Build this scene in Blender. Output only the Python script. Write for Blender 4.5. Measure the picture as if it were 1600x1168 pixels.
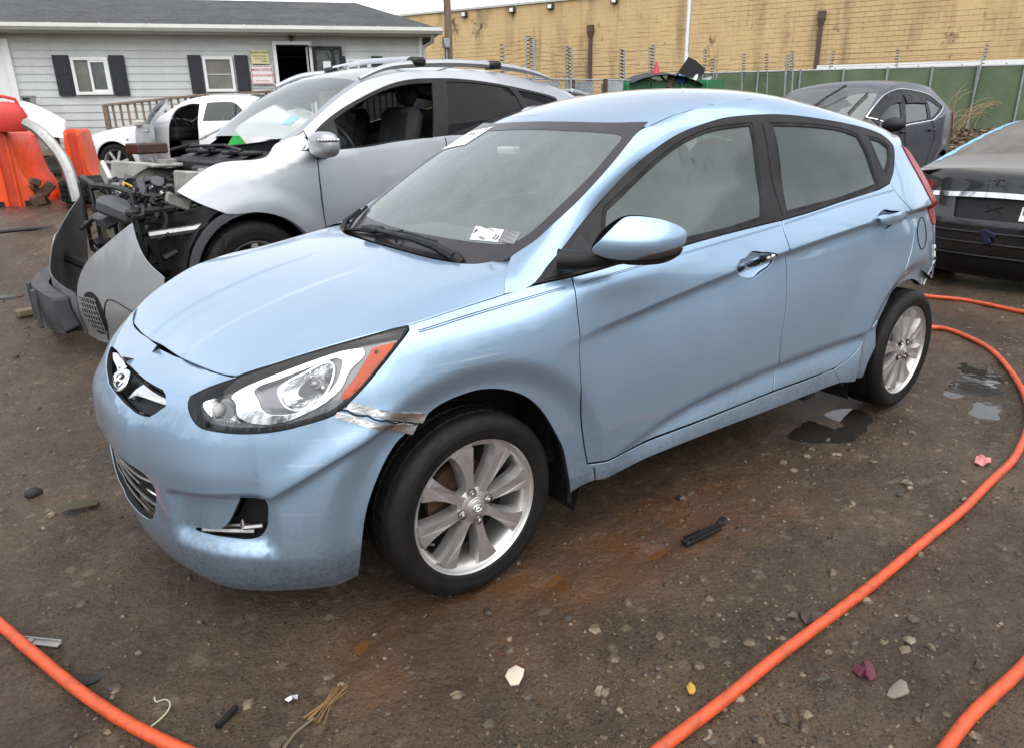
import bpy, bmesh, math, random
import numpy as np
from mathutils import Vector, Matrix, noise
from mathutils.geometry import delaunay_2d_cdt

for o in list(bpy.data.objects):
    bpy.data.objects.remove(o)
scene = bpy.context.scene
COL = scene.collection
random.seed(7)
R_ = math.radians

# ---------------------------------------------------------------- camera
cd = bpy.data.cameras.new('camera')
cd.sensor_width = 36.0
cd.lens = 1133.1/1600*36
cd.clip_start = 0.05; cd.clip_end = 600
cam = bpy.data.objects.new('camera', cd); COL.objects.link(cam)
cam.location = (-1.0467, -2.4746, 1.4294)
cam.rotation_euler = (1.2323, 0.0153, -0.6240)
scene.camera = cam

# ---------------------------------------------------------------- overcast daylight
SUN_EL, SUN_AZ = R_(66), R_(205)
world = bpy.data.worlds.new('World'); scene.world = world; world.use_nodes = True
nt = world.node_tree; nt.nodes.clear()
sky = nt.nodes.new('ShaderNodeTexSky'); sky.sky_type = 'NISHITA'; sky.sun_disc = False
sky.sun_elevation = SUN_EL; sky.sun_rotation = SUN_AZ
sky.air_density = 1.0; sky.dust_density = 1.2; sky.ozone_density = 1.0
hs = nt.nodes.new('ShaderNodeHueSaturation'); hs.inputs['Saturation'].default_value = 0.22; hs.inputs['Value'].default_value = 1.0
nz = nt.nodes.new('ShaderNodeTexNoise'); nz.inputs['Scale'].default_value = 2.2; nz.inputs['Detail'].default_value = 3
mr = nt.nodes.new('ShaderNodeMapRange'); mr.inputs[1].default_value = .3; mr.inputs[2].default_value = .7; mr.inputs[3].default_value = .88; mr.inputs[4].default_value = 1.12
tc = nt.nodes.new('ShaderNodeTexCoord')
vm = nt.nodes.new('ShaderNodeMix'); vm.data_type = 'RGBA'; vm.blend_type = 'MULTIPLY'; vm.inputs[0].default_value = 1.0
bg = nt.nodes.new('ShaderNodeBackground'); bg.inputs['Strength'].default_value = 0.15
ow = nt.nodes.new('ShaderNodeOutputWorld')
L = nt.links.new
L(tc.outputs['Generated'], nz.inputs['Vector']); L(nz.outputs['Fac'], mr.inputs[0])
L(sky.outputs[0], hs.inputs['Color']); L(hs.outputs[0], vm.inputs[6]); L(mr.outputs[0], vm.inputs[7])
L(vm.outputs[2], bg.inputs['Color']); L(bg.outputs[0], ow.inputs['Surface'])
sd = bpy.data.lights.new('sun', 'SUN'); sd.energy = 1.5; sd.angle = R_(110); sd.color = (1, .97, .93)
sun = bpy.data.objects.new('sun', sd); COL.objects.link(sun)
sun.rotation_euler = (math.pi/2-SUN_EL, 0, math.pi-SUN_AZ)
scene.view_settings.view_transform = 'Standard'; scene.view_settings.look = 'None'
scene.view_settings.exposure = 0.95; scene.view_settings.gamma = 1.0
scene.view_settings.use_curve_mapping = False
scene.render.engine = 'CYCLES'
scene.cycles.max_bounces = 10; scene.cycles.transparent_max_bounces = 16
scene.cycles.use_denoising = True; scene.cycles.sample_clamp_indirect = 4.0
scene.cycles.caustics_reflective = False; scene.cycles.caustics_refractive = False

# ---------------------------------------------------------------- materials
class NT:
    """tiny node-tree helper"""
    def __init__(s, name):
        s.m = bpy.data.materials.new(name); s.m.use_nodes = True
        s.t = s.m.node_tree; s.t.nodes.clear()
        s.out = s.t.nodes.new('ShaderNodeOutputMaterial')
    def n(s, typ, **kw):
        d = s.t.nodes.new(typ)
        for k, v in kw.items():
            if k.startswith('i_'):
                key = k[2:]
                d.inputs[int(key) if key.isdigit() else key.replace('_', ' ')].default_value = v
            else: setattr(d, k, v)
        return d
    def l(s, a, b): s.t.links.new(a, b)
    def coord(s, kind='Object'):
        return s.n('ShaderNodeTexCoord').outputs[kind]
    def noise(s, vec, scale, detail=4, rough=.5, dist=0):
        d = s.n('ShaderNodeTexNoise'); d.inputs['Scale'].default_value = scale; d.inputs['Detail'].default_value = detail
        d.inputs['Roughness'].default_value = rough; d.inputs['Distortion'].default_value = dist
        s.l(vec, d.inputs['Vector']); return d.outputs['Fac']
    def ramp(s, fac, *stops):
        d = s.n('ShaderNodeValToRGB'); e = d.color_ramp.elements
        while len(e) < len(stops): e.new(.5)
        for el, (p, c) in zip(e, stops):
            el.position = p; el.color = (c, c, c, 1) if isinstance(c, (int, float)) else (*c, 1)
        s.l(fac, d.inputs[0]); return d.outputs[0]
    def mix(s, fac, a, b, blend='MIX'):
        d = s.n('ShaderNodeMix', data_type='RGBA', blend_type=blend)
        for v, k in ((fac, 0), (a, 6), (b, 7)):
            if isinstance(v, (int, float)): d.inputs[k].default_value = v if k == 0 else (v, v, v, 1)
            elif isinstance(v, tuple): d.inputs[k].default_value = (*v, 1)
            else: s.l(v, d.inputs[k])
        return d.outputs[2]
    def math(s, op, a, b=0.0, clamp=False):
        d = s.n('ShaderNodeMath', operation=op, use_clamp=clamp)
        for v, k in ((a, 0), (b, 1)):
            if isinstance(v, (int, float)): d.inputs[k].default_value = v
            else: s.l(v, d.inputs[k])
        return d.outputs[0]
    def bump(s, h, strength=.3, dist=.01, normal=None):
        d = s.n('ShaderNodeBump'); d.inputs['Strength'].default_value = strength; d.inputs['Distance'].default_value = dist
        s.l(h, d.inputs['Height'])
        if normal is not None: s.l(normal, d.inputs['Normal'])
        return d.outputs[0]
    def bsdf(s, color=(.5, .5, .5), rough=.5, metal=0.0, normal=None, **kw):
        d = s.n('ShaderNodeBsdfPrincipled')
        for v, k in ((color, 'Base Color'), (rough, 'Roughness'), (metal, 'Metallic')):
            if isinstance(v, (int, float)): d.inputs[k].default_value = v
            elif isinstance(v, tuple): d.inputs[k].default_value = (*v, 1)
            else: s.l(v, d.inputs[k])
        for k, v in kw.items():
            d.inputs[k.replace('_', ' ')].default_value = v
        if normal is not None: s.l(normal, d.inputs['Normal'])
        s.l(d.outputs[0], s.out.inputs['Surface']); return d

def worn(name, color, rough=.5, metal=0.0, var=.25, scale=6, bump=.0, bscale=60, coat=0.0, dirt=None, dirt_amt=.5, dscale=3, **kw):
    """base colour with procedural variation, roughness mottling and optional dirt"""
    m = NT(name); c = m.coord()
    f = m.noise(c, scale, 5, .6)
    a = tuple(x*(1-var) for x in color); b = tuple(min(1, x*(1+var)) for x in color)
    col = m.ramp(f, (.3, a), (.7, b))
    if dirt:
        g = m.noise(c, dscale, 7, .65)
        col = m.mix(m.ramp(g, (.5-.1*dirt_amt-.02, 0), (.75-.1*dirt_amt, dirt_amt)), col, dirt)
    r = m.ramp(m.noise(c, scale*2.3, 4), (.3, max(0, rough*.8)), (.7, min(1, rough*1.2)))
    nrm = m.bump(m.noise(c, bscale, 4), bump, .004) if bump else None
    m.bsdf(col, r, metal, nrm, Coat_Weight=coat, Coat_Roughness=.04, **kw)
    return m.m

def paint(name, color, metal=.4, rough=.32, dust=None, dust_amt=0.0, flake=.025, coat=1.0, grime=False):
    m = NT(name); c = m.coord()
    col = m.mix(m.ramp(m.noise(c, 3, 4), (.35, 0), (.65, 1)), tuple(x*(1-flake) for x in color), tuple(min(1, x*(1+flake)) for x in color))
    rough_s = m.ramp(m.noise(c, 7, 5, .6), (.3, rough*.9), (.7, rough*1.15))
    if grime:      # road film thrown up along the sills, and a few long rub marks
        sz = m.n('ShaderNodeSeparateXYZ'); m.l(c, sz.inputs[0])
        hz = m.math('ADD', sz.outputs['Z'], m.math('MULTIPLY', m.math('SUBTRACT', m.noise(c, 3.5, 6, .65), .5), .34))
        low = m.ramp(hz, (.20, 1), (.46, 0))
        f1 = m.math('MULTIPLY', low, m.ramp(m.noise(c, 60, 5, .7), (.35, .15), (.65, .75)))
        col = m.mix(f1, col, (.085, .068, .052)); rough_s = m.mix(f1, rough_s, .75)
        mp = m.n('ShaderNodeMapping'); mp.inputs['Scale'].default_value = (1.6, 1.6, 120); mp.inputs['Rotation'].default_value = (0, R_(-9), 0); m.l(c, mp.inputs[0])
        sc = m.math('MULTIPLY', m.ramp(m.noise(mp.outputs[0], 1.0, 2), (.66, 0), (.70, 1)), m.ramp(m.noise(c, 2.3, 2), (.52, 0), (.62, .40)))
        col = m.mix(sc, col, (.62, .66, .70)); rough_s = m.mix(sc, rough_s, .6)
    if dust:
        geo = m.n('ShaderNodeNewGeometry'); sx = m.n('ShaderNodeSeparateXYZ'); m.l(geo.outputs['Normal'], sx.inputs[0])
        up = m.ramp(sx.outputs['Z'], (.25, 0), (.8, 1))
        g = m.ramp(m.noise(c, 4, 6, .6), (.2, .7), (.7, 1))
        f = m.math('MULTIPLY', m.math('MULTIPLY', up, g), dust_amt)
        col = m.mix(f, col, dust)
        rough_s = m.mix(f, rough_s, .8)
        d = m.bsdf(col, rough_s, metal, None, Coat_Weight=1.0, Coat_Roughness=.05)
        m.l(m.math('MULTIPLY', m.math('SUBTRACT', 1.0, f), coat), d.inputs['Coat Weight'])
    else:
        m.bsdf(col, rough_s, metal, None, Coat_Weight=1.0, Coat_Roughness=.045)
    return m.m

def glass(name, tint=(.7, .76, .74), haze=0.0, haze_col=(.5, .55, .54), streak=False, rough=.015, ior=1.5):
    m = NT(name); c = m.coord()
    tr = m.n('ShaderNodeBsdfTransparent'); tr.inputs[0].default_value = (*tint, 1)
    gl = m.n('ShaderNodeBsdfGlossy'); gl.inputs['Roughness'].default_value = rough; gl.inputs[0].default_value = (1, 1, 1, 1)
    df = m.n('ShaderNodeBsdfDiffuse'); df.inputs[0].default_value = (*haze_col, 1)
    if haze:
        mx = m.n('ShaderNodeMixShader')
        h = m.ramp(m.noise(c, 5, 5, .6), (.3, haze*.8), (.7, min(1, haze*1.15)))
        if streak:
            mp = m.n('ShaderNodeMapping'); mp.inputs['Scale'].default_value = (38, 38, 3.2); m.l(c, mp.inputs[0])
            st = m.ramp(m.noise(mp.outputs[0], 1.0, 3), (.56, 0), (.66, 1))
            gate = m.ramp(m.noise(c, 3.3, 2), (.48, 0), (.62, 1))
            h = m.math('SUBTRACT', h, m.math('MULTIPLY', m.math('MULTIPLY', st, gate), haze*.55), True)
        m.l(h, mx.inputs[0]); m.l(tr.outputs[0], mx.inputs[1]); m.l(df.outputs[0], mx.inputs[2]); base = mx.outputs[0]
    else: base = tr.outputs[0]
    fr = m.n('ShaderNodeFresnel'); fr.inputs[0].default_value = ior
    m2 = m.n('ShaderNodeMixShader'); m.l(fr.outputs[0], m2.inputs[0]); m.l(base, m2.inputs[1]); m.l(gl.outputs[0], m2.inputs[2])
    m.l(m2.outputs[0], m.out.inputs['Surface'])
    return m.m

M = {}
M['blue'] = paint('light blue metallic paint', (.345, .495, .668), .71, .31, grime=True)
M['plastic'] = worn('black plastic', (.012, .012, .013), .48, var=.3, bump=.12, bscale=220, Specular_IOR_Level=.35)
M['trim'] = worn('satin black trim', (.011, .0105, .011), .5, var=.3, Specular_IOR_Level=.28)
M['rubber'] = worn('tyre rubber', (.0065, .0065, .0065), .62, var=.3, scale=14, bump=.12, bscale=150, dirt=(.04, .03, .022), dirt_amt=.15, dscale=9, Specular_IOR_Level=.28)
M['dark'] = worn('dark cavity', (.005, .005, .005), .8, var=.4)
M['under'] = worn('underbody grime', (.02, .018, .016), .85, var=.5, scale=12)
M['alloy'] = worn('silver alloy', (.60, .59, .58), .38, .75, var=.06, scale=9, dirt=(.26, .20, .12), dirt_amt=.25, dscale=7)
M['alloyface'] = worn('machined alloy face', (.44, .42, .41), .42, .7, var=.05, scale=12, dirt=(.22, .18, .12), dirt_amt=.2, dscale=8)
M['chrome'] = worn('chrome', (.86, .87, .88), .07, 1.0, var=.03)
M['steel'] = worn('grey steel', (.32, .32, .32), .4, .8, var=.2, scale=14)
M['rust'] = worn('rusty iron', (.10, .052, .03), .8, .2, var=.5, scale=20)
M['cloth'] = worn('grey seat cloth', (.17, .175, .18), .9, var=.15, bump=.2, bscale=300)
M['dash'] = worn('dashboard plastic', (.032, .033, .036), .6, var=.15, bump=.15, bscale=200)
M['ws'] = glass('windscreen glass', (.88, .95, .92), .23, (.60, .68, .66), ior=1.5)
M['sg'] = glass('misted side glass', (.66, .73, .71), .30, (.185, .225, .22), True, rough=.10, ior=1.45)
M['rg'] = glass('misted rear glass', (.60, .67, .66), .38, (.15, .185, .182), False, rough=.14, ior=1.45)
M['clear'] = glass('clear side glass', (.84, .90, .88), .05, (.3, .34, .33), ior=1.45)
M['frit'] = worn('black glass border', (.034, .030, .032), .22, var=.2)
M['lens'] = glass('clear lamp lens', (.98, .985, .985), 0.0)
M['reflector'] = worn('lamp reflector', (.82, .83, .84), .14, 1.0, var=.08, scale=30, bump=.7, bscale=70)
M['amber'] = worn('amber reflector', (.88, .11, .001), .4, var=.15, scale=60, bump=.3, bscale=160, Specular_IOR_Level=.15)
M['redlens'] = worn('red lamp lens', (.26, .006, .008), .25, var=.15, scale=20)
M['tape'] = worn('foil tape', (.70, .70, .71), .24, .95, var=.12, scale=25, bump=.5, bscale=45)
M['white'] = worn('white sticker', (.78, .78, .76), .5, var=.04)
M['paper'] = worn('white paper', (.80, .80, .79), .7, var=.04)
M['ink'] = worn('black ink', (.02, .02, .022), .6, var=.1)
M['pin'] = worn('pinstripe', (.03, .035, .045), .4, var=.1)

# ---------------------------------------------------------------- mesh helpers
def kids(parent, o):
    if parent is not None: o.parent = parent
    return o
def mesh(name, verts, faces, mat, parent=None, smooth=False, normals=None, sharp=None):
    me = bpy.data.meshes.new(name)
    me.from_pydata([tuple(map(float, v)) for v in verts], [], [tuple(map(int, f)) for f in faces])
    if mat is not None:
        for mm in (mat if isinstance(mat, (list, tuple)) else [mat]): me.materials.append(mm)
    if smooth: me.shade_smooth()
    me.validate(clean_customdata=False)
    me.update()
    if normals is not None and len(normals) == len(me.vertices):
        me.normals_split_custom_set_from_vertices([tuple(map(float, n)) for n in normals])
    o = bpy.data.objects.new(name, me); COL.objects.link(o)
    return kids(parent, o)
def tag(o, label=None, cat=None, group=None, kind=None):
    if label: o['label'] = label
    if cat: o['category'] = cat
    if group: o['group'] = group
    if kind: o['kind'] = kind
    return o
def thing(name, label, cat, loc=(0, 0, 0), rz=0.0, group=None):
    o = bpy.data.objects.new(name, None); COL.objects.link(o)
    o.empty_display_size = .2
    o.location = loc; o.rotation_euler = (0, 0, rz)
    return tag(o, label, cat, group)
def copy_tree(o, parent=None):
    c = o.copy(); COL.objects.link(c)
    if parent is not None: c.parent = parent
    for ch in list(o.children): copy_tree(ch, c)
    return c

class MB:
    """collects shapes for ONE mesh object"""
    def __init__(s): s.v = []; s.f = []
    def add(s, v, f):
        b = len(s.v); s.v += [tuple(p) for p in v]; s.f += [tuple(i+b for i in q) for q in f]; return s
    def box(s, c, size, rot=None, bev=0.0):
        hx, hy, hz = (d/2 for d in size)
        if bev > 0:
            b = min(bev, hx*.9, hy*.9, hz*.9); v = []
            for sx in (-1, 1):
                for sy in (-1, 1):
                    for sz in (-1, 1):
                        v += [(sx*hx, sy*(hy-b), sz*(hz-b)), (sx*(hx-b), sy*hy, sz*(hz-b)), (sx*(hx-b), sy*(hy-b), sz*hz)]
            bm = bmesh.new()
            for p in v: bm.verts.new(p)
            r = bmesh.ops.convex_hull(bm, input=bm.verts)
            bm.verts.index_update(); v = [tuple(x.co) for x in bm.verts]; f = [tuple(x.index for x in q.verts) for q in bm.faces]; bm.free()
        else:
            v = [(x, y, z) for x in (-hx, hx) for y in (-hy, hy) for z in (-hz, hz)]
            f = [(0, 1, 3, 2), (4, 6, 7, 5), (0, 4, 5, 1), (2, 3, 7, 6), (0, 2, 6, 4), (1, 5, 7, 3)]
        mtx = rot if isinstance(rot, Matrix) else Matrix.Rotation(rot or 0, 3, 'Z')
        return s.add([tuple(Vector(c)+mtx @ Vector(p)) for p in v], f)
    def tube(s, pts, r, n=8, caps=True, rs=None):
        pts = [Vector(p) for p in pts]; rings = []
        up = Vector((0, 0, 1))
        t0 = (pts[1]-pts[0]).normalized()
        a = t0.cross(up)
        if a.length < .05: a = t0.cross(Vector((1, 0, 0)))
        a.normalize(); v = []; f = []
        for i, p in enumerate(pts):
            t = (pts[min(i+1, len(pts)-1)]-pts[max(i-1, 0)]).normalized()
            a = (a-t*a.dot(t)).normalized(); b = t.cross(a)
            rr = rs[i] if rs else r
            v += [tuple(p+(a*math.cos(2*math.pi*k/n)+b*math.sin(2*math.pi*k/n))*rr) for k in range(n)]
        for i in range(len(pts)-1):
            for k in range(n):
                f.append((i*n+k, i*n+(k+1) % n, (i+1)*n+(k+1) % n, (i+1)*n+k))
        if caps: f += [tuple(range(n-1, -1, -1)), tuple(range((len(pts)-1)*n, len(pts)*n))]
        return s.add(v, f)
    def lathe(s, prof, n=32, axis='Z', c=(0, 0, 0), closed=False):
        v = []; f = []; m = len(prof)
        for k in range(n):
            t = 2*math.pi*k/n; ct, st = math.cos(t), math.sin(t)
            for r, h in prof:
                p = (r*ct, r*st, h) if axis == 'Z' else (r*ct, h, r*st) if axis == 'Y' else (h, r*ct, r*st)
                v.append((p[0]+c[0], p[1]+c[1], p[2]+c[2]))
        mm = m if closed else m-1
        for k in range(n):
            for j in range(mm):
                f.append((k*m+j, ((k+1) % n)*m+j, ((k+1) % n)*m+(j+1) % m, k*m+(j+1) % m))
        return s.add(v, f)
    def prism(s, poly, lo, hi, axis='Z'):
        n = len(poly)
        def P(a, b, h): return (a, b, h) if axis == 'Z' else (a, h, b) if axis == 'Y' else (h, a, b)
        v = [P(a, b, lo) for a, b in poly]+[P(a, b, hi) for a, b in poly]
        f = [tuple(range(n-1, -1, -1)), tuple(range(n, 2*n))]+[(i, (i+1) % n, n+(i+1) % n, n+i) for i in range(n)]
        return s.add(v, f)
    def ball(s, c, r, n=12, m=8):
        rx, ry, rz = r if isinstance(r, tuple) else (r, r, r)
        v = [(c[0]+rx*math.sin(math.pi*j/m)*math.cos(2*math.pi*k/n), c[1]+ry*math.sin(math.pi*j/m)*math.sin(2*math.pi*k/n), c[2]+rz*math.cos(math.pi*j/m)) for j in range(m+1) for k in range(n)]
        f = [(j*n+k, (j+1)*n+k, (j+1)*n+(k+1) % n, j*n+(k+1) % n) for j in range(m) for k in range(n)]
        return s.add(v, f)
    def build(s, name, mat, parent=None, smooth=None, angle=None):
        bm = bmesh.new()
        vs = [bm.verts.new(p) for p in s.v]
        for q in s.f:
            try: bm.faces.new([vs[i] for i in q])
            except ValueError: pass
        bmesh.ops.remove_doubles(bm, verts=bm.verts, dist=1e-6)
        bmesh.ops.recalc_face_normals(bm, faces=bm.faces)
        me = bpy.data.meshes.new(name); bm.to_mesh(me); bm.free()
        if mat is not None:
            for mm in (mat if isinstance(mat, (list, tuple)) else [mat]): me.materials.append(mm)
        if smooth:
            me.shade_smooth()
            me.set_sharp_from_angle(angle=R_(angle or 40))
        o = bpy.data.objects.new(name, me); COL.objects.link(o)
        return kids(parent, o)

def cr_loop(pts, step, closed=True):
    """Catmull-Rom through (a,b[,corner]) points, corners kept sharp, resampled at step"""
    P = [np.array(p[:2], float) for p in pts]; C = [bool(p[2]) if len(p) > 2 else False for p in pts]
    n = len(P); out = []
    for i in range(n if closed else n-1):
        p1, p2 = P[i], P[(i+1) % n]
        p0 = P[(i-1) % n] if (closed or i > 0) else p1
        p3 = P[(i+2) % n] if (closed or i+2 < n) else p2
        d = np.linalg.norm(p2-p1)+1e-9
        m1 = (p2-p1) if C[i] or np.allclose(p0, p1) else (p2-p0)*d/(d+np.linalg.norm(p1-p0)+1e-9)
        m2 = (p2-p1) if C[(i+1) % n] or np.allclose(p3, p2) else (p3-p1)*d/(d+np.linalg.norm(p3-p2)+1e-9)
        k = max(1, int(math.ceil(d/step)))
        for j in range(k):
            t = j/k
            out.append(p1*(1+2*t)*(1-t)**2+m1*t*(1-t)**2+p2*t*t*(3-2*t)+m2*t*t*(t-1))
    if not closed: out.append(P[-1])
    return np.array(out)
def area2(p): return float(np.sum(p[:, 0]*np.roll(p[:, 1], -1)-np.roll(p[:, 0], -1)*p[:, 1]))
def inset_loop(p, d):
    """move a closed loop inwards by d (outwards if negative)"""
    if area2(p) < 0: p = p[::-1]
    a = np.roll(p, 1, 0); b = np.roll(p, -1, 0)
    e1 = p-a; e2 = b-p
    e1 /= np.linalg.norm(e1, axis=1)[:, None]+1e-12; e2 /= np.linalg.norm(e2, axis=1)[:, None]+1e-12
    n1 = np.stack([-e1[:, 1], e1[:, 0]], 1); n2 = np.stack([-e2[:, 1], e2[:, 0]], 1)
    n = n1+n2; k = np.sum(n*n1, 1)
    n = n/np.maximum(k, .45)[:, None]
    return p+n*d
def inside(q, loops):
    r = np.zeros(len(q), bool)
    for p in loops:
        x1, y1 = p[:, 0], p[:, 1]; x2, y2 = np.roll(x1, -1), np.roll(y1, -1)
        for i in range(len(p)):
            c = ((y1[i] > q[:, 1]) != (y2[i] > q[:, 1]))
            if c.any():
                with np.errstate(divide='ignore', invalid='ignore'):
                    xx = x1[i]+(q[:, 1]-y1[i])*(x2[i]-x1[i])/(y2[i]-y1[i] if y2[i] != y1[i] else 1e-12)
                r ^= c & (q[:, 0] < xx)
    return r
def surf_normals(F, q, h=.003, flip=1):
    a, b = q[:, 0], q[:, 1]
    n = np.cross(F(a+h, b)-F(a-h, b), F(a, b+h)-F(a, b-h))
    n = n/(np.linalg.norm(n, axis=1)[:, None]+1e-12)
    return n*flip
def panel(name, mat, F, loops, parent=None, res=.03, depth=.014, gap=0.0, out=(0, -1, 0), bevel=.003, mirror=False, lines=(), raw=False, rim=None, hn=None):
    """sheet panel: the outline (and holes) in the parameters of surface F, filled with a fine mesh,
    its rim rolled over and turned inwards by depth"""
    LS = []
    for k, l in enumerate(loops):
        p = np.array([q_[:2] for q_ in l], float) if raw else cr_loop(l, res*.6)
        if gap: p = inset_loop(p, gap if k == 0 else -gap)
        LS.append(p)
    vv = []; ee = []
    for p in LS:
        b = len(vv); vv += [tuple(x) for x in p]; ee += [(b+i, b+(i+1) % len(p)) for i in range(len(p))]
    BP = np.array(vv)
    for ln in lines:
        ok = inside(ln, LS)
        for p in LS:
            d = np.full(len(ln), 9.)
            for x in p: d = np.minimum(d, np.hypot(*(ln-x).T))
            ok &= d > .004
        last = -2
        for i in np.where(ok)[0]:
            vv.append(tuple(ln[i]))
            if i == last+1: ee.append((len(vv)-2, len(vv)-1))
            last = i
    lo = LS[0].min(0); hi = LS[0].max(0)
    gx, gy = np.meshgrid(np.arange(lo[0]+res*.37, hi[0], res), np.arange(lo[1]+res*.41, hi[1], res*.87))
    gx = gx+(np.arange(gx.shape[0]) % 2)[:, None]*res*.5
    g = np.stack([gx.ravel(), gy.ravel()], 1)
    g = g[inside(g, LS)] if len(g) else g
    bp = np.array(vv)
    if len(g):
        keep = np.ones(len(g), bool)
        for i in range(0, len(bp)):
            keep &= (np.abs(g-bp[i]).max(1) > (res*.42 if i < len(BP) else res*.3))
        g = g[keep]; vv += [tuple(x) for x in g]
    r = delaunay_2d_cdt([Vector(v) for v in vv], ee, [], 0, 1e-7)
    V = np.array([tuple(v) for v in r[0]]); T = np.array([tuple(f) for f in r[2] if len(f) == 3])
    cen = V[T].mean(1); T = T[inside(cen, LS)]
    used = np.unique(T); mp = -np.ones(len(V), int); mp[used] = np.arange(len(used)); V = V[used]; T = mp[T]
    P = F(V[:, 0], V[:, 1]); N = surf_normals(F, V, max(.008, res*.45) if hn is None else hn)
    if np.mean(N@np.array(out, float)) < 0: N = -N
    fn = np.cross(P[T[:, 1]]-P[T[:, 0]], P[T[:, 2]]-P[T[:, 0]])
    bad = np.sum(fn*N[T].mean(1), 1) < 0
    T[bad] = T[bad][:, ::-1]
    cnt = {}
    for t in T:
        for i in range(3):
            e = (t[i], t[(i+1) % 3]); cnt[e] = cnt.get(e, 0)+1
    B = [e for e in cnt if (e[1], e[0]) not in cnt]
    faces = [tuple(t) for t in T]; deep = []
    verts = [P]; norms = [N]; nb = len(P)
    if depth > 0 and B:
        nd = {}
        for a, b in B:
            t = P[b]-P[a]; o = np.cross(t, N[a]+N[b]); o /= np.linalg.norm(o)+1e-12
            nd.setdefault(a, []).append(o); nd.setdefault(b, []).append(o)
        idx = sorted(nd); ix = {k: i for i, k in enumerate(idx)}
        O = np.array([np.mean(nd[k], 0) for k in idx]); O /= np.linalg.norm(O, axis=1)[:, None]+1e-12
        k = len(idx)
        verts += [P[idx]+O*bevel*.5-N[idx]*bevel, P[idx]+O*bevel*.5-N[idx]*depth]; norms += [O, O]
        for a, b in B:
            i, j = ix[a], ix[b]
            faces += [(b, a, nb+i, nb+j), (nb+j, nb+i, nb+k+i, nb+k+j)]
        deep = list(range(len(T)+1, len(faces), 2))
    P = np.concatenate(verts); N = np.concatenate(norms)
    if rim is not None: mat = [mat, rim]  # dark second material puts the shade of the gap into the edge faces
    o = mesh(name, P, faces, mat, parent, True, N)
    if rim is not None:
        mi_ = np.zeros(len(faces), np.int32); mi_[deep] = 1; o.data.polygons.foreach_set('material_index', mi_)
    if mirror:
        P2 = P*[1, -1, 1]; N2 = N*[1, -1, 1]
        o2 = mesh(name, P2, [f[::-1] for f in faces], mat, parent, True, N2)
        return o, o2
    return o
def ribbon(name, mat, A_, B_, parent=None, bulge=.0, n=8, m=60, out=(0, -1, 1), mirror=False, power=1.0):
    """skin stretched between two 3-D curves, bulging outwards between them"""
    A_ = np.array(A_, float); B_ = np.array(B_, float)
    def rs(C):
        d = np.concatenate([[0], np.cumsum(np.linalg.norm(np.diff(C, axis=0), axis=1))]); return d/d[-1]
    k = np.linspace(0, 1, len(A_)); fa = nspline(k, A_); fb = nspline(k, B_)
    t = np.linspace(0, 1, m); a = fa(t); b = fb(t)
    tg = np.gradient((a+b)/2, axis=0); w = b-a
    nn = np.cross(tg, w); nn /= np.linalg.norm(nn, axis=1)[:, None]
    if np.mean(nn@np.array(out, float)) < 0: nn = -nn
    V = []
    for j in range(n+1):
        u = j/n
        V.append(a+w*u+nn*(bulge*(4*u*(1-u))**power*np.linalg.norm(w, axis=1)/.1)[:, None])
    V = np.array(V)                       # (n+1, m, 3)
    G = np.cross(np.gradient(V, axis=1), np.gradient(V, axis=0)); G /= np.linalg.norm(G, axis=2)[:, :, None]+1e-12
    if np.mean(np.sum(G*nn[None], 2)) < 0: G = -G
    P = V.reshape(-1, 3); N = G.reshape(-1, 3)
    F = []
    for j in range(n):
        for i in range(m-1):
            q = (j*m+i, j*m+i+1, (j+1)*m+i+1, (j+1)*m+i)
            fn = np.cross(P[q[1]]-P[q[0]], P[q[2]]-P[q[0]])
            F.append(q if fn@N[q[0]] > 0 else q[::-1])
    o = mesh(name, P, F, mat, parent, True, N)
    if mirror:
        return o, mesh(name, P*[1, -1, 1], [f[::-1] for f in F], mat, parent, True, N*[1, -1, 1])
    return o
def text_poly(txt, size, mat, name, parent, M4, bold=0.0, space=1.0):
    cu = bpy.data.curves.new(name, 'FONT'); cu.body = txt; cu.size = size; cu.align_x = 'CENTER'; cu.align_y = 'CENTER'
    cu.offset = bold; cu.space_character = space; cu.resolution_u = 3
    to = bpy.data.objects.new(name, cu); COL.objects.link(to)
    dg = bpy.context.evaluated_depsgraph_get(); dg.update()
    me = bpy.data.meshes.new_from_object(to.evaluated_get(dg))
    bpy.data.objects.remove(to); bpy.data.curves.remove(cu)
    me.transform(M4); me.materials.clear(); me.materials.append(mat)
    o = bpy.data.objects.new(name, me); COL.objects.link(o)
    return kids(parent, o)
# ---------------------------------------------------------------- hatchback surfaces
def nspline(xs, ys):
    """natural cubic spline through (xs, ys); ys may be (n,k)"""
    xs = np.asarray(xs, float); ys = np.asarray(ys, float)
    n = len(xs); h = np.diff(xs)
    A = np.zeros((n, n)); A[0, 0] = A[-1, -1] = 1
    B = np.zeros_like(ys)
    for i in range(1, n-1):
        A[i, i-1] = h[i-1]; A[i, i] = 2*(h[i-1]+h[i]); A[i, i+1] = h[i]
        B[i] = 6*((ys[i+1]-ys[i])/h[i]-(ys[i]-ys[i-1])/h[i-1])
    M = np.linalg.solve(A, B)
    def f(x):
        x = np.asarray(x, float)
        i = np.clip(np.searchsorted(xs, x)-1, 0, n-2)
        a = xs[i+1]-x; b = x-xs[i]; hh = h[i]
        if ys.ndim > 1:
            a = a[..., None]; b = b[..., None]; hh = hh[..., None]
        return (M[i]*a**3+M[i+1]*b**3)/(6*hh)+(ys[i]/hh-M[i]*hh/6)*a+(ys[i+1]/hh-M[i+1]*hh/6)*b
    return f

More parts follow.
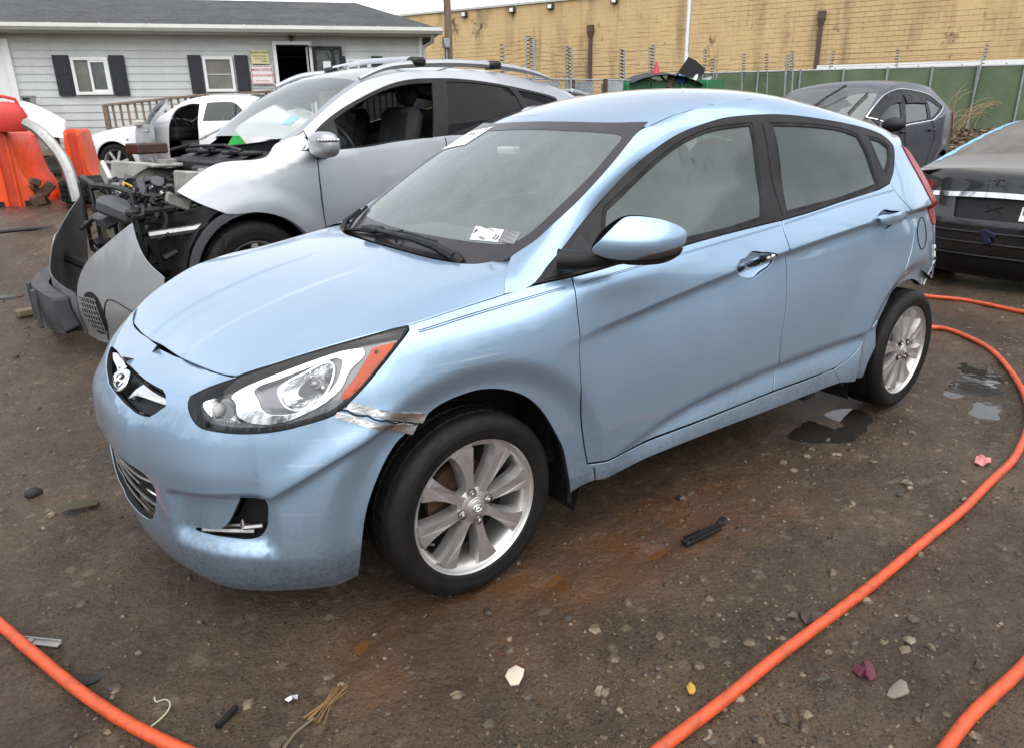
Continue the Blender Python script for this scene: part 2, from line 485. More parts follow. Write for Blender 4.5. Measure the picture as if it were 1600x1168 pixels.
def pchip(xs, ys):
    xs = np.asarray(xs, float); ys = np.asarray(ys, float)
    h = np.diff(xs); d = np.diff(ys)/h
    m = np.zeros_like(ys); m[0] = d[0]; m[-1] = d[-1]
    for i in range(1, len(xs)-1):
        m[i] = 0 if d[i-1]*d[i] <= 0 else (h[i-1]+h[i])*3/((2*h[i]+h[i-1])/d[i-1]+(h[i]+2*h[i-1])/d[i])
    def f(x):
        x = np.asarray(x, float)
        i = np.clip(np.searchsorted(xs, x)-1, 0, len(xs)-2)
        t = (x-xs[i])/h[i]
        return ys[i]*(1+2*t)*(1-t)**2+h[i]*m[i]*t*(1-t)**2+ys[i+1]*t*t*(3-2*t)+h[i]*m[i+1]*t*t*(t-1)
    return f

def sstep(a, b, x):
    t = np.clip((np.asarray(x, float)-a)/(b-a), 0, 1)
    return t*t*(3-2*t)

# plan curve of the lower body, nose centre -> along the left flank -> tail
PLAN = np.array([(-.862, .0), (-.853, -.13), (-.832, -.27), (-.793, -.41), (-.722, -.555), (-.60, -.675), (-.44, -.765), (-.25, -.815),
                 (0, -.838), (.35, -.845), (.9, -.85), (1.5, -.85), (2.0, -.845), (2.35, -.83), (2.6, -.80), (2.8, -.755), (2.93, -.70), (3.02, -.60), (3.06, -.40), (3.07, 0)])
_L = np.concatenate([[0], np.cumsum(np.hypot(*np.diff(PLAN, axis=0).T))])
_C = nspline(_L, PLAN)
SMAX = _L[-1]
_ss = np.linspace(0, SMAX, 1400)
_cs = _C(_ss)
_ts = np.gradient(_cs, _ss, axis=0); _ts /= np.linalg.norm(_ts, axis=1)[:, None]
_ns = np.stack([_ts[:, 1], -_ts[:, 0]], 1)         # outward normal
def s_of_x(x):       # flank only
    k = _ss > _L[5]
    return np.interp(x, _cs[k, 0], _ss[k])

ZL = [.08, .14, .20, .30, .42, .52, .60, .68, .72, .75, .80, .88, .92, .95, 1.0, 1.06, 1.14, 1.2, 1.3, 1.4, 1.5]
ROWS = {   # inset (inwards, metres) by height at stations of PLAN
 0: [.12, .055, .022, .004, 0, -.006, .000, .034, .070, .20, .42, .6, .7, .8, .9, 1.0, 1.1, 1.2, 1.3, 1.4, 1.5],
 2: [.12, .055, .022, .004, 0, -.006, .003, .038, .072, .19, .40, .6, .7, .8, .9, 1.0, 1.1, 1.2, 1.3, 1.4, 1.5],
 3: [.12, .055, .022, .004, .004, .000, .012, .043, .068, .14, .30, .5, .55, .6, .7, .8, .9, 1, 1.1, 1.2, 1.3],
 4: [.11, .055, .022, .004, .006, .004, .018, .044, .062, .085, .17, .32, .42, .5, .6, .7, .8, 0.9, 1, 1.1, 1.2],
 5: [.11, .060, .024, .002, .004, .004, .014, .034, .046, .06, .10, .20, .28, .35, .45, .5, .6, 0.7, 0.8, 0.9, 1],
 6: [.11, .065, .028, .004, .0, .0, .006, .018, .026, .034, .055, .11, .16, .22, .30, .34, .4, 0.46, 0.52, 0.58, 0.64],
 7: [.10, .065, .032, .008, .0, -.002, .0, .008, .012, .016, .026, .050, .10, .17, .25, .3, .4, 0.44, 0.5, 0.55, 0.6],
 8: [.09, .060, .034, .010, .002, 0, 0, .002, .004, .006, .012, .028, .075, .135, .25, .32, .4, 0.44, 0.5, 0.55, 0.6],
 9: [.08, .055, .030, .010, .006, .004, .003, .002, .002, .002, .004, .011, .019, .034, .10, .20, .3, 0.33, 0.38, 0.43, 0.5],
 10: [.08, .055, .030, .010, .008, .006, .004, .003, .003, .003, .004, .006, .012, .020, .037, .075, .14, 0.2, 0.26, 0.32, 0.4],
 11: [.08, .055, .030, .010, .008, .006, .004, .003, .003, .003, .004, .004, .007, .013, .030, .056, .10, 0.128, 0.165, 0.215, 0.3],
 13: [.08, .055, .030, .010, .008, .006, .004, .003, .003, .003, .004, .004, .005, .006, .014, .038, .075, 0.102, 0.145, 0.205, 0.29],
 15: [.08, .055, .030, .012, .010, .008, .006, .006, .007, .008, .010, .012, .014, .018, .028, .050, .080, 0.108, 0.155, 0.215, 0.3],
 19: [.08, .055, .030, .012, .010, .008, .006, .006, .007, .008, .010, .012, .014, .018, .028, .050, .080, 0.108, 0.155, 0.215, 0.3],
}
_zz = np.linspace(.08, 1.5, 356)
_rows = sorted(ROWS)
_tab = np.array([pchip(ZL, ROWS[k])(_zz) for k in _rows])
_T = nspline([_L[k] for k in _rows], _tab)(_ss)                 # (1400, 266)
def _smooth(T, k, axis):
    w = np.exp(-np.linspace(-2, 2, 2*k+1)**2); w /= w.sum()
    P = np.pad(T, [(k, k) if a == axis else (0, 0) for a in (0, 1)], mode='reflect', reflect_type='odd')
    return sum(w[i]*np.take(P, range(i, i+T.shape[axis]), axis) for i in range(2*k+1))
_T = _smooth(_smooth(_T, 6, 1), 14, 0)

ZC = pchip([.1, .25, .375, .522, 1.01, 1.44, 2.0, 2.3, 2.85], [.70, .765, .786, .808, .881, .931, .983, 1.0, 1.003])     # character line
ZLW = pchip([.2, .62, .8, 1.0, 1.44, 1.95, 2.3], [.30, .36, .405, .44, .473, .487, .495])                  # lower sculpt line
ZWE = pchip([.6, .7628, .9148, 1.035, 1.10, 1.1504, 1.25], [.40, .475, .562, .6215, .6525, .672, .70])   # bumper wedge
def bil(T, s, z):
    i = np.clip(s/SMAX*1399, 0, 1398.999); j = np.clip((z-.08)/1.42*355, 0, 354.999)
    a = i.astype(int); b = j.astype(int); u = i-a; v = j-b
    return (T[a, b]*(1-u)+T[a+1, b]*u)*(1-v)+(T[a, b+1]*(1-u)+T[a+1, b+1]*u)*v
def inset(s, z):
    s = np.asarray(s, float); z = np.asarray(z, float)
    d = bil(_T, s, z)
    i = np.clip(s/SMAX*1399, 0, 1398.999); a = i.astype(int); u = i-a
    x = _cs[a, 0]*(1-u)+_cs[a+1, 0]*u
    flank = s > _L[6]
    k1 = sstep(.25, .75, x)
    q = np.maximum(ZC(np.clip(x, .1, 2.85))-z, 0)
    d = d+np.where(flank, k1*.034*np.exp(-q/.13)*(1-np.exp(-q/.012)), 0)
    k2 = sstep(.45, .85, x)*(1-sstep(2.05, 2.3, x))
    q = np.maximum(ZLW(np.clip(x, .2, 2.3))-z, 0)
    d = d+np.where(flank, k2*.026*np.exp(-(q/.075)**2)*(1-np.exp(-q/.010)), 0)
    for xa, za, ra in ((.015, .285, .415), (2.53, .29, .40)):
        r = np.hypot(x-xa, z-za)
        d = d+np.where(s > _L[5], -.012*(1-sstep(ra+.08, ra+.33, r))*sstep(.15, .3, z)+.030*(1-sstep(ra-.005, ra+.085, r)), 0)
    # bumper sculpting: wedge running from the fog recess up to the wheel arch, cut away below it
    m = sstep(.70, .80, s)*(1-sstep(1.06, 1.19, s))
    q = ZWE(np.clip(s, .6, 1.25))-z
    d = d+m*np.where(q > 0, .022*(1-np.exp(-q/.010))*np.exp(-np.maximum(q, 0)/.11)-.010*np.exp(-np.maximum(q, 0)/.01), -.010*np.exp(-(q/.050)**2))
    # fog lamp recess, crisp along its top and inner end, running out at the bottom
    d = d+.028*sstep(.415, .465, s)*(1-sstep(.735, .80, s))*(1-sstep(.452, .474, z-.10*np.clip(s-.55, -.12, .15)))*sstep(.285, .345, z)
    # central beak between the grilles and the ridge each side of it
    d = d-.010*(1-sstep(.26, .34, s))*sstep(.40, .46, z)*(1-sstep(.60, .70, z))
    return d
def A(s, z):
    s = np.asarray(s, float); z = np.asarray(z, float)
    i = np.clip(s/SMAX*1399, 0, 1398.999); a = i.astype(int); u = (i-a)[..., None]
    c = _cs[a]*(1-u)+_cs[a+1]*u; n = _ns[a]*(1-u)+_ns[a+1]*u
    p = c-n*inset(s, z)[..., None]
    return np.stack([p[..., 0], p[..., 1], z], -1)

def AO(off):         # the same skin pushed outwards by off
    def f(s, z):
        s = np.asarray(s, float); z = np.asarray(z, float); h = .004
        n = np.cross(A(s+h, z)-A(s-h, z), A(s, z+h)-A(s, z-h)); n = n/np.linalg.norm(n, axis=-1, keepdims=True)
        return A(s, z)+n*off
    return f

_HX = np.linspace(-.75, .45, 241); _HY = np.linspace(0, .84, 169)
def _hood_table():
    zc = pchip([-.75, -.70, -.65, -.6, -.5, -.35, -.2, 0, .17, .33, .45], [.66, .715, .757, .790, .838, .890, .930, .968, .995, 1.015, 1.03])(_HX)
    yr = pchip([-.75, -.6, -.45, -.2, 0, .3, .45], [.30, .40, .50, .575, .61, .66, .67])(_HX)
    ye = pchip([-.75, -.65, -.586, -.467, -.351, -.238, -.172, -.06, .15, .45], [.40, .47, .542, .636, .71, .75, .76, .763, .768, .775])(_HX)
    ze = pchip([-.75, -.65, -.586, -.467, -.351, -.238, -.172, -.064, .045, .15, .3, .45], [.68, .745, .789, .837, .877, .899, .908, .920, .932, .946, .966, .986])(_HX)
    T = np.zeros((len(_HX), len(_HY)))
    for i in range(len(_HX)):
        t = np.clip((_HY-yr[i])/max(ye[i]-yr[i], .03), 0, 1.6)
        zr = zc[i]-.012*(np.minimum(_HY, yr[i])/.6)**2
        T[i] = zr+(ze[i]-zr)*np.where(t < 1, t**1.5, 1+1.5*(t-1))
    return _smooth(_smooth(T, 3, 0), 4, 1)
_HT = _hood_table()
def H(x, y):
    x = np.asarray(x, float); y = np.asarray(y, float)
    i = np.clip((x+.75)/1.2*240, 0, 239.999); j = np.clip(np.abs(y)/.84*168, 0, 167.999)
    a = i.astype(int); b = j.astype(int); u = i-a; v = j-b
    z = (_HT[a, b]*(1-u)+_HT[a+1, b]*u)*(1-v)+(_HT[a, b+1]*(1-u)+_HT[a+1, b+1]*u)*v
    yc = .17+.05*(x+.65)
    z = z-.003*(1-sstep(yc-.018, yc+.018, np.abs(y)))*(1-sstep(-.25, .05, x))
    return np.stack([x, y, z], -1)
def W(x, y):
    x = np.asarray(x, float); y = np.asarray(y, float)
    z = 1.054+.604*(x-.3)+.022*(1-((x-.55)/.4)**2)-.05*(y/.6)**2
    return np.stack([x, y, z], -1)
_RC = nspline([.80, .90, 1.05, 1.25, 1.45, 1.7, 2.0, 2.3, 2.6, 2.8], [1.365, 1.422, 1.475, 1.52, 1.542, 1.542, 1.508, 1.452, 1.385, 1.33])
def R(x, y):
    x = np.asarray(x, float); y = np.asarray(y, float)
    z = _RC(x)-.040*(y/.55)**2-.022*(np.abs(y)/.55)**6
    return np.stack([x, y, z], -1)
def A2(s, z):        # both sides: s > 0 near (left) flank, s < 0 far flank; the knocked nose sits a little skewed
    s = np.asarray(s, float)
    p = A(np.abs(s), z)
    y = np.where(s < 0, -p[..., 1], p[..., 1])
    x = p[..., 0]-np.where(s < 0, .075*np.maximum(y, 0)**1.0*sstep(0, .12, y)*(1-sstep(.55, 1.1, -s)), 0)
    return np.stack([x, y, p[..., 2]], -1)
D = {
 'front_door': [(1.7579,0.9702,1),(1.9774,0.993,0),(2.2366,1.0121,0),(2.4566,1.0282,0),(2.6957,1.0427,0),(2.8027,1.048,1),(2.7997,1.0112,0),(2.8171,0.9321,0),(2.829,0.8172,0),(2.8262,0.6833,0),(2.8171,0.5611,0),(2.827,0.4489,0),(2.8083,0.3618,1),(2.389,0.3478,0),(2.0566,0.3363,0),(1.8182,0.327,1),(1.798,0.4138,0),(1.7613,0.5899,0),(1.751,0.7214,0),(1.7536,0.787,0),(1.7494,0.868,0),(1.7509,0.9449,0)],
 'rear_door': [(2.8027,1.048,1),(3.0073,1.0644,0),(3.2176,1.0868,0),(3.5176,1.1142,0),(3.6306,1.1338,1),(3.6656,1.0804,0),(3.7164,1.0413,0),(3.77,1.0048,0),(3.825,0.955,0),(3.835,0.9045,0),(3.815,0.845,0),(3.79,0.8,0),(3.735,0.71,0),(3.68,0.615,0),(3.595,0.51,0),(3.45,0.431,0),(3.37,0.396,1),(3.2443,0.3668,0),(3.0391,0.3633,0),(2.8083,0.3618,1),(2.827,0.4489,0),(2.8171,0.5611,0),(2.8262,0.6833,0),(2.829,0.8172,0),(2.8171,0.9321,0),(2.7997,1.0112,0)],
 'headlight': [(0.6788,0.7869,1),(0.569,0.7555,0),(0.5103,0.7316,1),(0.5139,0.7146,0),(0.5398,0.6834,0),(0.5712,0.6646,0),(0.6121,0.6589,0),(0.7163,0.6562,0),(0.8062,0.664,0),(0.8935,0.6821,0),(0.9623,0.7009,0),(0.9961,0.7214,1),(1.054,0.7688,0),(1.1129,0.8217,0),(1.1644,0.8687,0),(1.1993,0.8967,1),(1.2014,0.9059,1),(1.1316,0.8992,0),(1.0037,0.8757,0),(0.8465,0.8373,0)],
 'fender': [(1.2014,0.9059,1),(1.3123,0.9184,0),(1.4226,0.9302,0),(1.5291,0.9436,0),(1.6173,0.9557,0),(1.7579,0.9702,1),(1.7509,0.9449,0),(1.7494,0.868,0),(1.7536,0.787,0),(1.751,0.7214,0),(1.7613,0.5899,0),(1.798,0.4138,0),(1.8182,0.327,1),(1.8404,0.3138,1),(1.851,0.2556,1),(1.761,0.2254,1),(1.7367,0.3128,0),(1.7129,0.4075,0),(1.6773,0.4802,0),(1.6213,0.5699,0),(1.5602,0.6307,0),(1.481,0.6715,0),(1.3997,0.6893,0),(1.3214,0.6845,0),(1.2575,0.6683,0),(1.1995,0.6342,1),(1.0946,0.6865,0),(0.9961,0.7214,1),(1.054,0.7688,0),(1.1129,0.8217,0),(1.1644,0.8687,0),(1.1993,0.8967,1)],
 'bumper_side': [(0.0074,0.753,0),(0.3952,0.7644,0),(0.6788,0.7869,1),(0.569,0.7555,0),(0.5103,0.7316,1),(0.5139,0.7146,0),(0.5398,0.6834,0),(0.5712,0.6646,0),(0.6121,0.6589,0),(0.7163,0.6562,0),(0.8062,0.664,0),(0.8935,0.6821,0),(0.9623,0.7009,0),(0.9961,0.7214,1),(1.0946,0.6865,0),(1.1995,0.6342,1),(1.1324,0.5896,0),(1.0752,0.5062,0),(1.0305,0.4036,0),(1.0079,0.2977,0),(0.9924,0.1509,1)],
 'grille': [(-0.2855,0.715,1),(-0.1851,0.72,0),(-0.0613,0.721,0),(0.0395,0.7225,0),(0.1346,0.7217,0),(0.2339,0.7207,0),(0.3604,0.721,1),(0.4001,0.7127,0),(0.4173,0.6938,1),(0.3473,0.6547,0),(0.2324,0.6591,0),(0.1311,0.6654,0),(-0.0312,0.6724,0),(-0.1584,0.6944,0)],
 'lower_grille': [(0.1419,0.4963,0),(0.2753,0.4935,0),(0.339,0.4709,0),(0.3638,0.4383,0),(0.3358,0.3656,0),(0.3005,0.3202,1),(0.2582,0.3036,0),(0.0886,0.2805,0)],
 'fog': [(0.6779,0.4631,1),(0.7409,0.462,0),(0.7551,0.4457,0),(0.7435,0.3807,0),(0.7235,0.347,0),(0.6865,0.3369,0),(0.6326,0.3364,0),(0.5528,0.3352,0),(0.4879,0.3344,1),(0.4955,0.3408,0),(0.5883,0.3549,0),(0.6214,0.3765,0),(0.6526,0.4204,0)],
 'fogrec': [(0.421,0.3093,0),(0.4372,0.3879,0),(0.4702,0.427,0),(0.5453,0.4537,0),(0.6819,0.4735,0),(0.7608,0.475,0),(0.764,0.4226,0),(0.7416,0.3403,0)],
 'dlo': [(1.6228,0.9575,1),(1.7773,1.0311,0),(1.9718,1.1309,0),(2.0855,1.1987,0),(2.2265,1.2774,0),(2.3543,1.3351,0),(2.4924,1.3822,0),(2.6273,1.4112,0),(2.7774,1.4276,0),(2.9049,1.4292,0),(3.1019,1.42,0),(3.3263,1.3961,0),(3.5229,1.3696,0),(3.6931,1.3298,0),(3.7581,1.2884,0),(3.7519,1.2556,0),(3.6993,1.1841,0),(3.6306,1.1338,1),(3.5184,1.1154,0),(3.2176,1.0868,0),(3.0073,1.0644,0),(2.8027,1.048,0),(2.6957,1.0427,0),(2.4566,1.0282,0),(2.2366,1.0121,0),(1.9774,0.993,0),(1.7579,0.9702,0)],
 'glass_front': [(2.0259,1.144,1),(2.1949,1.2274,0),(2.3387,1.3003,0),(2.4515,1.3463,0),(2.5872,1.3827,0),(2.7188,1.3962,0),(2.7997,1.3996,1),(2.7798,1.295,0),(2.7506,1.1635,0),(2.6942,1.0606,1),(2.4729,1.0388,0),(2.2523,1.0246,0),(2.0546,1.0037,0),(1.8927,0.996,1)],
 'glass_rear': [(2.8964,1.3981,1),(3.1299,1.3893,0),(3.3435,1.3679,0),(3.4571,1.341,1),(3.4952,1.2591,0),(3.5261,1.1293,1),(3.2225,1.0938,0),(2.9965,1.0778,0),(2.8372,1.0659,1),(2.8759,1.2141,0)],
 'glass_quarter': [(3.5306,1.3338,1),(3.6285,1.3181,0),(3.711,1.2844,1),(3.685,1.2293,0),(3.6108,1.1661,1),(3.5793,1.2118,0)],
 'quarter': [(3.6306,1.1338,1),(3.6993,1.1841,0),(3.7519,1.2556,0),(3.7581,1.2884,1),(3.8578,1.2824,1),(3.9743,1.1208,0),(4.0658,1.0149,1),(4.12,0.93,0),(4.15,0.85,0),(4.16,0.8,0),(4.157,0.635,0),(4.13,0.6,1),(4.042,0.6344,0),(3.9387,0.6623,0),(3.8282,0.6686,0),(3.7256,0.648,0),(3.6504,0.5992,0),(3.6119,0.5198,0),(3.6334,0.3872,1),(3.5795,0.3063,0),(3.5791,0.2382,1),(3.3031,0.287,1),(3.2447,0.3627,1),(3.37,0.396,1),(3.45,0.431,0),(3.595,0.51,0),(3.68,0.615,0),(3.735,0.71,0),(3.79,0.8,0),(3.815,0.845,0),(3.835,0.9045,0),(3.825,0.955,0),(3.77,1.0048,0),(3.7164,1.0413,0),(3.6656,1.0804,0)],
 'sill': [(1.8185,0.3221,1),(2.0563,0.3316,0),(2.3886,0.3429,0),(2.8085,0.3564,0),(3.0396,0.3575,0),(3.2447,0.3627,1),(3.3031,0.287,1),(2.7867,0.2827,0),(2.3927,0.2817,0),(2.0548,0.2714,0),(1.851,0.2556,1),(1.8408,0.3088,0)],
 'fuel': [(3.9358,0.9547,0),(3.9813,0.9443,0),(3.9957,0.9043,0),(3.9992,0.8559,0),(3.97,0.8173,0),(3.9228,0.8144,0),(3.8848,0.8518,0),(3.8731,0.9059,0)],
 'tail_lamp': [(3.8578,1.2824,1),(3.9743,1.1208,0),(4.0658,1.0149,1),(4.1176,0.9149,1),(4.22,0.9,0),(4.25,0.985,0),(4.16,1.02,0),(3.93,1.25,0)],
 'pin': [(1.1952,0.8843,0),(1.3566,0.9016,0),(1.5325,0.9189,0),(1.7488,0.9451,0),(2.0184,0.9719,0),(2.3429,0.9938,0),(2.8112,1.0311,0),(3.2796,1.0762,0),(3.6686,1.1018,0)],
 'tape1': [(1.0125,0.7332,0),(1.2269,0.6567,0),(1.209,0.6322,0),(0.9952,0.7131,0)],
 'tape2': [(0.9749,0.7099,0),(1.1935,0.6317,0),(1.1758,0.6052,0),(0.9666,0.6955,0)],
 'handle_f': [(2.5015,0.9035,0),(2.5242,0.9299,0),(2.5577,0.9351,0),(2.5988,0.9531,0),(2.6481,0.9455,0),(2.7058,0.937,0),(2.7418,0.9237,0),(2.7319,0.8928,0),(2.6737,0.8711,0),(2.6279,0.8556,0),(2.5802,0.8593,0),(2.542,0.8786,0)],
 'handle_f_hole': [(2.6531,0.9358,0),(2.7311,0.9296,0),(2.752,0.9076,0),(2.6879,0.8958,0)],
 'handle_f_hole2': [(2.5045,0.8986,0),(2.5239,0.9098,0),(2.552,0.9041,0),(2.5755,0.8887,0),(2.5531,0.8795,0)],
 'handle_r_rec': [(3.4464,1.0046,0),(3.5105,1.0282,0),(3.5623,1.0214,0),(3.6573,1.0053,0),(3.6766,0.9766,0),(3.6066,0.9554,0),(3.5526,0.9468,0),(3.5027,0.9652,0)],
 'handle_r': [(3.4246,1.0012,0),(3.4483,1.0096,0),(3.4894,1.0062,0),(3.6037,1.0099,0),(3.6644,1.0074,0),(3.7037,0.9855,0),(3.6387,0.9717,0),(3.5291,0.9737,0),(3.4736,0.9764,0)],
 'mirror_arm': [(1.7461,1.0036,0),(1.8645,1.0127,0),(1.9026,0.9926,0),(1.7579,0.9702,0),(1.6345,0.9577,0)],
 'hood': [(-0.648,0.0063,0),(-0.6198,-0.3577,0),(-0.586,-0.5432,1),(-0.4671,-0.6349,0),(-0.3505,-0.7099,0),(-0.2376,-0.7495,0),(-0.1736,-0.7644,0),(-0.0661,-0.7636,0),(0.0406,-0.7633,0),(0.1453,-0.7677,1),(0.3275,-0.5584,1),(0.209,-0.5254,0),(0.1581,-0.3896,0),(0.1425,-0.1956,0)],
 'ws_edge': [(0.2966,-0.598,0),(0.3618,-0.6205,0),(0.4308,-0.6257,0),(0.5224,-0.6279,0),(0.6304,-0.6142,0),(0.7575,-0.5841,0),(0.8934,-0.5383,0),(0.9387,-0.5599,1),(0.8851,-0.1756,0)],
 'sticker_a': [(0.3368,-0.3305,0),(0.3593,-0.4685,0),(0.3149,-0.4937,0),(0.2864,-0.3655,0)],
 'sticker_b': [(0.3609,-0.4736,0),(0.3739,-0.546,0),(0.3306,-0.5621,0),(0.3174,-0.5012,0)],
 'paper': [(0.8107,0.7501,0),(1.0294,0.7908,0),(0.879,0.3123,0),(0.7332,0.4107,0)],
 'seam': [(0.9712,-0.5286,0),(1.0796,-0.526,0),(1.172,-0.5346,0),(1.2758,-0.5395,0)],
 'hl_bezel': [(0.6611,0.7515,0),(0.6787,0.7303,0),(0.688,0.6994,0),(0.7353,0.6812,0),(0.8073,0.6828,0),(0.8741,0.7031,0),(0.9407,0.7334,0),(0.9868,0.7669,0),(1.0187,0.8121,0),(1.0649,0.8488,0),(1.062,0.8664,1),(1.0009,0.8606,0),(0.9063,0.8379,0),(0.8073,0.8095,0),(0.7077,0.7781,0)],
 'hl_void': [(0.7312,0.771,0),(0.8084,0.7973,0),(0.9055,0.8271,0),(0.9809,0.8459,0),(1.0018,0.8399,0),(1.0021,0.8284,0),(0.981,0.7868,0),(0.9424,0.7493,0),(0.8972,0.7228,0),(0.8528,0.7074,0),(0.7817,0.7048,0),(0.7594,0.7182,0),(0.7497,0.7411,0)],
 'hl_bowl': [(0.8049,0.7721,0),(0.8283,0.7909,0),(0.8859,0.8141,0),(0.9437,0.8367,0),(0.9707,0.8367,0),(0.9767,0.8177,0),(0.9661,0.7874,0),(0.9429,0.7533,0),(0.9157,0.7383,0),(0.8707,0.7153,0),(0.8361,0.7195,0),(0.8145,0.7426,0)],
 'hl_turn': [(0.5535,0.7249,0),(0.5859,0.7428,0),(0.6377,0.7497,0),(0.6699,0.7374,0),(0.6802,0.707,0),(0.7026,0.684,0),(0.6833,0.6791,0),(0.6267,0.6794,0),(0.5843,0.6956,0)],
 'hl_amber': [(1.1527,0.8738,1),(1.1257,0.8682,0),(1.0904,0.861,0),(1.0767,0.8441,0),(1.0323,0.7915,0),(0.9935,0.7545,0),(0.9909,0.7404,0),(1.0175,0.7464,0),(1.0737,0.788,0),(1.1238,0.8362,0)],
 'hl_glitter': [(1.0218,0.8315,0),(1.0594,0.853,0),(1.0601,0.8333,0),(1.0258,0.8039,0),(1.0106,0.8008,0)],
 'wing_r': [(0.2321,0.7165,1),(0.4052,0.7094,1),(0.4141,0.6973,1),(0.235,0.6901,0),(0.1985,0.6731,1),(0.2087,0.6933,0)],
 'wing_l': [(-0.2111,0.7137,1),(-0.1672,0.7202,0),(0.0174,0.7213,1),(0.0021,0.7059,1)],
 'crease': [(0.0212,0.7309,0),(-0.0851,0.744,0),(-0.1408,0.7535,0)],
 'mframe': [(0.3663,-0.9,1.0578),(0.9365,-0.3507,0.0)],
 'm_all': [(-0.0013,0.0075,0),(0.0188,0.0394,0),(0.0501,0.0706,0),(0.088,0.0954,0),(0.1138,0.1001,0),(0.1631,0.0962,0),(0.2135,0.0848,0),(0.2547,0.0691,0),(0.2795,0.0541,0),(0.288,0.0399,0),(0.2821,0.0155,0),(0.2804,-0.0093,0),(0.2678,-0.0273,0),(0.2377,-0.0396,0),(0.2039,-0.0437,0),(0.1197,-0.0398,0),(0.0863,-0.0345,0),(0.0464,-0.0197,0),(0.0135,-0.0055,0)],
 'm_shell': [(-0.0013,0.0075,0),(0.0188,0.0394,0),(0.0501,0.0706,0),(0.088,0.0954,0),(0.1138,0.1001,0),(0.1631,0.0962,0),(0.2135,0.0848,0),(0.2547,0.0691,0),(0.2795,0.0541,0),(0.288,0.0399,0),(0.2821,0.0155,1),(0.235,0.0058,0),(0.1848,-0.0021,0),(0.1416,-0.0087,0),(0.1156,-0.021,1),(0.0858,-0.021,0),(0.0463,-0.016,0),(0.0135,-0.0055,0)],
 'm_sig': [(0.1156,-0.021,1),(0.1416,-0.0087,0),(0.1848,-0.0021,0),(0.235,0.0058,0),(0.2821,0.0155,1),(0.2798,-0.0015,0),(0.253,-0.0108,0),(0.2193,-0.015,0),(0.1688,-0.0187,0)],
 'm_base': [(0.0135,-0.0055,1),(0.0463,-0.016,0),(0.0858,-0.021,0),(0.1156,-0.021,0),(0.1688,-0.0187,0),(0.2193,-0.015,0),(0.253,-0.0108,0),(0.2798,-0.0015,1),(0.2791,-0.0155,0),(0.2678,-0.0273,0),(0.2377,-0.0396,0),(0.2039,-0.0437,0),(0.1197,-0.0398,0),(0.0863,-0.0345,0),(0.0465,-0.0212,0)],
}
# ---------------------------------------------------------------- generic car skins for the other cars
class Skin:
    """local frame: x rearwards from the front axle, -y = left flank (seen), z up"""
    def __init__(s, plan, rail, belt, zw=.62, low=.07, bulge=.02, arches=()):
        s.hw = pchip(*zip(*plan)); xs, ye, ze, zc = zip(*rail)
        s.ye = pchip(xs, ye); s.ze = pchip(xs, ze); s.zc = pchip(xs, zc); s.zb = pchip(*zip(*belt))
        s.zw = zw; s.low = low; s.bg = bulge; s.arches = arches
    def flank(s, x, z):
        x = np.asarray(x, float); z = np.asarray(z, float)
        hw = s.hw(x); zb = s.zb(x); ze = np.maximum(s.ze(x), zb+.02); ye = s.ye(x)
        q = np.clip((z-s.zw)/np.maximum(zb-s.zw, .05), 0, None)
        yb = hw-s.bg*np.minimum(q, 1)**2
        low = np.clip((s.zw-z)/(s.zw-.2), 0, 1.4)
        y = yb-s.low*low**2.2
        t = np.clip((z-zb)/(ze-zb), 0, 1.3)
        y = np.where(z > zb, (hw-s.bg)+(ye-(hw-s.bg))*t**1.25, y)
        for xa, za, ra in s.arches:
            r = np.hypot(x-xa, z-za); y = y+.012*(1-sstep(ra, ra+.16, r))*(z > .2)
        return np.stack([x, -y, z], -1)
    def top(s, x, t):
        x = np.asarray(x, float); t = np.asarray(t, float)
        ye = s.ye(x); ze = s.ze(x); zc = s.zc(x)
        return np.stack([x, t*ye, ze+(zc-ze)*(1-np.abs(t)**2.4)], -1)
def W2(pose, F):
    x0, y0, a, z0 = pose; c, sn = math.cos(a), math.sin(a)
    def f(u, v):
        p = F(u, v); return np.stack([x0+c*p[..., 0]-sn*p[..., 1], y0+sn*p[..., 0]+c*p[..., 1], z0+p[..., 2]], -1)
    return f
SUV_POSE = (.282, 3.348, .109, .116)
SUV = Skin([(-.95, .60), (-.75, .80), (-.4, .91), (0, .945), (.6, .955), (2.6, .955), (3.2, .92), (3.6, .84)],
           [(-.95, .55, .80, .82), (-.55, .78, .90, .98), (-.42, .80, .935, 1.0), (-.15, .84, 1.08, 1.12), (.19, .83, 1.12, 1.16), (.36, .80, 1.20, 1.22), (.5, .77, 1.262, 1.29), (.62, .745, 1.34, 1.37), (.85, .735, 1.49, 1.54), (1.1, .71, 1.60, 1.66), (1.5, .70, 1.665, 1.725), (2.2, .695, 1.68, 1.735), (2.9, .675, 1.60, 1.68), (3.35, .64, 1.50, 1.58), (3.6, .60, 1.40, 1.48)],
           [(-.95, .70), (-.5, .85), (0, .96), (.4, 1.08), (.9, 1.13), (1.6, 1.17), (2.4, 1.25), (3.0, 1.36), (3.3, 1.38), (3.6, 1.32)], .66, .06, .03, [(0, .36, .43), (2.805, .36, .43)])
CRV_POSE = (7.532, 3.255, .135, .187)
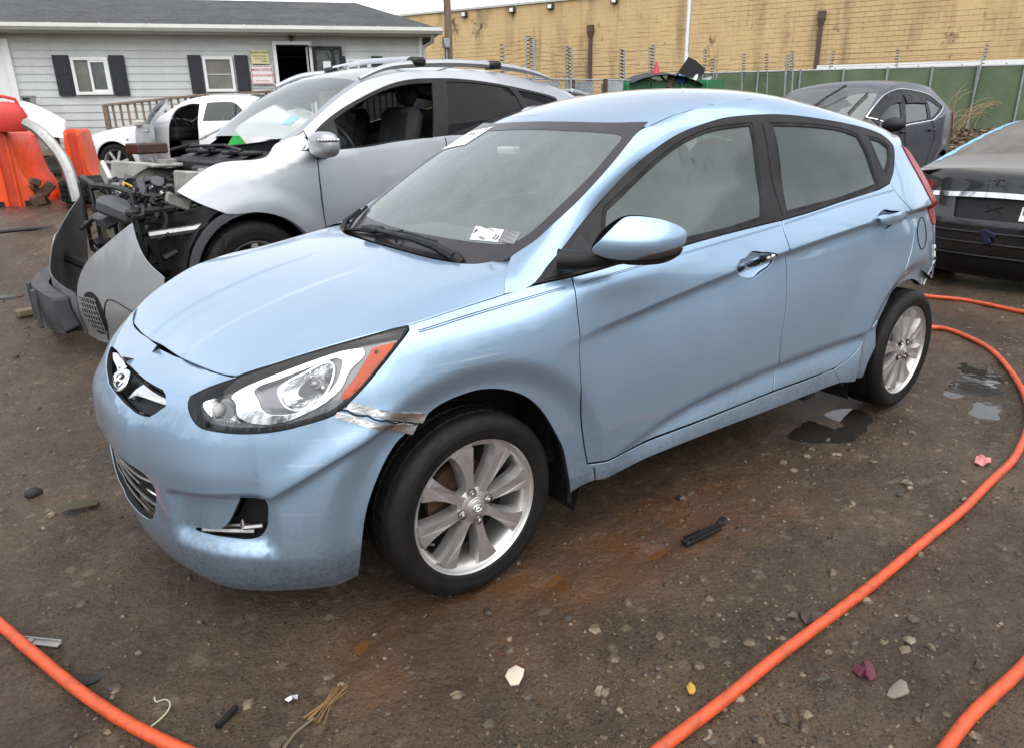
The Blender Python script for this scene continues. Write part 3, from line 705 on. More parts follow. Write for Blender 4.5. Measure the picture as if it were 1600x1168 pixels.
CRV = Skin([(-.85, .60), (-.6, .78), (-.3, .87), (.2, .905), (2.4, .905), (2.9, .87), (3.2, .80), (3.4, .70)],
           [(-.85, .55, .75, .80), (-.3, .74, .96, 1.03), (.25, .72, 1.10, 1.17), (.55, .70, 1.30, 1.34), (.95, .645, 1.52, 1.57), (1.3, .635, 1.585, 1.64), (1.9, .63, 1.60, 1.66), (2.5, .62, 1.565, 1.63), (2.95, .59, 1.46, 1.54), (3.15, .58, 1.34, 1.42), (3.4, .50, 1.20, 1.25)],
           [(-.85, .65), (-.2, .92), (.3, 1.03), (.85, 1.07), (1.6, 1.10), (2.3, 1.16), (2.75, 1.24), (3.4, 1.15)], .66, .06, .025, [(0, .345, .39), (2.62, .345, .39)])
SED_POSE = (1.652, 13.106, -.727, .46)
SED = Skin([(-.95, .62), (-.75, .78), (-.4, .87), (0, .905), (.6, .92), (2.9, .92), (3.5, .86), (3.95, .74)],
           [(-.95, .56, .66, .70), (-.5, .72, .80, .86), (0, .78, .90, .96), (.62, .76, .98, 1.05), (.95, .68, 1.15, 1.20), (1.35, .58, 1.36, 1.41), (1.8, .555, 1.42, 1.47), (2.4, .55, 1.40, 1.455), (2.9, .60, 1.22, 1.28), (3.3, .70, 1.05, 1.11), (3.95, .66, .98, 1.02)],
           [(-.95, .58), (-.4, .74), (.2, .88), (.8, .93), (1.8, .96), (3.0, .98), (3.95, .92)], .60, .07, .03, [(0, .33, .37), (2.95, .33, .37)])
TES_POSE = (9.72, .056, -3.167, -.10)
TES = Skin([(.8, .94), (2.5, .975), (3.2, .965), (3.55, .925), (3.85, .80)],
           [(.8, .66, 1.42, 1.46), (1.6, .68, 1.47, 1.52), (2.2, .70, 1.42, 1.49), (2.8, .72, 1.31, 1.38), (3.2, .76, 1.19, 1.25), (3.45, .80, 1.10, 1.16), (3.65, .80, 1.05, 1.10), (3.86, .78, 1.01, 1.065)],
           [(.8, 1.0), (2.5, 1.02), (3.2, 1.0), (3.86, .93)], .62, .07, .03, [(2.96, .35, .40)])
def TR(y, z):        # its tail
    y = np.asarray(y, float); z = np.asarray(z, float)
    xr = pchip([.15, .30, .45, .60, .75, .90, 1.0, 1.06, 1.10], [3.78, 3.90, 3.96, 3.97, 3.93, 3.90, 3.885, 3.86, 3.80])(z)
    return np.stack([xr-.30*np.abs(y/.95)**2.8, y, z], -1)
BCC = np.array([-.36, 3.32]); BE1 = np.array([-.08, .9968]); BE2 = np.array([-.9968, -.08])
def BC(w, h):        # torn-off bumper cover
    w = np.asarray(w, float); h = np.asarray(h, float)
    k = .42*(1-np.where(w < 0, np.abs(w/.98)**2.4, np.abs(w/.98)**1.35))-.16*h*h-.05*sstep(.25, .0, h)
    p = BCC+w[..., None]*BE1+k[..., None]*BE2
    return np.stack([p[..., 0], p[..., 1], .10+h], -1)
DG = {
 'suv_dlo': [(0.406,1.128,1),(0.633,1.296,0),(0.804,1.396,0),(1.039,1.496,0),(1.262,1.57,0),(1.454,1.605,0),(1.661,1.616,0),(1.876,1.618,0),(2.173,1.599,0),(2.469,1.564,0),(2.761,1.52,0),(2.93,1.479,0),(2.919,1.441,1),(2.726,1.419,0),(2.484,1.389,0),(2.2,1.22,0),(1.61,1.193,0),(1.15,1.163,0),(0.907,1.136,0),(0.697,1.126,0),(0.505,1.116,0)],
 'suv_win': [(0.678,1.295,1),(0.88,1.404,0),(1.177,1.519,0),(1.415,1.567,0),(1.626,1.58,1),(1.485,1.182,1),(1.159,1.176,0),(0.884,1.147,0),(0.607,1.129,1)],
 'suv_rwin': [(1.772,1.592,1),(2.065,1.587,0),(2.396,1.555,1),(2.446,1.491,0),(2.465,1.394,1),(2.041,1.298,0),(1.63,1.2,1)],
 'suv_qwin': [(2.495,1.533,1),(2.744,1.502,0),(2.912,1.462,1),(2.754,1.427,0),(2.553,1.399,1)],
 'suv_fender': [(0.473,1.237,1),(0.28,1.178,0),(0.161,1.096,0),(-0.165,1.068,0),(-0.421,0.918,1),(-0.337,0.852,0),(-0.171,0.766,1),(-0.099,0.759,0),(0.03,0.76,0),(0.182,0.717,0),(0.287,0.65,0),(0.5,0.42,1),(0.56,0.42,1),(0.493,0.731,0),(0.494,0.941,0),(0.508,1.116,1)],
 'suv_crease': [(-0.165,1.068,0),(0.14,1.054,0),(0.504,1.058,0),(1.027,1.052,0)],
 'suv_ws': [(0.454,-0.979,0),(0.594,-1.005,0),(0.789,-1.062,0),(1.019,-1.018,0),(0.985,0.025,0),(0.712,0.263,0),(0.313,0.299,0)],
 'crv_dlo': [(0.355,1.186,1),(0.529,1.314,0),(0.798,1.442,0),(1.09,1.503,0),(1.344,1.523,0),(1.729,1.51,0),(2.124,1.477,0),(2.357,1.422,0),(2.549,1.301,1),(2.354,1.219,0),(2.066,1.132,1),(1.36,1.098,0),(0.71,1.073,0)],
 'crv_w1': [(0.374,1.167,1),(0.562,1.291,0),(0.838,1.395,0),(1.098,1.431,0),(1.164,1.424,1),(0.966,1.099,1),(0.778,1.091,0)],
 'crv_w2': [(1.325,1.42,1),(1.63,1.427,0),(2.006,1.419,1),(1.893,1.147,1),(1.13,1.109,1)],
 'crv_w3': [(2.093,1.412,1),(2.266,1.362,0),(2.455,1.291,1),(2.298,1.232,0),(2.02,1.151,1)],
 'crv_lamp': [(2.808,1.269,0),(2.972,1.081,0),(2.94,1.001,0),(2.76,1.031,0),(2.604,1.191,0)],
 'crv_arch': [(1.978,0.557,0),(2.056,0.697,0),(2.295,0.766,0),(2.602,0.782,0)],
 'crv_gap': [(1.311,1.522,0),(0.994,1.087,0),(1.096,0.87,0),(1.189,0.696,0)],
 'crv_gap2': [(1.921,1.122,0),(2.136,0.991,0),(2.15,0.836,0),(1.933,0.637,0)],
 'crv_h1': [(1.004,0.987,0),(2.088,1.03,0)],
 'crv_ws': [(0.856,-0.946,0),(0.618,-0.918,0),(0.381,-0.906,0),(0.411,-0.593,0),(0.534,0.111,0),(0.785,1.115,0),(0.892,0.009,0)],
 'sed_arch': [(-0.425,0.556,0),(-0.306,0.677,0),(-0.132,0.712,0),(0.071,0.659,0),(0.206,0.491,0),(0.239,0.368,0)],
 'sed_open': [(1.174,0.927,1),(1.143,1.193,0),(1.397,1.293,0),(1.587,1.289,1),(1.619,0.95,0),(1.557,0.685,1),(1.136,0.631,1)],
 'sed_rwin': [(1.735,1.301,1),(2.126,1.301,0),(2.233,1.263,1),(2.285,1.013,1),(1.765,1.001,1)],
 'sed_qwin': [(2.26,1.257,1),(2.475,1.127,1),(2.317,1.022,1)],
 'sed_dlo': [(0.415,0.966,1),(0.768,1.229,0),(1.062,1.38,0),(1.614,1.369,0),(2.216,1.323,0),(2.506,1.126,1),(2.319,1.004,0),(1.636,0.979,0),(0.972,0.965,0)],
 'sed_gap': [(0.431,0.966,0),(0.464,0.699,0),(0.465,0.457,0)],
 'bc_near': [(-0.552,0.516,0),(-0.843,0.768,1),(-0.873,0.659,0),(-0.923,0.543,0),(-1.001,0.443,1),(-0.906,0.303,0),(-0.718,0.142,1),(-0.511,0.175,0),(-0.463,0.229,0),(-0.556,0.345,0)],
 'bc_far': [(-0.414,0.899,1),(-0.47,0.808,0),(-0.549,0.718,0),(-0.684,0.625,0),(-0.552,0.516,0),(-0.365,0.438,0),(-0.135,0.487,0),(0.13,0.572,0)],
 'bc_black': [(-0.311,0.432,1),(-0.21,0.24,0)],
 'tes_bar': [(-0.617,0.863,0),(0.168,0.874,0),(0.18,0.829,0),(-0.585,0.832,0)],
 'tes_pts': [(-0.052,0.976,0),(0.181,0.736,0),(-0.036,0.748,0),(-0.019,0.542,0),(-0.634,0.913,0),(-0.547,0.784,0),(-0.488,0.681,0),(-0.384,0.479,0),(-0.503,0.215,0)],
 'tes_top': [(3.3,-1.156,0),(2.483,-0.85,0),(3.694,-0.676,0),(3.807,0.124,0),(3.747,-1.039,0)],
}
M['silver'] = paint('silver metallic paint', (.43, .44, .46), .75, .42)
M['white_paint'] = paint('pearl white paint', (.74, .74, .75), .1, .3)
M['navy'] = paint('dark blue metallic paint', (.011, .014, .030), 0.0, .4, (.20, .19, .18), .22, coat=.45)
M['black_paint'] = paint('black paint under dust', (.012, .012, .013), .1, .25, (.27, .25, .225), .62)
M['grey_paint'] = paint('grey paint', (.30, .31, .33), .4, .35)
M['pg'] = glass('dark privacy glass', (.05, .05, .055), .10, (.02, .02, .022), ior=1.28)
M['cg'] = glass('car side glass', (.42, .46, .45), .15, (.20, .23, .22), ior=1.5)
M['cws'] = glass('car windscreen', (.62, .70, .66), .18, (.50, .56, .53), ior=1.8)
M['dustglass'] = worn('dusty dark glass', (.12, .11, .10), .62, var=.2, scale=3, dirt=(.24, .22, .19), dirt_amt=.6, dscale=2, Specular_IOR_Level=.3)
M['hole'] = worn('unlit cabin', (.012, .012, .013), .9, var=.3)
M['bluetape'] = worn('blue masking tape', (.20, .46, .66), .6, var=.25, scale=14, dirt=(.45, .5, .52), dirt_amt=.5, dscale=5)
M['orange'] = worn('orange barrier plastic', (.80, .085, .018), .42, var=.12, scale=5, bump=.1, bscale=40, dirt=(.16, .06, .03), dirt_amt=.35, dscale=3)
M['greyplastic'] = worn('unpainted grey plastic', (.06, .062, .068), .55, var=.25, bump=.15, bscale=120)
M['whiteplastic'] = worn('dirty white plastic', (.42, .42, .38), .5, var=.2, dirt=(.12, .10, .07), dirt_amt=.6)
M['alum'] = worn('bare aluminium', (.40, .40, .39), .45, .8, var=.25, scale=12, dirt=(.10, .07, .05), dirt_amt=.5)
M['green'] = worn('green painted steel', (.012, .16, .055), .45, var=.25, scale=4, dirt=(.05, .035, .02), dirt_amt=.5)

# ---------------------------------------------------------------- ground
def vnoise(x, y, seed=0):
    xi = np.floor(x).astype(np.int64); yi = np.floor(y).astype(np.int64); u = x-xi; v = y-yi
    u = u*u*(3-2*u); v = v*v*(3-2*v)
    def h(a, b):
        n = (a*374761393+b*668265263+seed*1442695041) & 0xffffffff
        n = ((n ^ (n >> 13))*1274126177) & 0xffffffff
        return ((n ^ (n >> 16)) & 0xffff)/65535.
    return (h(xi, yi)*(1-u)+h(xi+1, yi)*u)*(1-v)+(h(xi, yi+1)*(1-u)+h(xi+1, yi+1)*u)*v
def cam_dr(x, y):      # metres ahead of / to the right of the gateway where the picture was taken
    dx = x+1.0467; dy = y+2.4746
    return .5844*dx+.8115*dy, .8115*dx-.5844*dy
POOLS = [  # x, y, rx, ry, depth, rot
 (2.15, -.72, .42, .20, .030, .1), (2.95, -1.0, .62, .20, .020, .25), (.20, -.90, .16, .04, .020, .3), (.70, -.98, .16, .03, .016, .1), (-.40, -.78, .15, .05, .022, .7), (3.55, -.75, .40, .15, .016, .5), (-.9, 4.9, .6, .25, .03, .5)]
def terrain(x, y, micro=True):
    x = np.asarray(x, float); y = np.asarray(y, float)
    d, r = cam_dr(x, y)
    left = 1-sstep(-3.2, -1.2, r); mid = 1-sstep(1.2, 3.4, r)
    z = .115*sstep(3.7, 5.5, d)*mid+.42*sstep(6.4, 8.3, d)*left*mid*(1-.3*sstep(10, 13, d))
    z = z+.15*sstep(6.6, 9.2, d)*(1-mid)*(1-sstep(4.6, 6.2, r))+.15*sstep(9, 13, d)*(1-left)*mid
    z = z+.75*sstep(18, 25, d)*sstep(4, 9, r)+.12*sstep(12, 18, d)
    z = z-.10*sstep(5.4, 7.0, d)*sstep(3.0, 4.6, r)*(1-sstep(9, 13, d))
    # kerb-like bank in front of the barriers
    if micro:
        flat = .25+.75*sstep(.2, 1.2, np.minimum(np.hypot(x, y+.75), np.hypot(x-2.55, y+.75)))
        n = (vnoise(x*1.3, y*1.3, 1)-.5)*.030+(vnoise(x*4.1+7, y*4.1, 2)-.5)*.018+(vnoise(x*11, y*11+3, 3)-.5)*.010+(vnoise(x*29, y*29, 4)-.5)*.0065+np.maximum(vnoise(x*53, y*53, 5)-.62, 0)*.013
        z = z+n*flat-.004
        for px, py, rx, ry, dp, rot in POOLS:
            c, s = math.cos(rot), math.sin(rot); a = ((x-px)*c+(y-py)*s)/rx; b = (-(x-px)*s+(y-py)*c)/ry
            z = z-dp*(1-sstep(.25, 1.45, np.hypot(a, b)))*(.25+1.5*vnoise(x*7.3+px, y*7.3, 6))
    return z
def axis(lo, hi, fine, far):
    a = list(np.arange(lo, hi+1e-9, fine)); st = fine
    for sgn in (1, -1):
        st = fine; p = hi if sgn > 0 else lo
        while abs(p) < far:
            st = min(st*1.07, 12); p += sgn*st
            a.append(p)
    return np.array(sorted(a))
gx = axis(-3.2, 4.6, .0225, 320); gy = axis(-2.6, 3.2, .0225, 320)
X, Y = np.meshgrid(gx, gy)
Z = terrain(X, Y)
Z = np.where(np.hypot(X, Y) > 60, np.minimum(Z, .3), Z)
nx, ny = len(gx), len(gy)
gm = NT('wet dirt'); c = gm.coord('Object')
big = gm.noise(c, .55, 5, .6); mid = gm.noise(c, 2.6, 6, .65); fine = gm.noise(c, 14, 6, .7); grit = gm.noise(c, 70, 4, .7)
col = gm.mix(gm.ramp(mid, (.32, 0), (.70, 1)), (.044, .0245, .0118), (.130, .081, .042))
col = gm.mix(gm.ramp(fine, (.38, 0), (.74, .75)), col, (.15, .102, .058))
col = gm.mix(gm.ramp(grit, (.55, 0), (.70, .7)), col, (.20, .155, .10))
col = gm.mix(gm.ramp(gm.noise(c, 95, 3), (.34, .85), (.46, 0)), col, (.012, .009, .0065))
# trodden-in pale stone and gravel faces
vo = gm.n('ShaderNodeTexVoronoi'); vo.inputs['Scale'].default_value = 13; vo.inputs['Randomness'].default_value = 1
wv = gm.n('ShaderNodeMapping'); nzc = gm.n('ShaderNodeTexNoise'); nzc.inputs['Scale'].default_value = 22; gm.l(c, nzc.inputs['Vector'])
ad = gm.n('ShaderNodeVectorMath', operation='MULTIPLY_ADD'); ad.inputs[1].default_value = (.05, .05, .05); gm.l(nzc.outputs['Color'], ad.inputs[0]); gm.l(c, ad.inputs[2]); gm.l(ad.outputs[0], vo.inputs['Vector'])
near = gm.ramp(gm.noise(c, .9, 3), (.36, 0), (.52, 1))
st_ = gm.math('MULTIPLY', gm.ramp(vo.outputs['Distance'], (.20, 1), (.30, 0)), gm.math('MULTIPLY', near, gm.ramp(gm.noise(c, 6, 2), (.44, 0), (.52, 1))))
col = gm.mix(gm.math('MULTIPLY', st_, .8), col, gm.mix(fine, (.13, .095, .06), (.30, .235, .155)))
# rust-brown silt washed down along the car
sx = gm.n('ShaderNodeSeparateXYZ'); gm.l(c, sx.inputs[0])
def band(axis_out, a, b, soft):
    return gm.math('MULTIPLY', gm.ramp(gm.math('MULTIPLY_ADD', axis_out, 1.0), (0, 0), (1, 1)), 1.0)
yy = gm.math('ADD', sx.outputs['Y'], gm.math('MULTIPLY', gm.math('SUBTRACT', mid, .5), .5))
mr_ = gm.n('ShaderNodeMapRange', interpolation_type='SMOOTHSTEP'); mr_.inputs[1].default_value = -1.30; mr_.inputs[2].default_value = -1.0; gm.l(yy, mr_.inputs[0])
mr2 = gm.n('ShaderNodeMapRange', interpolation_type='SMOOTHSTEP'); mr2.inputs[1].default_value = -.55; mr2.inputs[2].default_value = -.80; gm.l(yy, mr2.inputs[0])
mr3 = gm.n('ShaderNodeMapRange', interpolation_type='SMOOTHSTEP'); mr3.inputs[1].default_value = 2.0; mr3.inputs[2].default_value = .9; gm.l(sx.outputs['X'], mr3.inputs[0])
mr4 = gm.n('ShaderNodeMapRange', interpolation_type='SMOOTHSTEP'); mr4.inputs[1].default_value = -.75; mr4.inputs[2].default_value = -.35; gm.l(sx.outputs['X'], mr4.inputs[0])
silt = gm.math('MULTIPLY', gm.math('MULTIPLY', mr_.outputs[0], mr2.outputs[0]), gm.math('MULTIPLY', mr3.outputs[0], mr4.outputs[0]))
silt = gm.math('MULTIPLY', silt, gm.ramp(mid, (.30, .35), (.62, .95)))
col = gm.mix(silt, col, (.115, .048, .017))
wet = gm.ramp(gm.math('ADD', gm.math('MULTIPLY', big, .6), gm.math('MULTIPLY', mid, .4)), (.43, 0), (.68, 1))
col = gm.mix(gm.mix(wet, .55, 0.0), col, (.016, .011, .007))
rg = gm.mix(wet, .10, .46)
rg = gm.mix(gm.ramp(grit, (.4, 0), (.7, .5)), rg, .7)
glz = gm.math('MULTIPLY', silt, gm.ramp(gm.noise(c, 4.5, 4), (.42, 0), (.56, 1)))
rg = gm.mix(glz, rg, .10)
h = gm.math('ADD', gm.math('MULTIPLY', gm.noise(c, 38, 6, .7), .6), gm.math('MULTIPLY', gm.noise(c, 130, 4, .7), .35))
h = gm.math('MULTIPLY', h, gm.math('SUBTRACT', 1.0, gm.math('MULTIPLY', glz, .8)))
nrm = gm.bump(h, 1.0, .026)
gm.bsdf(col, rg, 0.0, nrm, Specular_IOR_Level=.5)
me = bpy.data.meshes.new('ground')
V = np.stack([X.ravel(), Y.ravel(), Z.ravel()], 1)
i = (np.arange(ny-1)[:, None]*nx+np.arange(nx-1)[None]).ravel()
me.vertices.add(len(V)); me.vertices.foreach_set('co', V.ravel())
q4 = np.stack([i, i+1, i+nx+1, i+nx], 1).astype(np.int32)
me.loops.add(q4.size); me.loops.foreach_set('vertex_index', q4.ravel())
me.polygons.add(len(q4)); me.polygons.foreach_set('loop_start', np.arange(0, q4.size, 4, dtype=np.int32))
me.polygons.foreach_set('use_smooth', np.ones(len(q4), bool))
me.update(calc_edges=True); me.materials.append(gm.m)
gobj = bpy.data.objects.new('ground', me); COL.objects.link(gobj); tag(gobj, kind='structure')
def gz(x, y): return float(terrain(np.array([x]), np.array([y]))[0])
def gz0(x, y): return float(terrain(np.array([x]), np.array([y]), False)[0])

# standing water: level sheets that the mud rises out of
def water(name, colr, rough):
    m = NT(name); c = m.coord(); f = m.noise(c, 6, 3)
    b = m.bump(m.noise(c, 14, 2), .06, .01)
    m.bsdf(m.ramp(f, (.3, tuple(v*.8 for v in colr)), (.7, tuple(v*1.15 for v in colr))), rough, 0, b, Specular_IOR_Level=.6); return m.m
W_G = water('grey puddle water', (.030, .026, .022), .04); W_B = water('muddy brown water', (.115, .052, .020), .12)
for k, (px, py, rx, ry, dp, rot) in enumerate(POOLS):
    aa = np.linspace(0, 2*math.pi, 60); ee_ = []
    for q_ in (.15, .35, .55, .75, 1.5):
        u, v = q_*rx*np.cos(aa), q_*ry*np.sin(aa); ee_.append(terrain(px+u*math.cos(rot)-v*math.sin(rot), py+u*math.sin(rot)+v*math.cos(rot)))
    lvl = min(float(np.percentile(np.concatenate(ee_[:4]), 62 if k in (0, 1, 5) else 30)), float(ee_[4].min())+.002)
    n = 28; vs = []
    for a in np.linspace(0, 2*math.pi, n, endpoint=False):
        x, y = 1.5*rx*math.cos(a), 1.5*ry*math.sin(a); vs.append((px+x*math.cos(rot)-y*math.sin(rot), py+x*math.sin(rot)+y*math.cos(rot), lvl))
    tag(mesh('puddle', vs, [tuple(range(n))], W_B if k in (2, 3, 4) else W_G), kind='structure')

# gravel and grit trodden into the mud: one mass
random.seed(21)
gv = []; gf = []
def pebble(x, y, r, flat):
    z = gz(x, y); b = len(gv); n = 6; a0 = random.random()*6.28
    el = random.uniform(.6, 1.0); ar = random.random()*3.14; ca, sa = math.cos(ar), math.sin(ar)
    def P(u, v, w): return (x+(u*ca-v*el*sa), y+(u*sa+v*el*ca), z+w)
    for rr, hh in ((1.0, -.2), (.92, .35), (.5, .9)):
        for k in range(n):
            t = a0+k*6.283/n; q = r*rr*random.uniform(.8, 1.15)
            gv.append(P(q*math.cos(t), q*math.sin(t), r*flat*hh))
    for lv in range(2):
        for k in range(n): gf.append((b+lv*n+k, b+lv*n+(k+1) % n, b+(lv+1)*n+(k+1) % n, b+(lv+1)*n+k))
    gf.append(tuple(b+2*n+k for k in range(n)))
cnt = 0
while cnt < 7500:
    d = .9+5.2*random.random()**1.5; r = d*random.uniform(-.82, .82)
    x = -1.0467+.5844*d+.8115*r; y = -2.4746+.8115*d-.5844*r
    if -.7 < x < 2.9 and -.72 < y < .8: continue
    w = vnoise(np.array([x*1.1+3]), np.array([y*1.1]), 9)[0]
    if random.random() > .25+.9*w: continue
    pebble(x, y, random.choice((.003, .003, .004, .004, .005, .006, .008, .012 if random.random() < .5 else .004, .022 if random.random() < .22 else .003)), random.uniform(.3, .7)); cnt += 1
gmat = NT('mixed gravel'); c = gmat.coord()
vz = gmat.n('ShaderNodeTexVoronoi'); vz.inputs['Scale'].default_value = 31; gmat.l(c, vz.inputs['Vector'])
sp_ = gmat.n('ShaderNodeSeparateColor'); gmat.l(vz.outputs['Color'], sp_.inputs[0])
gmat.bsdf(gmat.mix(gmat.ramp(gmat.noise(c, 60, 3), (.4, 0), (.7, .5)), gmat.ramp(sp_.outputs[0], (.0, (.022, .016, .011)), (.5, (.070, .048, .030)), (.82, (.13, .092, .055)), (1, (.26, .20, .135))), (.05, .04, .03)), .5)
tag(mesh('gravel', gv, gf, gmat.m), kind='stuff')
# ---------------------------------------------------------------- office building
M['siding'] = worn('grey vinyl siding', (.53, .545, .535), .55, var=.05, scale=2, dirt=(.24, .25, .25), dirt_amt=.35, dscale=1.2)
M['wtrim'] = worn('white trim', (.74, .75, .74), .5, var=.05)
M['gutter'] = worn('weathered white gutter', (.50, .51, .47), .5, var=.12, scale=3, dirt=(.22, .22, .19), dirt_amt=.5)
M['shutter'] = worn('dark shutter', (.006, .0075, .013), .5, var=.2)
M['shingle'] = worn('asphalt shingle', (.045, .046, .048), .9, var=.35, scale=5, bump=.6, bscale=14, dirt=(.085, .085, .082), dirt_amt=.6, dscale=1.3)
M['pane'] = worn('dim window pane', (.17, .165, .15), .08, var=.25, scale=1.5)
M['curtain'] = worn('curtained pane', (.115, .12, .125), .10, var=.3, scale=2)
M['oldwood'] = worn('weathered timber', (.155, .115, .08), .85, var=.3, scale=7, bump=.3, bscale=30)
M['greywood'] = worn('grey timber', (.20, .20, .195), .85, var=.25, scale=6)
M['yellow'] = worn('faded yellow sign', (.66, .60, .30), .55, var=.06)
M['signwhite'] = worn('white sign', (.76, .74, .73), .5, var=.04)
M['signred'] = worn('red sign paint', (.52, .03, .05), .5, var=.08)
M['galv'] = worn('galvanised steel', (.30, .32, .33), .5, .5, var=.2, scale=8)
M['insul'] = worn('black insulator', (.025, .025, .027), .5, var=.2)
M['brownmetal'] = worn('brown painted metal', (.075, .042, .034), .6, var=.25, scale=6)

ORZ = math.atan2(13.16-16.47, 7.51+.84)
off = thing('office_building', 'grey clapboard office with dark shutters, white gutter and an open door', 'building', (-.84, 16.47, 0), ORZ)
def obox(name, x0, x1, z0, z1, y0, y1, mat, par=None, bev=0.0):
    return MB().box(((x0+x1)/2, (y0+y1)/2, (z0+z1)/2), (x1-x0, y1-y0, z1-z0), bev=bev).build(name, M[mat] if isinstance(mat, str) else mat, par if par is not None else off)
# core behind the boards, with the doorway left open
core = MB()
for x0, x1, z0, z1 in ((-4, 6.02, .55, 3.18), (6.75, 9.17, .55, 3.18), (6.02, 6.75, 2.99, 3.18), (6.02, 6.75, .55, .98)):
    core.box(((x0+x1)/2, .10, (z0+z1)/2), (x1-x0, .14, z1-z0))
core.box((9.10, 3.4, 1.87), (.14, 6.5, 2.62)); core.box((-3.93, 3.4, 1.87), (.14, 6.5, 2.62)); core.box((2.6, 6.7, 1.87), (13.1, .14, 2.62))
core.build('wall', M['siding'], off)
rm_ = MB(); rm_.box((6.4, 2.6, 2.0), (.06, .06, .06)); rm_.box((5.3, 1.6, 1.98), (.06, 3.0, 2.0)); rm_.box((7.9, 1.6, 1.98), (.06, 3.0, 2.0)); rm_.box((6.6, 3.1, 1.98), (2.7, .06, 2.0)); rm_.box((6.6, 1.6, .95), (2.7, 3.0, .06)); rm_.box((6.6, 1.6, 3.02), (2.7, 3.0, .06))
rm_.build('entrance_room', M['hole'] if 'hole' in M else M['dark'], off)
pitch = .148
shared = {}
def board(x0, x1, z):
    L_ = round(x1-x0, 3)
    if L_ not in shared:
        v = [(0, -.004, 0), (L_, -.004, 0), (0, -.022, 0), (L_, -.022, 0), (0, -.022, .012), (L_, -.022, .012), (0, -.005, pitch+.008), (L_, -.005, pitch+.008), (0, .03, pitch), (L_, .03, pitch)]
        f = [(0, 1, 3, 2), (2, 3, 5, 4), (4, 5, 7, 6), (6, 7, 9, 8), (0, 2, 4, 6, 8), (1, 9, 7, 5, 3)]
        me_ = bpy.data.meshes.new('siding_board'); me_.from_pydata(v, [], f); me_.materials.append(M['siding']); shared[L_] = me_
    o = bpy.data.objects.new('siding_board', shared[L_]); COL.objects.link(o); o.parent = off; o.location = (x0, .03, z)
z = 3.16-pitch*15
for k in range(15):
    zz = z+k*pitch
    if zz < 2.93:
        board(-3.0, .02, zz); board(.96, 5.975, zz); board(6.80, 9.14, zz)
    else: board(-3.0, 9.14, zz)
obox('corner_trim', 9.12, 9.20, .6, 3.18, -.02, .08, 'wtrim')
obox('skirting', -3.0, 9.14, .35, .93, .06, .12, 'greywood')
# roof with a hipped end
rf = MB()
ey, ez, ry, rz_ = -.42, 3.30, 3.5, 4.30
v = [(-4.4, ey, ez), (9.55, ey, ez), (8.0, ry, rz_), (-4.4, ry, rz_), (9.55, 2*ry-ey, ez), (-4.4, 2*ry-ey, ez)]
rf.add(v, [(0, 1, 2, 3), (1, 4, 2), (4, 5, 3, 2)]); rf.add([(x, y, z_-.10) for x, y, z_ in v], [(3, 2, 1, 0), (2, 4, 1), (2, 3, 5, 4)])
rf.add([v[0], v[1], (9.55, ey, ez-.1), (-4.4, ey, ez-.1), v[4], (9.55, 2*ry-ey, ez-.1)], [(0, 3, 2, 1), (1, 2, 5, 4)])
rf.build('roof', M['shingle'], off)
obox('soffit', -4.4, 9.5, 3.165, 3.185, -.40, .02, 'gutter')
gp = [(-.54, 3.31), (-.56, 3.24), (-.52, 3.185), (-.44, 3.175), (-.435, 3.32), (-.46, 3.32), (-.46, 3.20), (-.51, 3.21), (-.53, 3.25), (-.525, 3.31)]
MB().prism(gp, -4.4, 9.58, 'X').build('gutter', M['gutter'], off)
for x in np.arange(-2.6, 9.5, .9): obox('gutter_strap', x-.012, x+.012, 3.312, 3.322, -.53, -.43, 'gutter')
MB().tube([(9.38, -.45, 3.2), (9.38, -.30, 3.05), (9.22, -.06, 2.95), (9.22, -.06, .9)], .04, 8).build('downpipe', M['gutter'], off, True)
def window(x0, x1, z0, z1, slider=True, sides='both', sash=True):
    f = MB(); t = .055
    f.box(((x0+x1)/2, -.045, z1-t/2), (x1-x0, .07, t)); f.box(((x0+x1)/2, -.045, z0+t/2), (x1-x0, .07, t))
    f.box((x0+t/2, -.045, (z0+z1)/2), (t, .07, z1-z0-2*t)); f.box((x1-t/2, -.045, (z0+z1)/2), (t, .07, z1-z0-2*t))
    w = f.build('window', M['wtrim'], off)
    xm = (x0+x1)/2
    if slider:
        obox('pane', x0+t, xm-.02, z0+t, z1-t, -.030, -.022, 'pane', w); obox('pane', xm+.03, x1-t, z0+t, z1-t, -.040, -.030, 'curtain', w)
        s_ = MB(); a, b, c_, d = xm-.03, x1-t, z0+t, z1-t
        for bx_ in (((a+b)/2, -.05, d-.02, b-a, .04), ((a+b)/2, -.05, c_+.02, b-a, .04)): s_.box((bx_[0], -.05, bx_[2]), (bx_[3], .035, .04))
        s_.box((a+.02, -.05, (c_+d)/2), (.045, .035, d-c_-.08)); s_.box((b-.015, -.05, (c_+d)/2), (.03, .035, d-c_-.08)); s_.build('sash', M['wtrim'], w)
    else:
        obox('pane', x0+t, x1-t, (z0+z1)/2+.012, z1-t, -.030, -.022, 'pane', w); obox('pane', x0+t, x1-t, z0+t, (z0+z1)/2-.012, -.035, -.027, 'pane', w)
        obox('sash', x0+t, x1-t, (z0+z1)/2-.012, (z0+z1)/2+.012, -.05, -.02, 'gutter', w)
    return w
def shutter(x0, x1, z0, z1):
    f = MB()
    f.box(((x0+x1)/2, -.03, (z0+z1)/2), (x1-x0, .03, z1-z0))
    for q_ in range(2):
        a = z0+.05+q_*(z1-z0-.05)/2; f.box(((x0+x1)/2, -.047, a+(z1-z0)/4-.045), (x1-x0-.09, .012, (z1-z0)/2-.10))
    f.build('shutter', M['shutter'], off)
window(2.03, 2.72, 2.02, 2.73); shutter(1.70, 2.0, 2.0, 2.77); shutter(2.74, 3.03, 2.0, 2.77)
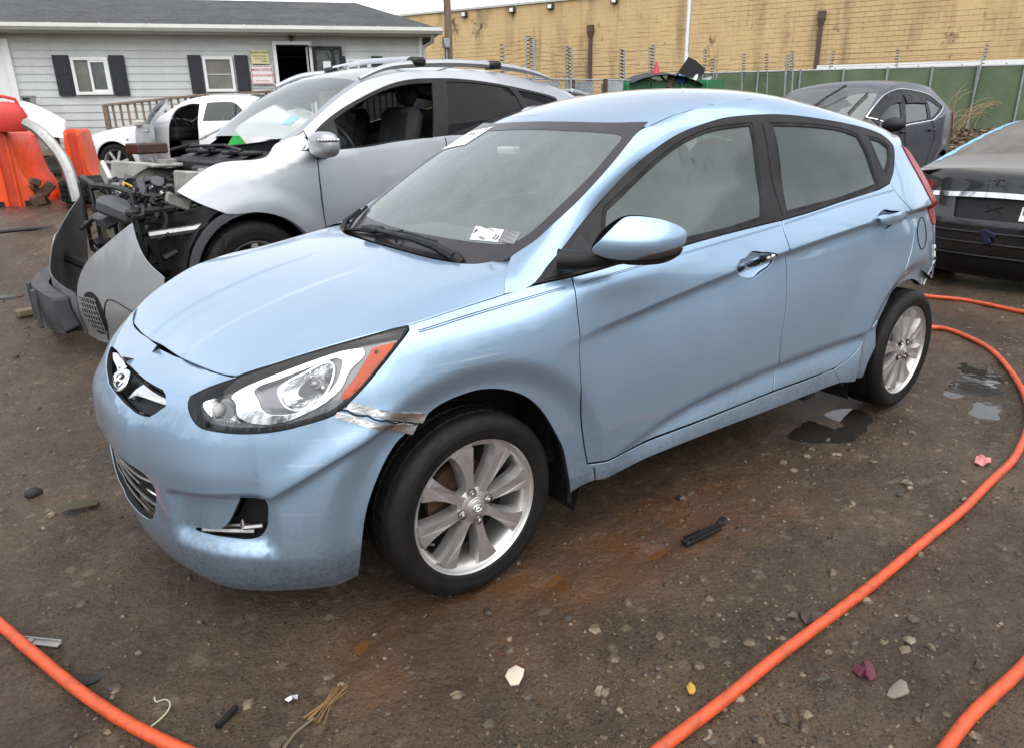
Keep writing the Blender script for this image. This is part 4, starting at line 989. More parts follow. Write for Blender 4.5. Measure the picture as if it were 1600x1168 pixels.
window(4.54, 5.14, 2.06, 2.75, False); shutter(4.25, 4.51, 2.03, 2.78); shutter(5.18, 5.45, 2.03, 2.78)
window(7.50, 8.03, 2.02, 2.71); shutter(7.24, 7.48, 2.0, 2.77); shutter(8.05, 8.29, 2.0, 2.77)
# doors
obox('door_frame', .86, .97, .98, 3.06, -.05, .04, 'wtrim'); obox('door_frame', -.02, .86, 2.97, 3.06, -.05, .04, 'wtrim'); obox('white_door', .02, .86, .98, 2.97, .01, .06, 'wtrim')
obox('door_frame', 5.98, 6.05, .98, 3.06, -.05, .06, 'wtrim'); obox('door_frame', 6.73, 6.79, .98, 3.06, -.05, .06, 'wtrim'); obox('door_frame', 6.05, 6.73, 2.99, 3.06, -.05, .06, 'wtrim')
obox('inner_door', 6.66, 6.70, 1.0, 2.95, .08, .80, 'siding')
dg = MB()
for x0, x1, z0, z1 in ((6.80, 7.42, 2.88, 2.96), (6.80, 7.42, .98, 1.14), (6.80, 6.87, 1.14, 2.88), (7.35, 7.42, 1.14, 2.88)): dg.box(((x0+x1)/2, -.075, (z0+z1)/2), (x1-x0, .04, z1-z0))
stm = dg.build('storm_door', M['trim'], off)
obox('door_glass', 6.87, 7.35, 1.14, 2.88, -.08, -.074, M['cg'] if 'cg' in M else M['lens'], stm)
obox('notice', 7.00, 7.16, 2.38, 2.66, -.088, -.083, 'paper', stm); obox('notice', 7.05, 7.22, 2.20, 2.30, -.088, -.083, 'white', stm)
MB().tube([(6.70, -.06, 2.95), (6.95, -.16, 2.96), (7.1, -.10, 2.955)], .012, 6).build('door_closer', M['steel'], stm, True)
lp_ = MB(); lp_.box((6.38, .0, 3.12), (.10, .06, .10), bev=.02); lp_.ball((6.38, -.07, 3.10), .05); lp_.build('porch_lamp', worn('old brass', (.16, .11, .05), .45, .6), off, True)
def otext(t, x, z, size, mat, par, y=-.062, bold=.0):
    return text_poly(t, size, M[mat], 'lettering', par, Matrix(((1, 0, 0, x), (0, 0, -1, y), (0, 1, 0, z), (0, 0, 0, 1))), bold)
def wall_sign(name, label, x0, x1, z0, z1, mat, border=None):
    r = thing(name, label, 'sign', off.matrix_basis @ Vector(((x0+x1)/2, -.05, (z0+z1)/2)), ORZ)
    w, h_ = (x1-x0)/2, (z1-z0)/2
    MB().box((0, 0, 0), (2*w, .010, 2*h_)).build('sign_plate', M[mat], r)
    if border:
        b = MB(); t = .010; e = .018
        b.box((0, -.007, h_-e), (2*w-2*e, .004, t)); b.box((0, -.007, -h_+e), (2*w-2*e, .004, t)); b.box((-w+e, -.007, 0), (t, .004, 2*h_-2*e-t)); b.box((w-e, -.007, 0), (t, .004, 2*h_-2*e-t)); b.build('sign_border', M[border], r)
    return r
s1 = wall_sign('notice_sign', 'yellow security notice sign on the clapboard beside the open doorway', 5.52, 5.885, 2.61, 2.88, 'yellow')
def rtext(r, t, x, z, size, mat, bold=0): return text_poly(t, size, M[mat], 'lettering', r, Matrix(((1, 0, 0, x), (0, 0, -1, -.008), (0, 1, 0, z), (0, 0, 0, 1))), bold)
rtext(s1, 'SECURITY NOTICE', 0, .085, .043, 'ink', .0012); rtext(s1, 'VIDEO SURVEILLANCE', 0, .015, .030, 'ink', .0006); rtext(s1, 'IN USE ON THESE', .02, -.035, .030, 'ink', .0006); rtext(s1, 'PREMISES', .08, -.085, .030, 'ink', .0006)
s2 = wall_sign('office_sign', 'white sign with red letters reading MAIN OFFICE ACROSS STREET', 5.48, 5.935, 2.205, 2.575, 'signwhite', 'signred')
rtext(s2, 'MAIN OFFICE', 0, .098, .070, 'signred', .0016); rtext(s2, 'ACROSS STREET', 0, -.015, .060, 'signred', .0014); rtext(s2, '(BY FLAG POLE)', 0, -.118, .038, 'signred', .0006)
o2w = lambda x, y, z: tuple(off.matrix_basis @ Vector((x, y, z)))
tag(MB().lathe([(.0, .0), (.05, .0), (.05, .2), (.02, .25), (.018, .29), (0, .29)], 12).build('water_bottle', M['white'], None, True), 'white and blue water bottle standing just inside the open office doorway', 'bottle').location = o2w(6.22, .25, 2.0)
sh = MB(); sh.box((0, 0, 0), (.9, .35, .04)); sh.box((-.4, 0, -.5), (.04, .3, .96)); sh.box((.4, 0, -.5), (.04, .3, .96))
cn = tag(sh.build('door_counter', M['oldwood'], None), 'wooden counter standing just inside the open office doorway', 'counter'); cn.location = o2w(6.45, .30, 1.97); cn.rotation_euler = (0, 0, ORZ)
hm = tag(MB().ball((0, 0, .05), (.11, .13, .10)).box((0, -.10, .0), (.2, .08, .02), bev=.008).build('hard_hat', M['orange'] if 'orange' in M else M['amber'], None, True), 'orange hard hat lying on the counter inside the office doorway', 'helmet'); hm.location = o2w(6.60, .22, 2.0)

# deck in front of the office: railing with balusters
def wood_rail(name, label, pts, h0, mat, spacing=.13, group=None, base=None):
    P0_ = Vector(pts[0]); r = thing(name, label, 'railing', P0_, 0, group)
    for a, b in zip(pts[:-1], pts[1:]):
        a = Vector(a)-P0_; b = Vector(b)-P0_; d = b-a; L_ = d.length; yaw = math.atan2(d.y, d.x); pit = -math.atan2(d.z, math.hypot(d.x, d.y))
        rot = Matrix.Rotation(yaw, 3, 'Z') @ Matrix.Rotation(pit, 3, 'Y')
        MB().box((a+b)/2, (L_, .14, .045), rot, .008).build('hand_rail', M[mat], r)
        MB().box((a+b)/2-Vector((0, 0, h0*.82)), (L_, .04, .09), rot, .006).build('bottom_rail', M[mat], r)
        n = int(L_/spacing)
        for k in range(n+1):
            p = a+d*(k/n); post = k in (0, n) or k % 12 == 0
            MB().box(p-Vector((0, 0, h0*.5+(.10 if post else 0))), (.09 if post else .038, .09 if post else .038, h0+(.20 if post else -.03)), yaw).build('post' if post else 'baluster', M[mat], r)
    return r
wood_rail('deck_railing', 'weathered brown wooden deck railing along the office front', [o2w(2.79, -1.2, 1.79), o2w(4.4, -1.2, 1.94), o2w(5.95, -1.2, 2.02)], .85, 'oldwood')
wood_rail('deck_railing', 'weathered wooden railing at the right end of the office deck', [o2w(6.9, -1.25, 2.0), o2w(8.6, -1.25, 2.0)], .85, 'oldwood')
wood_rail('stair_railing', 'grey wooden stair railing beside the white office door', [o2w(1.12, -.25, 1.98), o2w(1.50, -1.0, 1.96)], .95, 'greywood')
dk = tag(MB().box((4.9, -.62, .93), (8.6, 1.15, .09)).build('office_deck', M['oldwood'], None), 'weathered wooden deck running along the office front', 'deck'); dk.location = (-.84, 16.47, 0); dk.rotation_euler = (0, 0, ORZ)

# ---------------------------------------------------------------- tan block warehouse behind
A0 = Vector((20.48, 38.96, 0)); A1 = Vector((33.79, 11.38, 0)); wd = (A1-A0).normalized(); WRZ = math.atan2(wd.y, wd.x)
wh = thing('warehouse', 'long tan concrete block warehouse with dark damp stains behind the fence', 'building', A0, WRZ)
bm_ = NT('painted block'); c = bm_.coord('Object')
mp = bm_.n('ShaderNodeMapping'); mp.inputs['Scale'].default_value = (1.1, 1, .16); bm_.l(c, mp.inputs[0])
streak = bm_.noise(mp.outputs[0], 1.0, 5, .6)
big = bm_.noise(c, .22, 5, .6); md = bm_.noise(c, 1.3, 5, .65)
col = bm_.mix(bm_.ramp(big, (.3, 0), (.7, 1)), (.53, .375, .185), (.62, .445, .225))
col = bm_.mix(bm_.ramp(md, (.35, 0), (.7, .5)), col, (.46, .32, .16))
col = bm_.mix(bm_.math('MULTIPLY', bm_.ramp(streak, (.48, 0), (.70, 1)), bm_.ramp(bm_.noise(c, .35, 3), (.34, 0), (.60, .85))), col, (.13, .095, .055))
mp2 = bm_.n('ShaderNodeMapping'); mp2.inputs['Scale'].default_value = (.8, 1, .55); mp2.inputs['Location'].default_value = (5, 0, 2); bm_.l(c, mp2.inputs[0])
col = bm_.mix(bm_.ramp(bm_.noise(mp2.outputs[0], 1.0, 6, .7), (.60, 0), (.68, .92)), col, (.055, .042, .030))
bm_.bsdf(col, .85, 0, bm_.bump(bm_.noise(c, 9, 4), .3, .03))
jm = worn('dirty mortar joint', (.20, .145, .08), .95, var=.5, scale=.6)
Lw = 46.0; X0w = -8.0
MB().box((X0w+Lw/2, 8, 3.4), (Lw, 16, 7.3)).build('wall', jm, wh)
bv = []; bf = []; rng = random.Random(5)
bh, bl = .203, .406; zz = .4; row = 0
while zz < 7.0:
    x = X0w+(bl/2 if row % 2 else 0)
    while x < X0w+Lw:
        if 0 < x < 40:
            b = len(bv); y0 = -.030-rng.random()*.010; nq = float(vnoise(np.array([x*.16+1]), np.array([zz*.45]), 31)[0])+rng.uniform(-.15, .15); g_ = .012 if nq > .58 else (.006 if nq > .42 else .0015)
            x0_, x1_, z0_, z1_ = x+g_*.5, x+bl-.001, zz+g_*1.3, zz+bh-.001
            bv += [(x0_, y0, z0_), (x1_, y0, z0_), (x1_, y0, z1_), (x0_, y0, z1_), (x0_, .01, z0_), (x1_, .01, z0_), (x1_, .01, z1_), (x0_, .01, z1_)]
            bf += [(b, b+1, b+2, b+3), (b, b+4, b+5, b+1), (b+3, b+2, b+6, b+7), (b, b+3, b+7, b+4), (b+1, b+5, b+6, b+2)]
        x += bl
    zz += bh; row += 1
tag(mesh('concrete_block', bv, bf, bm_.m, wh), kind='stuff')
MB().box((X0w+Lw/2, -.02, 7.06), (Lw, .22, .10)).build('coping', M['gutter'], wh)
def wloc(x, y): 
    p = Vector((x, y, 0))-A0; return p.dot(wd)
for k, (x, y, z0, z1) in enumerate(((21.98, 35.67, .5, 5.65), (25.80, 27.85, .5, 5.68), (30.93, 18.25, .5, 5.52))):
    r = thing('downspout', ['rusty brown downspout on the warehouse wall behind the utility pole', 'rusty brown downspout on the warehouse wall left of the flag pole', 'rusty brown downspout on the warehouse wall above the dark blue crossover'][k], 'downspout', A0+wd*wloc(x, y)+Vector((0, 0, 0)), WRZ, 'downspouts on the warehouse')
    MB().box((0, -.12, (z0+z1)/2), (.18, .14, z1-z0-.5), bev=.02).build('pipe', M['brownmetal'], r)
    MB().add([(-.16, -.24, z1), (.16, -.24, z1), (.16, -.04, z1), (-.16, -.04, z1), (-.17, -.25, z1+.1), (.17, -.25, z1+.1), (.17, -.04, z1+.1), (-.17, -.04, z1+.1), (-.17, -.25, z1-.18), (.17, -.25, z1-.18), (.17, -.04, z1-.18), (-.17, -.04, z1-.18), (-.08, -.2, z1-.5), (.08, -.2, z1-.5), (.08, -.06, z1-.5), (-.08, -.06, z1-.5)],
             [(4, 5, 6, 7), (4, 0, 1, 5), (0, 8, 9, 1), (8, 12, 13, 9), (5, 1, 2, 6), (1, 9, 10, 2), (9, 13, 14, 10), (7, 3, 0, 4), (3, 11, 8, 0), (11, 15, 12, 8)]).build('hopper_head', M['brownmetal'], r)
for k, (x, y, z0) in enumerate(((22.63, 34.57, 6.80), (23.94, 31.91, 6.80), (24.86, 29.88, 6.80), (26.23, 26.68, 6.80))):
    r = thing('wall_lamp', ['boxy floodlight at the warehouse roof edge, leftmost of four', 'boxy floodlight at the warehouse roof edge, second from left', 'boxy floodlight at the warehouse roof edge, third from left', 'boxy floodlight at the warehouse roof edge, rightmost of four'][k], 'lamp', A0+wd*wloc(x, y)+Vector((0, 0, z0)), WRZ, 'floodlights on the warehouse')
    MB().box((0, -.16, 0), (.34, .22, .28), bev=.03).build('lamp_box', M['insul'], r); MB().box((0, -.28, -.01), (.20, .03, .18)).build('lamp_glass', M['white'], r)

# ---------------------------------------------------------------- fences, poles
ym = 2.78
def at_fence(t): return Vector((20.06+6.72*t, 15.23-6.93*t, 0))
scr = NT('green privacy mesh'); c = scr.coord()
scr.bsdf(scr.mix(scr.ramp(scr.noise(c, 1.2, 5, .6), (.35, 0), (.68, 1)), (.070, .112, .058), (.120, .150, .088)), .8, 0, scr.bump(scr.noise(c, 60, 2), .3, .02))
fr_ = thing('screened_fence', 'green mesh screened chain fence standing before the tan warehouse', 'fence', at_fence(0))
ta, tb2 = -.22, 1.6
n = 90; vs = []; fs = []
for k in range(n+1):
    p = at_fence(ta+(tb2-ta)*k/n)-at_fence(0); s_ = .02*math.sin(k*1.7)+.015*math.sin(k*.6); nn = Vector((-.72, -.70, 0))
    for zq in (.3, 1.2, 2.0, ym-.03): q_ = p+nn*(s_*(1 if 1 < zq < 2.5 else .4)+.05); vs.append((q_.x, q_.y, zq))
for k in range(n):
    for j in range(3): fs.append((k*4+j, (k+1)*4+j, (k+1)*4+j+1, k*4+j+1))
mesh('mesh_screen', vs, fs, scr.m, fr_, True)
MB().tube([at_fence(ta)-at_fence(0)+Vector((0, 0, ym)), at_fence(tb2)-at_fence(0)+Vector((0, 0, ym))], .03, 8).build('top_rail', M['galv'], fr_, True)
for k in range(13):
    p = at_fence(ta+.1+k*.14)-at_fence(0)+Vector((-.08, -.078, 0)); MB().tube([p+Vector((0, 0, .2)), p+Vector((0, 0, ym+.03))], .035, 8).build('fence_post', M['galv'], fr_, True)
# electric fence poles with rows of insulators
POLES = [[10.49,13.86,3.21,10.49,13.86,2.56],[10.95,13.53,3.4,10.96,13.53,2.55],[11.10,13.43,3.35,11.11,13.43,2.55],[12.39,13.73,3.22,12.41,13.71,2.22],[12.52,13.63,3.18,12.55,13.61,2.22],[14.95,14.35,3.29,14.97,14.33,2.45],[15.07,14.26,3.26,15.09,14.25,2.5],[16.37,14.56,3.4,16.39,14.54,2.72],[16.50,14.46,3.47,16.52,14.45,2.71],[19.29,14.92,3.48,19.3,14.91,2.64],[19.18,14.38,3.15,19.2,14.37,2.3],[20.32,14.18,3.32,20.38,14.13,2.22],[21.0,13.69,3.31,21.07,13.64,2.11],[21.07,13.02,3.22,21.11,12.99,2.18],[21.25,12.90,3.34,21.31,12.86,2.14],[22.98,12.63,3.38,22.96,12.65,2.39],[24.31,11.06,3.36,24.29,11.07,2.34],[25.7,9.07,3.39,25.6,9.14,1.16]]
WHERE = ['near the office downpipe', 'right of the office corner, left one of its pair', 'right of the office corner, right one of its pair', 'left one of the pair beside the left warehouse downspout', 'right one of the pair beside the left warehouse downspout', 'left one of the pair left of the green skip', 'right one of the pair left of the green skip', 'left one of the pair above the green skip', 'right one of the pair above the green skip', 'behind the black bonnet on the skip', 'pale short one right of the black bonnet', 'between black bonnet and dark blue crossover, left one', 'between black bonnet and dark blue crossover, right one', 'left one of the thick pair before the right downspout', 'right one of the thick pair before the right downspout', 'right of the right warehouse downspout', 'above the roof of the dark blue crossover', 'leaning one near the right edge over the leaf bank']
for k, (a, b, c_, d, e, f_) in enumerate(POLES):
    top = Vector((a, b, c_)); bot = Vector((d, e, f_)); dirv = (top-bot).normalized(); g_ = gz0(d, e); base = bot-dirv*((f_-g_)/max(dirv.z, .3)); L_ = (top-base).length
    r = thing('fence_pole', 'electric fence pole with black insulators, '+WHERE[k], 'pole', base, 0, 'electric fence poles')
    tp = top-base
    MB().tube([(0, 0, 0), tp], .030 if k in (2, 4, 14, 13) else .020, 7).build('pole_shaft', M['galv'], r, True)
    ins = MB(); n = 10 if k != 17 else 22
    for j in range(n):
        q_ = tp*(1-.012-(.75 if k != 17 else 1.9)*j/n/L_*1.2); sd_ = Vector((.81, -.58, 0))*(.10 if k % 2 else -.10)
        ins.tube([q_+sd_*.2, q_+sd_], .016, 5)
    tag(ins.build('insulator_row', M['insul'], r), kind='stuff')
ew = MB()
for a, b in zip(range(0, 17), range(1, 18)):
    p, q_ = POLES[a], POLES[b]
    for h_ in (.08, .28, .48, .68): ew.tube([(p[0], p[1], p[2]-h_), (q_[0], q_[1], q_[2]-h_)], .004, 3)
tag(ew.build('fence_wire', M['insul'], None), 'thin electric wires strung between the insulator poles', 'wire')
# chain link stretch right of the office
clf = thing('chain_link_fence', 'low grey chain link fence between the office and the green skip', 'fence', (8.6, 13.9, 0))
Pa, Pb = Vector((0, 0, 0)), Vector((6.4, -.6, 0)); dv = Pb-Pa; Lc = dv.length; ud = dv.normalized()
for z_ in (2.38, .4): MB().tube([Pa+Vector((0, 0, z_)), Pb+Vector((0, 0, z_))], .022, 6).build('top_rail' if z_ > 1 else 'bottom_rail', M['galv'], clf, True)
for k in range(6):
    p = Pa+ud*(Lc*k/5); MB().tube([p+Vector((0, 0, 0)), p+Vector((0, 0, 2.42))], .032, 8).build('fence_post', M['galv'], clf, True)
lk = MB(); H_ = 1.95; st = .14; k = -H_
while k < Lc:
    for s_ in (0, 1):
        a0, a1 = k, k+H_; za, zb_ = (.42, 2.37) if s_ == 0 else (2.37, .42); lo_ = max(a0, 0); hi2 = min(a1, Lc)
        if hi2 > lo_:
            f0 = (lo_-a0)/H_; f1 = (hi2-a0)/H_
            lk.tube([Pa+ud*lo_+Vector((0, 0, za+(zb_-za)*f0)), Pa+ud*hi2+Vector((0, 0, za+(zb_-za)*f1))], .004, 3, False)
    k += st
lk.build('wire_mesh', M['galv'], clf)
for k, (x, y, L_) in enumerate(((12.0, 14.1, .75), (12.95, 13.75, .7), (13.75, 13.3, .55))):
    tag(MB().box((x, y, 1.35), (L_, .05, 2.0), -.6).build('grey_sheet', M['galv'], None), ['grey metal sheet behind the chain link fence, leftmost of three', 'grey metal sheet behind the chain link fence, middle of three', 'grey metal sheet behind the chain link fence, rightmost of three'][k], 'sheet', 'grey sheets behind the fence')
for k, (x, y) in enumerate(((12.55, 13.6), (13.42, 13.25))):
    tag(MB().box((x, y, 1.3), (.09, .09, 2.2)).build('wooden_post', M['brownmetal'], None), ['brown post between the grey sheets, left one', 'brown post between the grey sheets, right one'][k], 'post', 'brown posts behind the fence')
fp = thing('flag_pole', 'tall white flag pole rising in front of the tan warehouse', 'pole', (21.12, 17.3, .3)); MB().tube([(0, 0, 0), (0, 0, 9)], .075, 10, rs=[.085, .055]).build('pole_shaft', M['wtrim'], fp, True); MB().tube([(0, -.08, 3.3), (.02, -.1, 5.2)], .012, 5).build('halyard', M['steel'], fp)
up = thing('utility_pole', 'brown wooden utility pole at the right corner of the office', 'pole', (8.95, 14.0, .4)); MB().tube([(0, 0, 0), (.02, 0, 8.0)], .09, 10, rs=[.10, .075]).build('pole_shaft', M['oldwood'], up, True)
cd_ = MB(); cd_.tube([(-.10, -.06, 1.5), (-.10, -.06, 2.8)], .03, 6).box((-.12, -.10, 2.75), (.16, .12, .22), bev=.02); cd_.build('meter_box', M['galv'], up, True)
gd = thing('guard_rail', 'white guard rail running behind the green screened fence', 'rail', (24.4, 13.7, 0))
pr_ = [(-.02, .16), (.05, .10), (-.02, .02), (.05, -.06), (-.02, -.16), (-.05, -.16), (-.05, .16)]
gv_ = Vector((28.44-24.4, 8.94-13.7, 0)); gl_ = gv_.length; gu = gv_.normalized()
m_ = MB().prism(pr_, -.3, gl_*1.5, 'X').build('rail_beam', M['wtrim'], gd); m_.location = (0, 0, 2.88); m_.rotation_euler = (0, 0, math.atan2(gu.y, gu.x))
for k in range(7):
    p = gu*(k*1.35+.3); MB().box((p.x, p.y, 1.6), (.10, .10, 2.7)).build('rail_post', M['galv'], gd)

# skip full of scrap
sk_ = thing('green_skip', 'dark green steel skip heaped with scrap behind the blue hatchback roof', 'skip', (15.6, 13.3, .15), -.62)
m = MB(); m.add([(-1.3, -.9, .0), (1.3, -.9, .0), (1.3, .9, .0), (-1.3, .9, .0), (-1.6, -1.0, 2.2), (1.6, -1.0, 2.2), (1.6, 1.0, 2.2), (-1.6, 1.0, 2.2), (-1.5, -.92, 2.2), (1.5, -.92, 2.2), (1.5, .92, 2.2), (-1.5, .92, 2.2), (-1.3, -.8, 1.4), (1.3, -.8, 1.4), (1.3, .8, 1.4), (-1.3, .8, 1.4)],
   [(0, 3, 2, 1), (0, 1, 5, 4), (1, 2, 6, 5), (2, 3, 7, 6), (3, 0, 4, 7), (4, 5, 9, 8), (5, 6, 10, 9), (6, 7, 11, 10), (7, 4, 8, 11), (8, 9, 13, 12), (9, 10, 14, 13), (10, 11, 15, 14), (11, 8, 12, 15), (12, 13, 14, 15)]); m.build('skip_body', M['green'], sk_)
for x in (-1.1, -.4, .4, 1.1): MB().box((x, -1.0, 1.1), (.08, .10, 2.1), bev=.01).build('skip_rib', M['green'], sk_)
def scrap(name, label, cat, mb, mat, loc, rot=(0, 0, 0)):
    o = mb.build(name, M[mat] if isinstance(mat, str) else mat, None, True, 40); o.location = loc; o.rotation_euler = rot; return tag(o, label, cat)
lid = MB(); n = 10; vs = [(-1.0+2.0*k/n, y, .25*math.sin(math.pi*k/n)**.8) for k in range(n+1) for y in (-.7, .7)]; lid.add(vs, [(2*k, 2*k+1, 2*k+3, 2*k+2) for k in range(n)]); lid.add([(x, y, z-.03) for x, y, z in vs], [(2*k, 2*k+2, 2*k+3, 2*k+1) for k in range(n)])
scrap('car_bonnet', 'dark curved car bonnet lying over the scrap in the skip', 'car part', lid, 'plastic', (15.2, 12.8, 2.30), (.10, .05, -.6))
bn = MB(); bn.prism([(-.42, -.12), (-.05, .42), (.14, .34), (.42, .12), (.40, .0), (.30, -.10)], -.03, .03, 'Y')
scrap('black_bonnet', 'black bonnet panel sticking up out of the skip', 'car part', bn, 'plastic', (15.62, 12.25, 2.52), (0, 0, -.62))
scrap('warning_triangle', 'small red and white cone tip showing above the skip', 'sign', MB().lathe([(.12, 0), (.02, .36), (0, .36)], 12), 'signred', (15.1, 13.0, 2.50))
scrap('timber_offcut', 'square brown timber block lying in the skip', 'timber', MB().box((0, 0, 0), (.28, .2, .32), .3, .01), 'oldwood', (15.15, 12.45, 2.30), (.1, .2, 0))
scrap('blue_drum', 'small blue plastic drum lying in the skip', 'drum', MB().tube([(-.2, 0, 0), (.2, 0, 0)], .12, 12), worn('blue plastic', (.02, .08, .3), .4), (15.45, 12.30, 2.32), (0, .3, .4))
for k in range(5):
    scrap('scrap_panel', ['crumpled grey panel scrap in the skip, largest piece', 'crumpled grey panel scrap in the skip, leaning piece', 'grey bracket scrap at the skip rim', 'pale scrap piece near the blue drum in the skip', 'twisted grey scrap at the right end of the skip'][k], 'scrap', MB().box((0, 0, 0), (.5-.06*k, .25, .06), Matrix.Rotation(.4*k, 3, 'X'), .02), ['galv', 'greyplastic', 'steel', 'wtrim', 'galv'][k] if 'greyplastic' in M else 'galv', (14.75+.32*k, 12.85-.22*k, 2.36), (.3*k, .2, .5*k))

# dry weeds on the leaf bank by the fence
dv_ = MB(); rng = random.Random(4)
for k in range(16):
    p = Vector((rng.uniform(-.9, .9), rng.uniform(-.3, .3), 0)); pts = [p]; d_ = Vector((rng.uniform(-.5, .8), rng.uniform(-.2, .2), 1)).normalized()
    for j in range(7):
        d_ = (d_+Vector((.12, -.05, -.20))*(.5+j*.18)).normalized(); p = p+d_*.22; pts.append(p)
    dv_.tube(pts, .008, 4)
dvo = tag(dv_.build('dry_bramble', worn('dry stalk', (.30, .20, .10), .9), None), 'tangle of dry tan bramble stems on the bank below the screen', 'plant'); dvo.location = (24.3, 8.9, gz0(24.3, 8.9))
lv = []; lf = []
for k in range(2600):
    d = rng.uniform(17, 24.5); r = d*rng.uniform(.48, .78); x = -1.0467+.5844*d+.8115*r; y = -2.4746+.8115*d-.5844*r; z = gz(x, y)+.02+rng.random()*.03; s_ = rng.uniform(.05, .13); a = rng.random()*6.28; b = len(lv)
    t1, t2 = rng.uniform(-.04, .06), rng.uniform(-.04, .06)
    lv += [(x+s_*math.cos(a), y+s_*math.sin(a), z+t1), (x-.5*s_*math.sin(a), y+.5*s_*math.cos(a), z), (x-s_*math.cos(a), y-s_*math.sin(a), z+t2), (x+.5*s_*math.sin(a), y-.5*s_*math.cos(a), z+.02)]; lf.append((b, b+1, b+2, b+3))
lm = NT('dead leaves'); c = lm.coord(); vz = lm.n('ShaderNodeTexVoronoi'); vz.inputs['Scale'].default_value = 5; lm.l(c, vz.inputs['Vector']); s3 = lm.n('ShaderNodeSeparateColor'); lm.l(vz.outputs['Color'], s3.inputs[0])
lm.bsdf(lm.ramp(s3.outputs[0], (0, (.055, .035, .022)), (.6, (.14, .085, .05)), (1, (.26, .17, .10))), .85)
tag(mesh('leaf_litter', lv, lf, lm.m), kind='stuff')
# ---------------------------------------------------------------- bare winter trees round the rest of the yard (the windows mirror them)
def bare_trees():
    rng = random.Random(12); mb = MB()
    for k in range(95):
        a = R_(90-35.8)+R_(rng.uniform(58, 302)); rad = rng.uniform(30, 52)
        x, y = -1.05+rad*math.cos(a), -2.47+rad*math.sin(a); h = rng.uniform(8, 14)
        b0 = Vector((x, y, -.5)); top = b0+Vector((rng.uniform(-.6, .6), rng.uniform(-.6, .6), h))
        mb.tube([b0, b0.lerp(top, .5), top], .2, 5, False, rs=[.28, .18, .04])
        for j in range(26):
            t = rng.uniform(.22, .95); p = b0.lerp(top, t); ln = h*.42*(1.15-t)*rng.uniform(.6, 1.2); q = rng.random()*6.28
            d = Vector((math.cos(q), math.sin(q), rng.uniform(.35, 1.1))).normalized(); e = p+d*ln
            mb.tube([p, p+d*ln*.5+Vector((0, 0, .2)), e], .06, 3, False, rs=[.075, .05, .015])
            for i in range(4):
                u = rng.uniform(.3, 1); r0 = p.lerp(e, u); d2 = (d+Vector((rng.uniform(-.8, .8), rng.uniform(-.8, .8), rng.uniform(-.2, .7)))).normalized()
                mb.tube([r0, r0+d2*ln*.4], .03, 3, False, rs=[.035, .008])
    tag(mesh('bare_trees', mb.v, mb.f, worn('grey bark', (.055, .045, .038), .9, var=.3, scale=2)), kind='stuff')
    v = []; f = []; n = 160
    for k in range(n+1):
        a = R_(90-35.8)+R_(52+256*k/n); rad = 47+4*math.sin(k*.7)+2*math.sin(k*1.9); x, y = -1.05+rad*math.cos(a), -2.47+rad*math.sin(a); h = 3.6+1.3*math.sin(k*.53)+.9*math.sin(k*1.7+1)+.5*math.sin(k*4.1)
        v += [(x, y, -1), (x, y, h*.6), (x+.8*math.cos(a), y+.8*math.sin(a), h)]
    for k in range(n): f += [(3*k, 3*k+3, 3*k+4, 3*k+1), (3*k+1, 3*k+4, 3*k+5, 3*k+2)]
    tag(mesh('thicket', v, f, worn('bramble thicket', (.060, .050, .036), .95, var=.5, scale=1.5, bump=.8, bscale=5)), kind='stuff')  # unseen undergrowth, added as a dark mass for the cars to mirror
bare_trees()
# ---------------------------------------------------------------- the light blue hatchback
def dist_loop(q, loop):
    a = loop; b = np.roll(loop, -1, 0); best = np.full(len(q), 9.)
    for i in range(len(a)):
        ab = b[i]-a[i]; t = np.clip(((q-a[i])@ab)/(ab@ab+1e-12), 0, 1)
        best = np.minimum(best, np.linalg.norm(q-a[i]-t[:, None]*ab, axis=1))
    return best
def dome(loop):
    """rho^2 of the ellipse fitted to an outline: 0 in the middle, about 1 at the rim"""
    c = loop.mean(0); q = loop-c; w, V = np.linalg.eigh(q.T@q/len(q)); ax = np.abs(q@V).max(0)
    return lambda s, z: ((((np.stack([s, z], 1)-c)@V)/ax)**2).sum(1)
_probe = surf_normals(A, np.array([[2.5, .6]]), .004)[0]
_SG = 1.0 if _probe[1] < 0 else -1.0
def AO(off):
    return lambda s, z: A(s, z)+_SG*surf_normals(A, np.stack([np.asarray(s, float), np.asarray(z, float)], 1), .008)*off
def AOv(fun):
    return lambda s, z: A(s, z)+_SG*surf_normals(A, np.stack([np.asarray(s, float), np.asarray(z, float)], 1), .008)*fun(np.asarray(s, float), np.asarray(z, float))[:, None]
def A2O(off):
    def f(s, z):
        q = np.stack([np.asarray(s, float), np.asarray(z, float)], 1)
        n = surf_normals(A2, q, .008); n = np.where((n@np.array([-1, 0, .3]))[:, None] < 0, -n, n)
        return A2(s, z)+n*off
    return f
def off_surf(F, off, up=(0, 0, 1)):
    def f(a, b):
        n = surf_normals(F, np.stack([np.asarray(a, float), np.asarray(b, float)], 1)); n = np.where((n@np.array(up, float))[:, None] < 0, -n, n)
        return F(a, b)+n*off
    return f
def mir(l): return [(-a, b)+tuple(r) for a, b, *r in l]
def loopc(n, step=.012): return cr_loop(D[n], step)
def circle(c, rx, ry, n=32, rot=0): return np.array([(c[0]+rx*math.cos(t)*math.cos(rot)-ry*math.sin(t)*math.sin(rot), c[1]+rx*math.cos(t)*math.sin(rot)+ry*math.sin(t)*math.cos(rot)) for t in np.linspace(0, 2*math.pi, n, endpoint=False)])

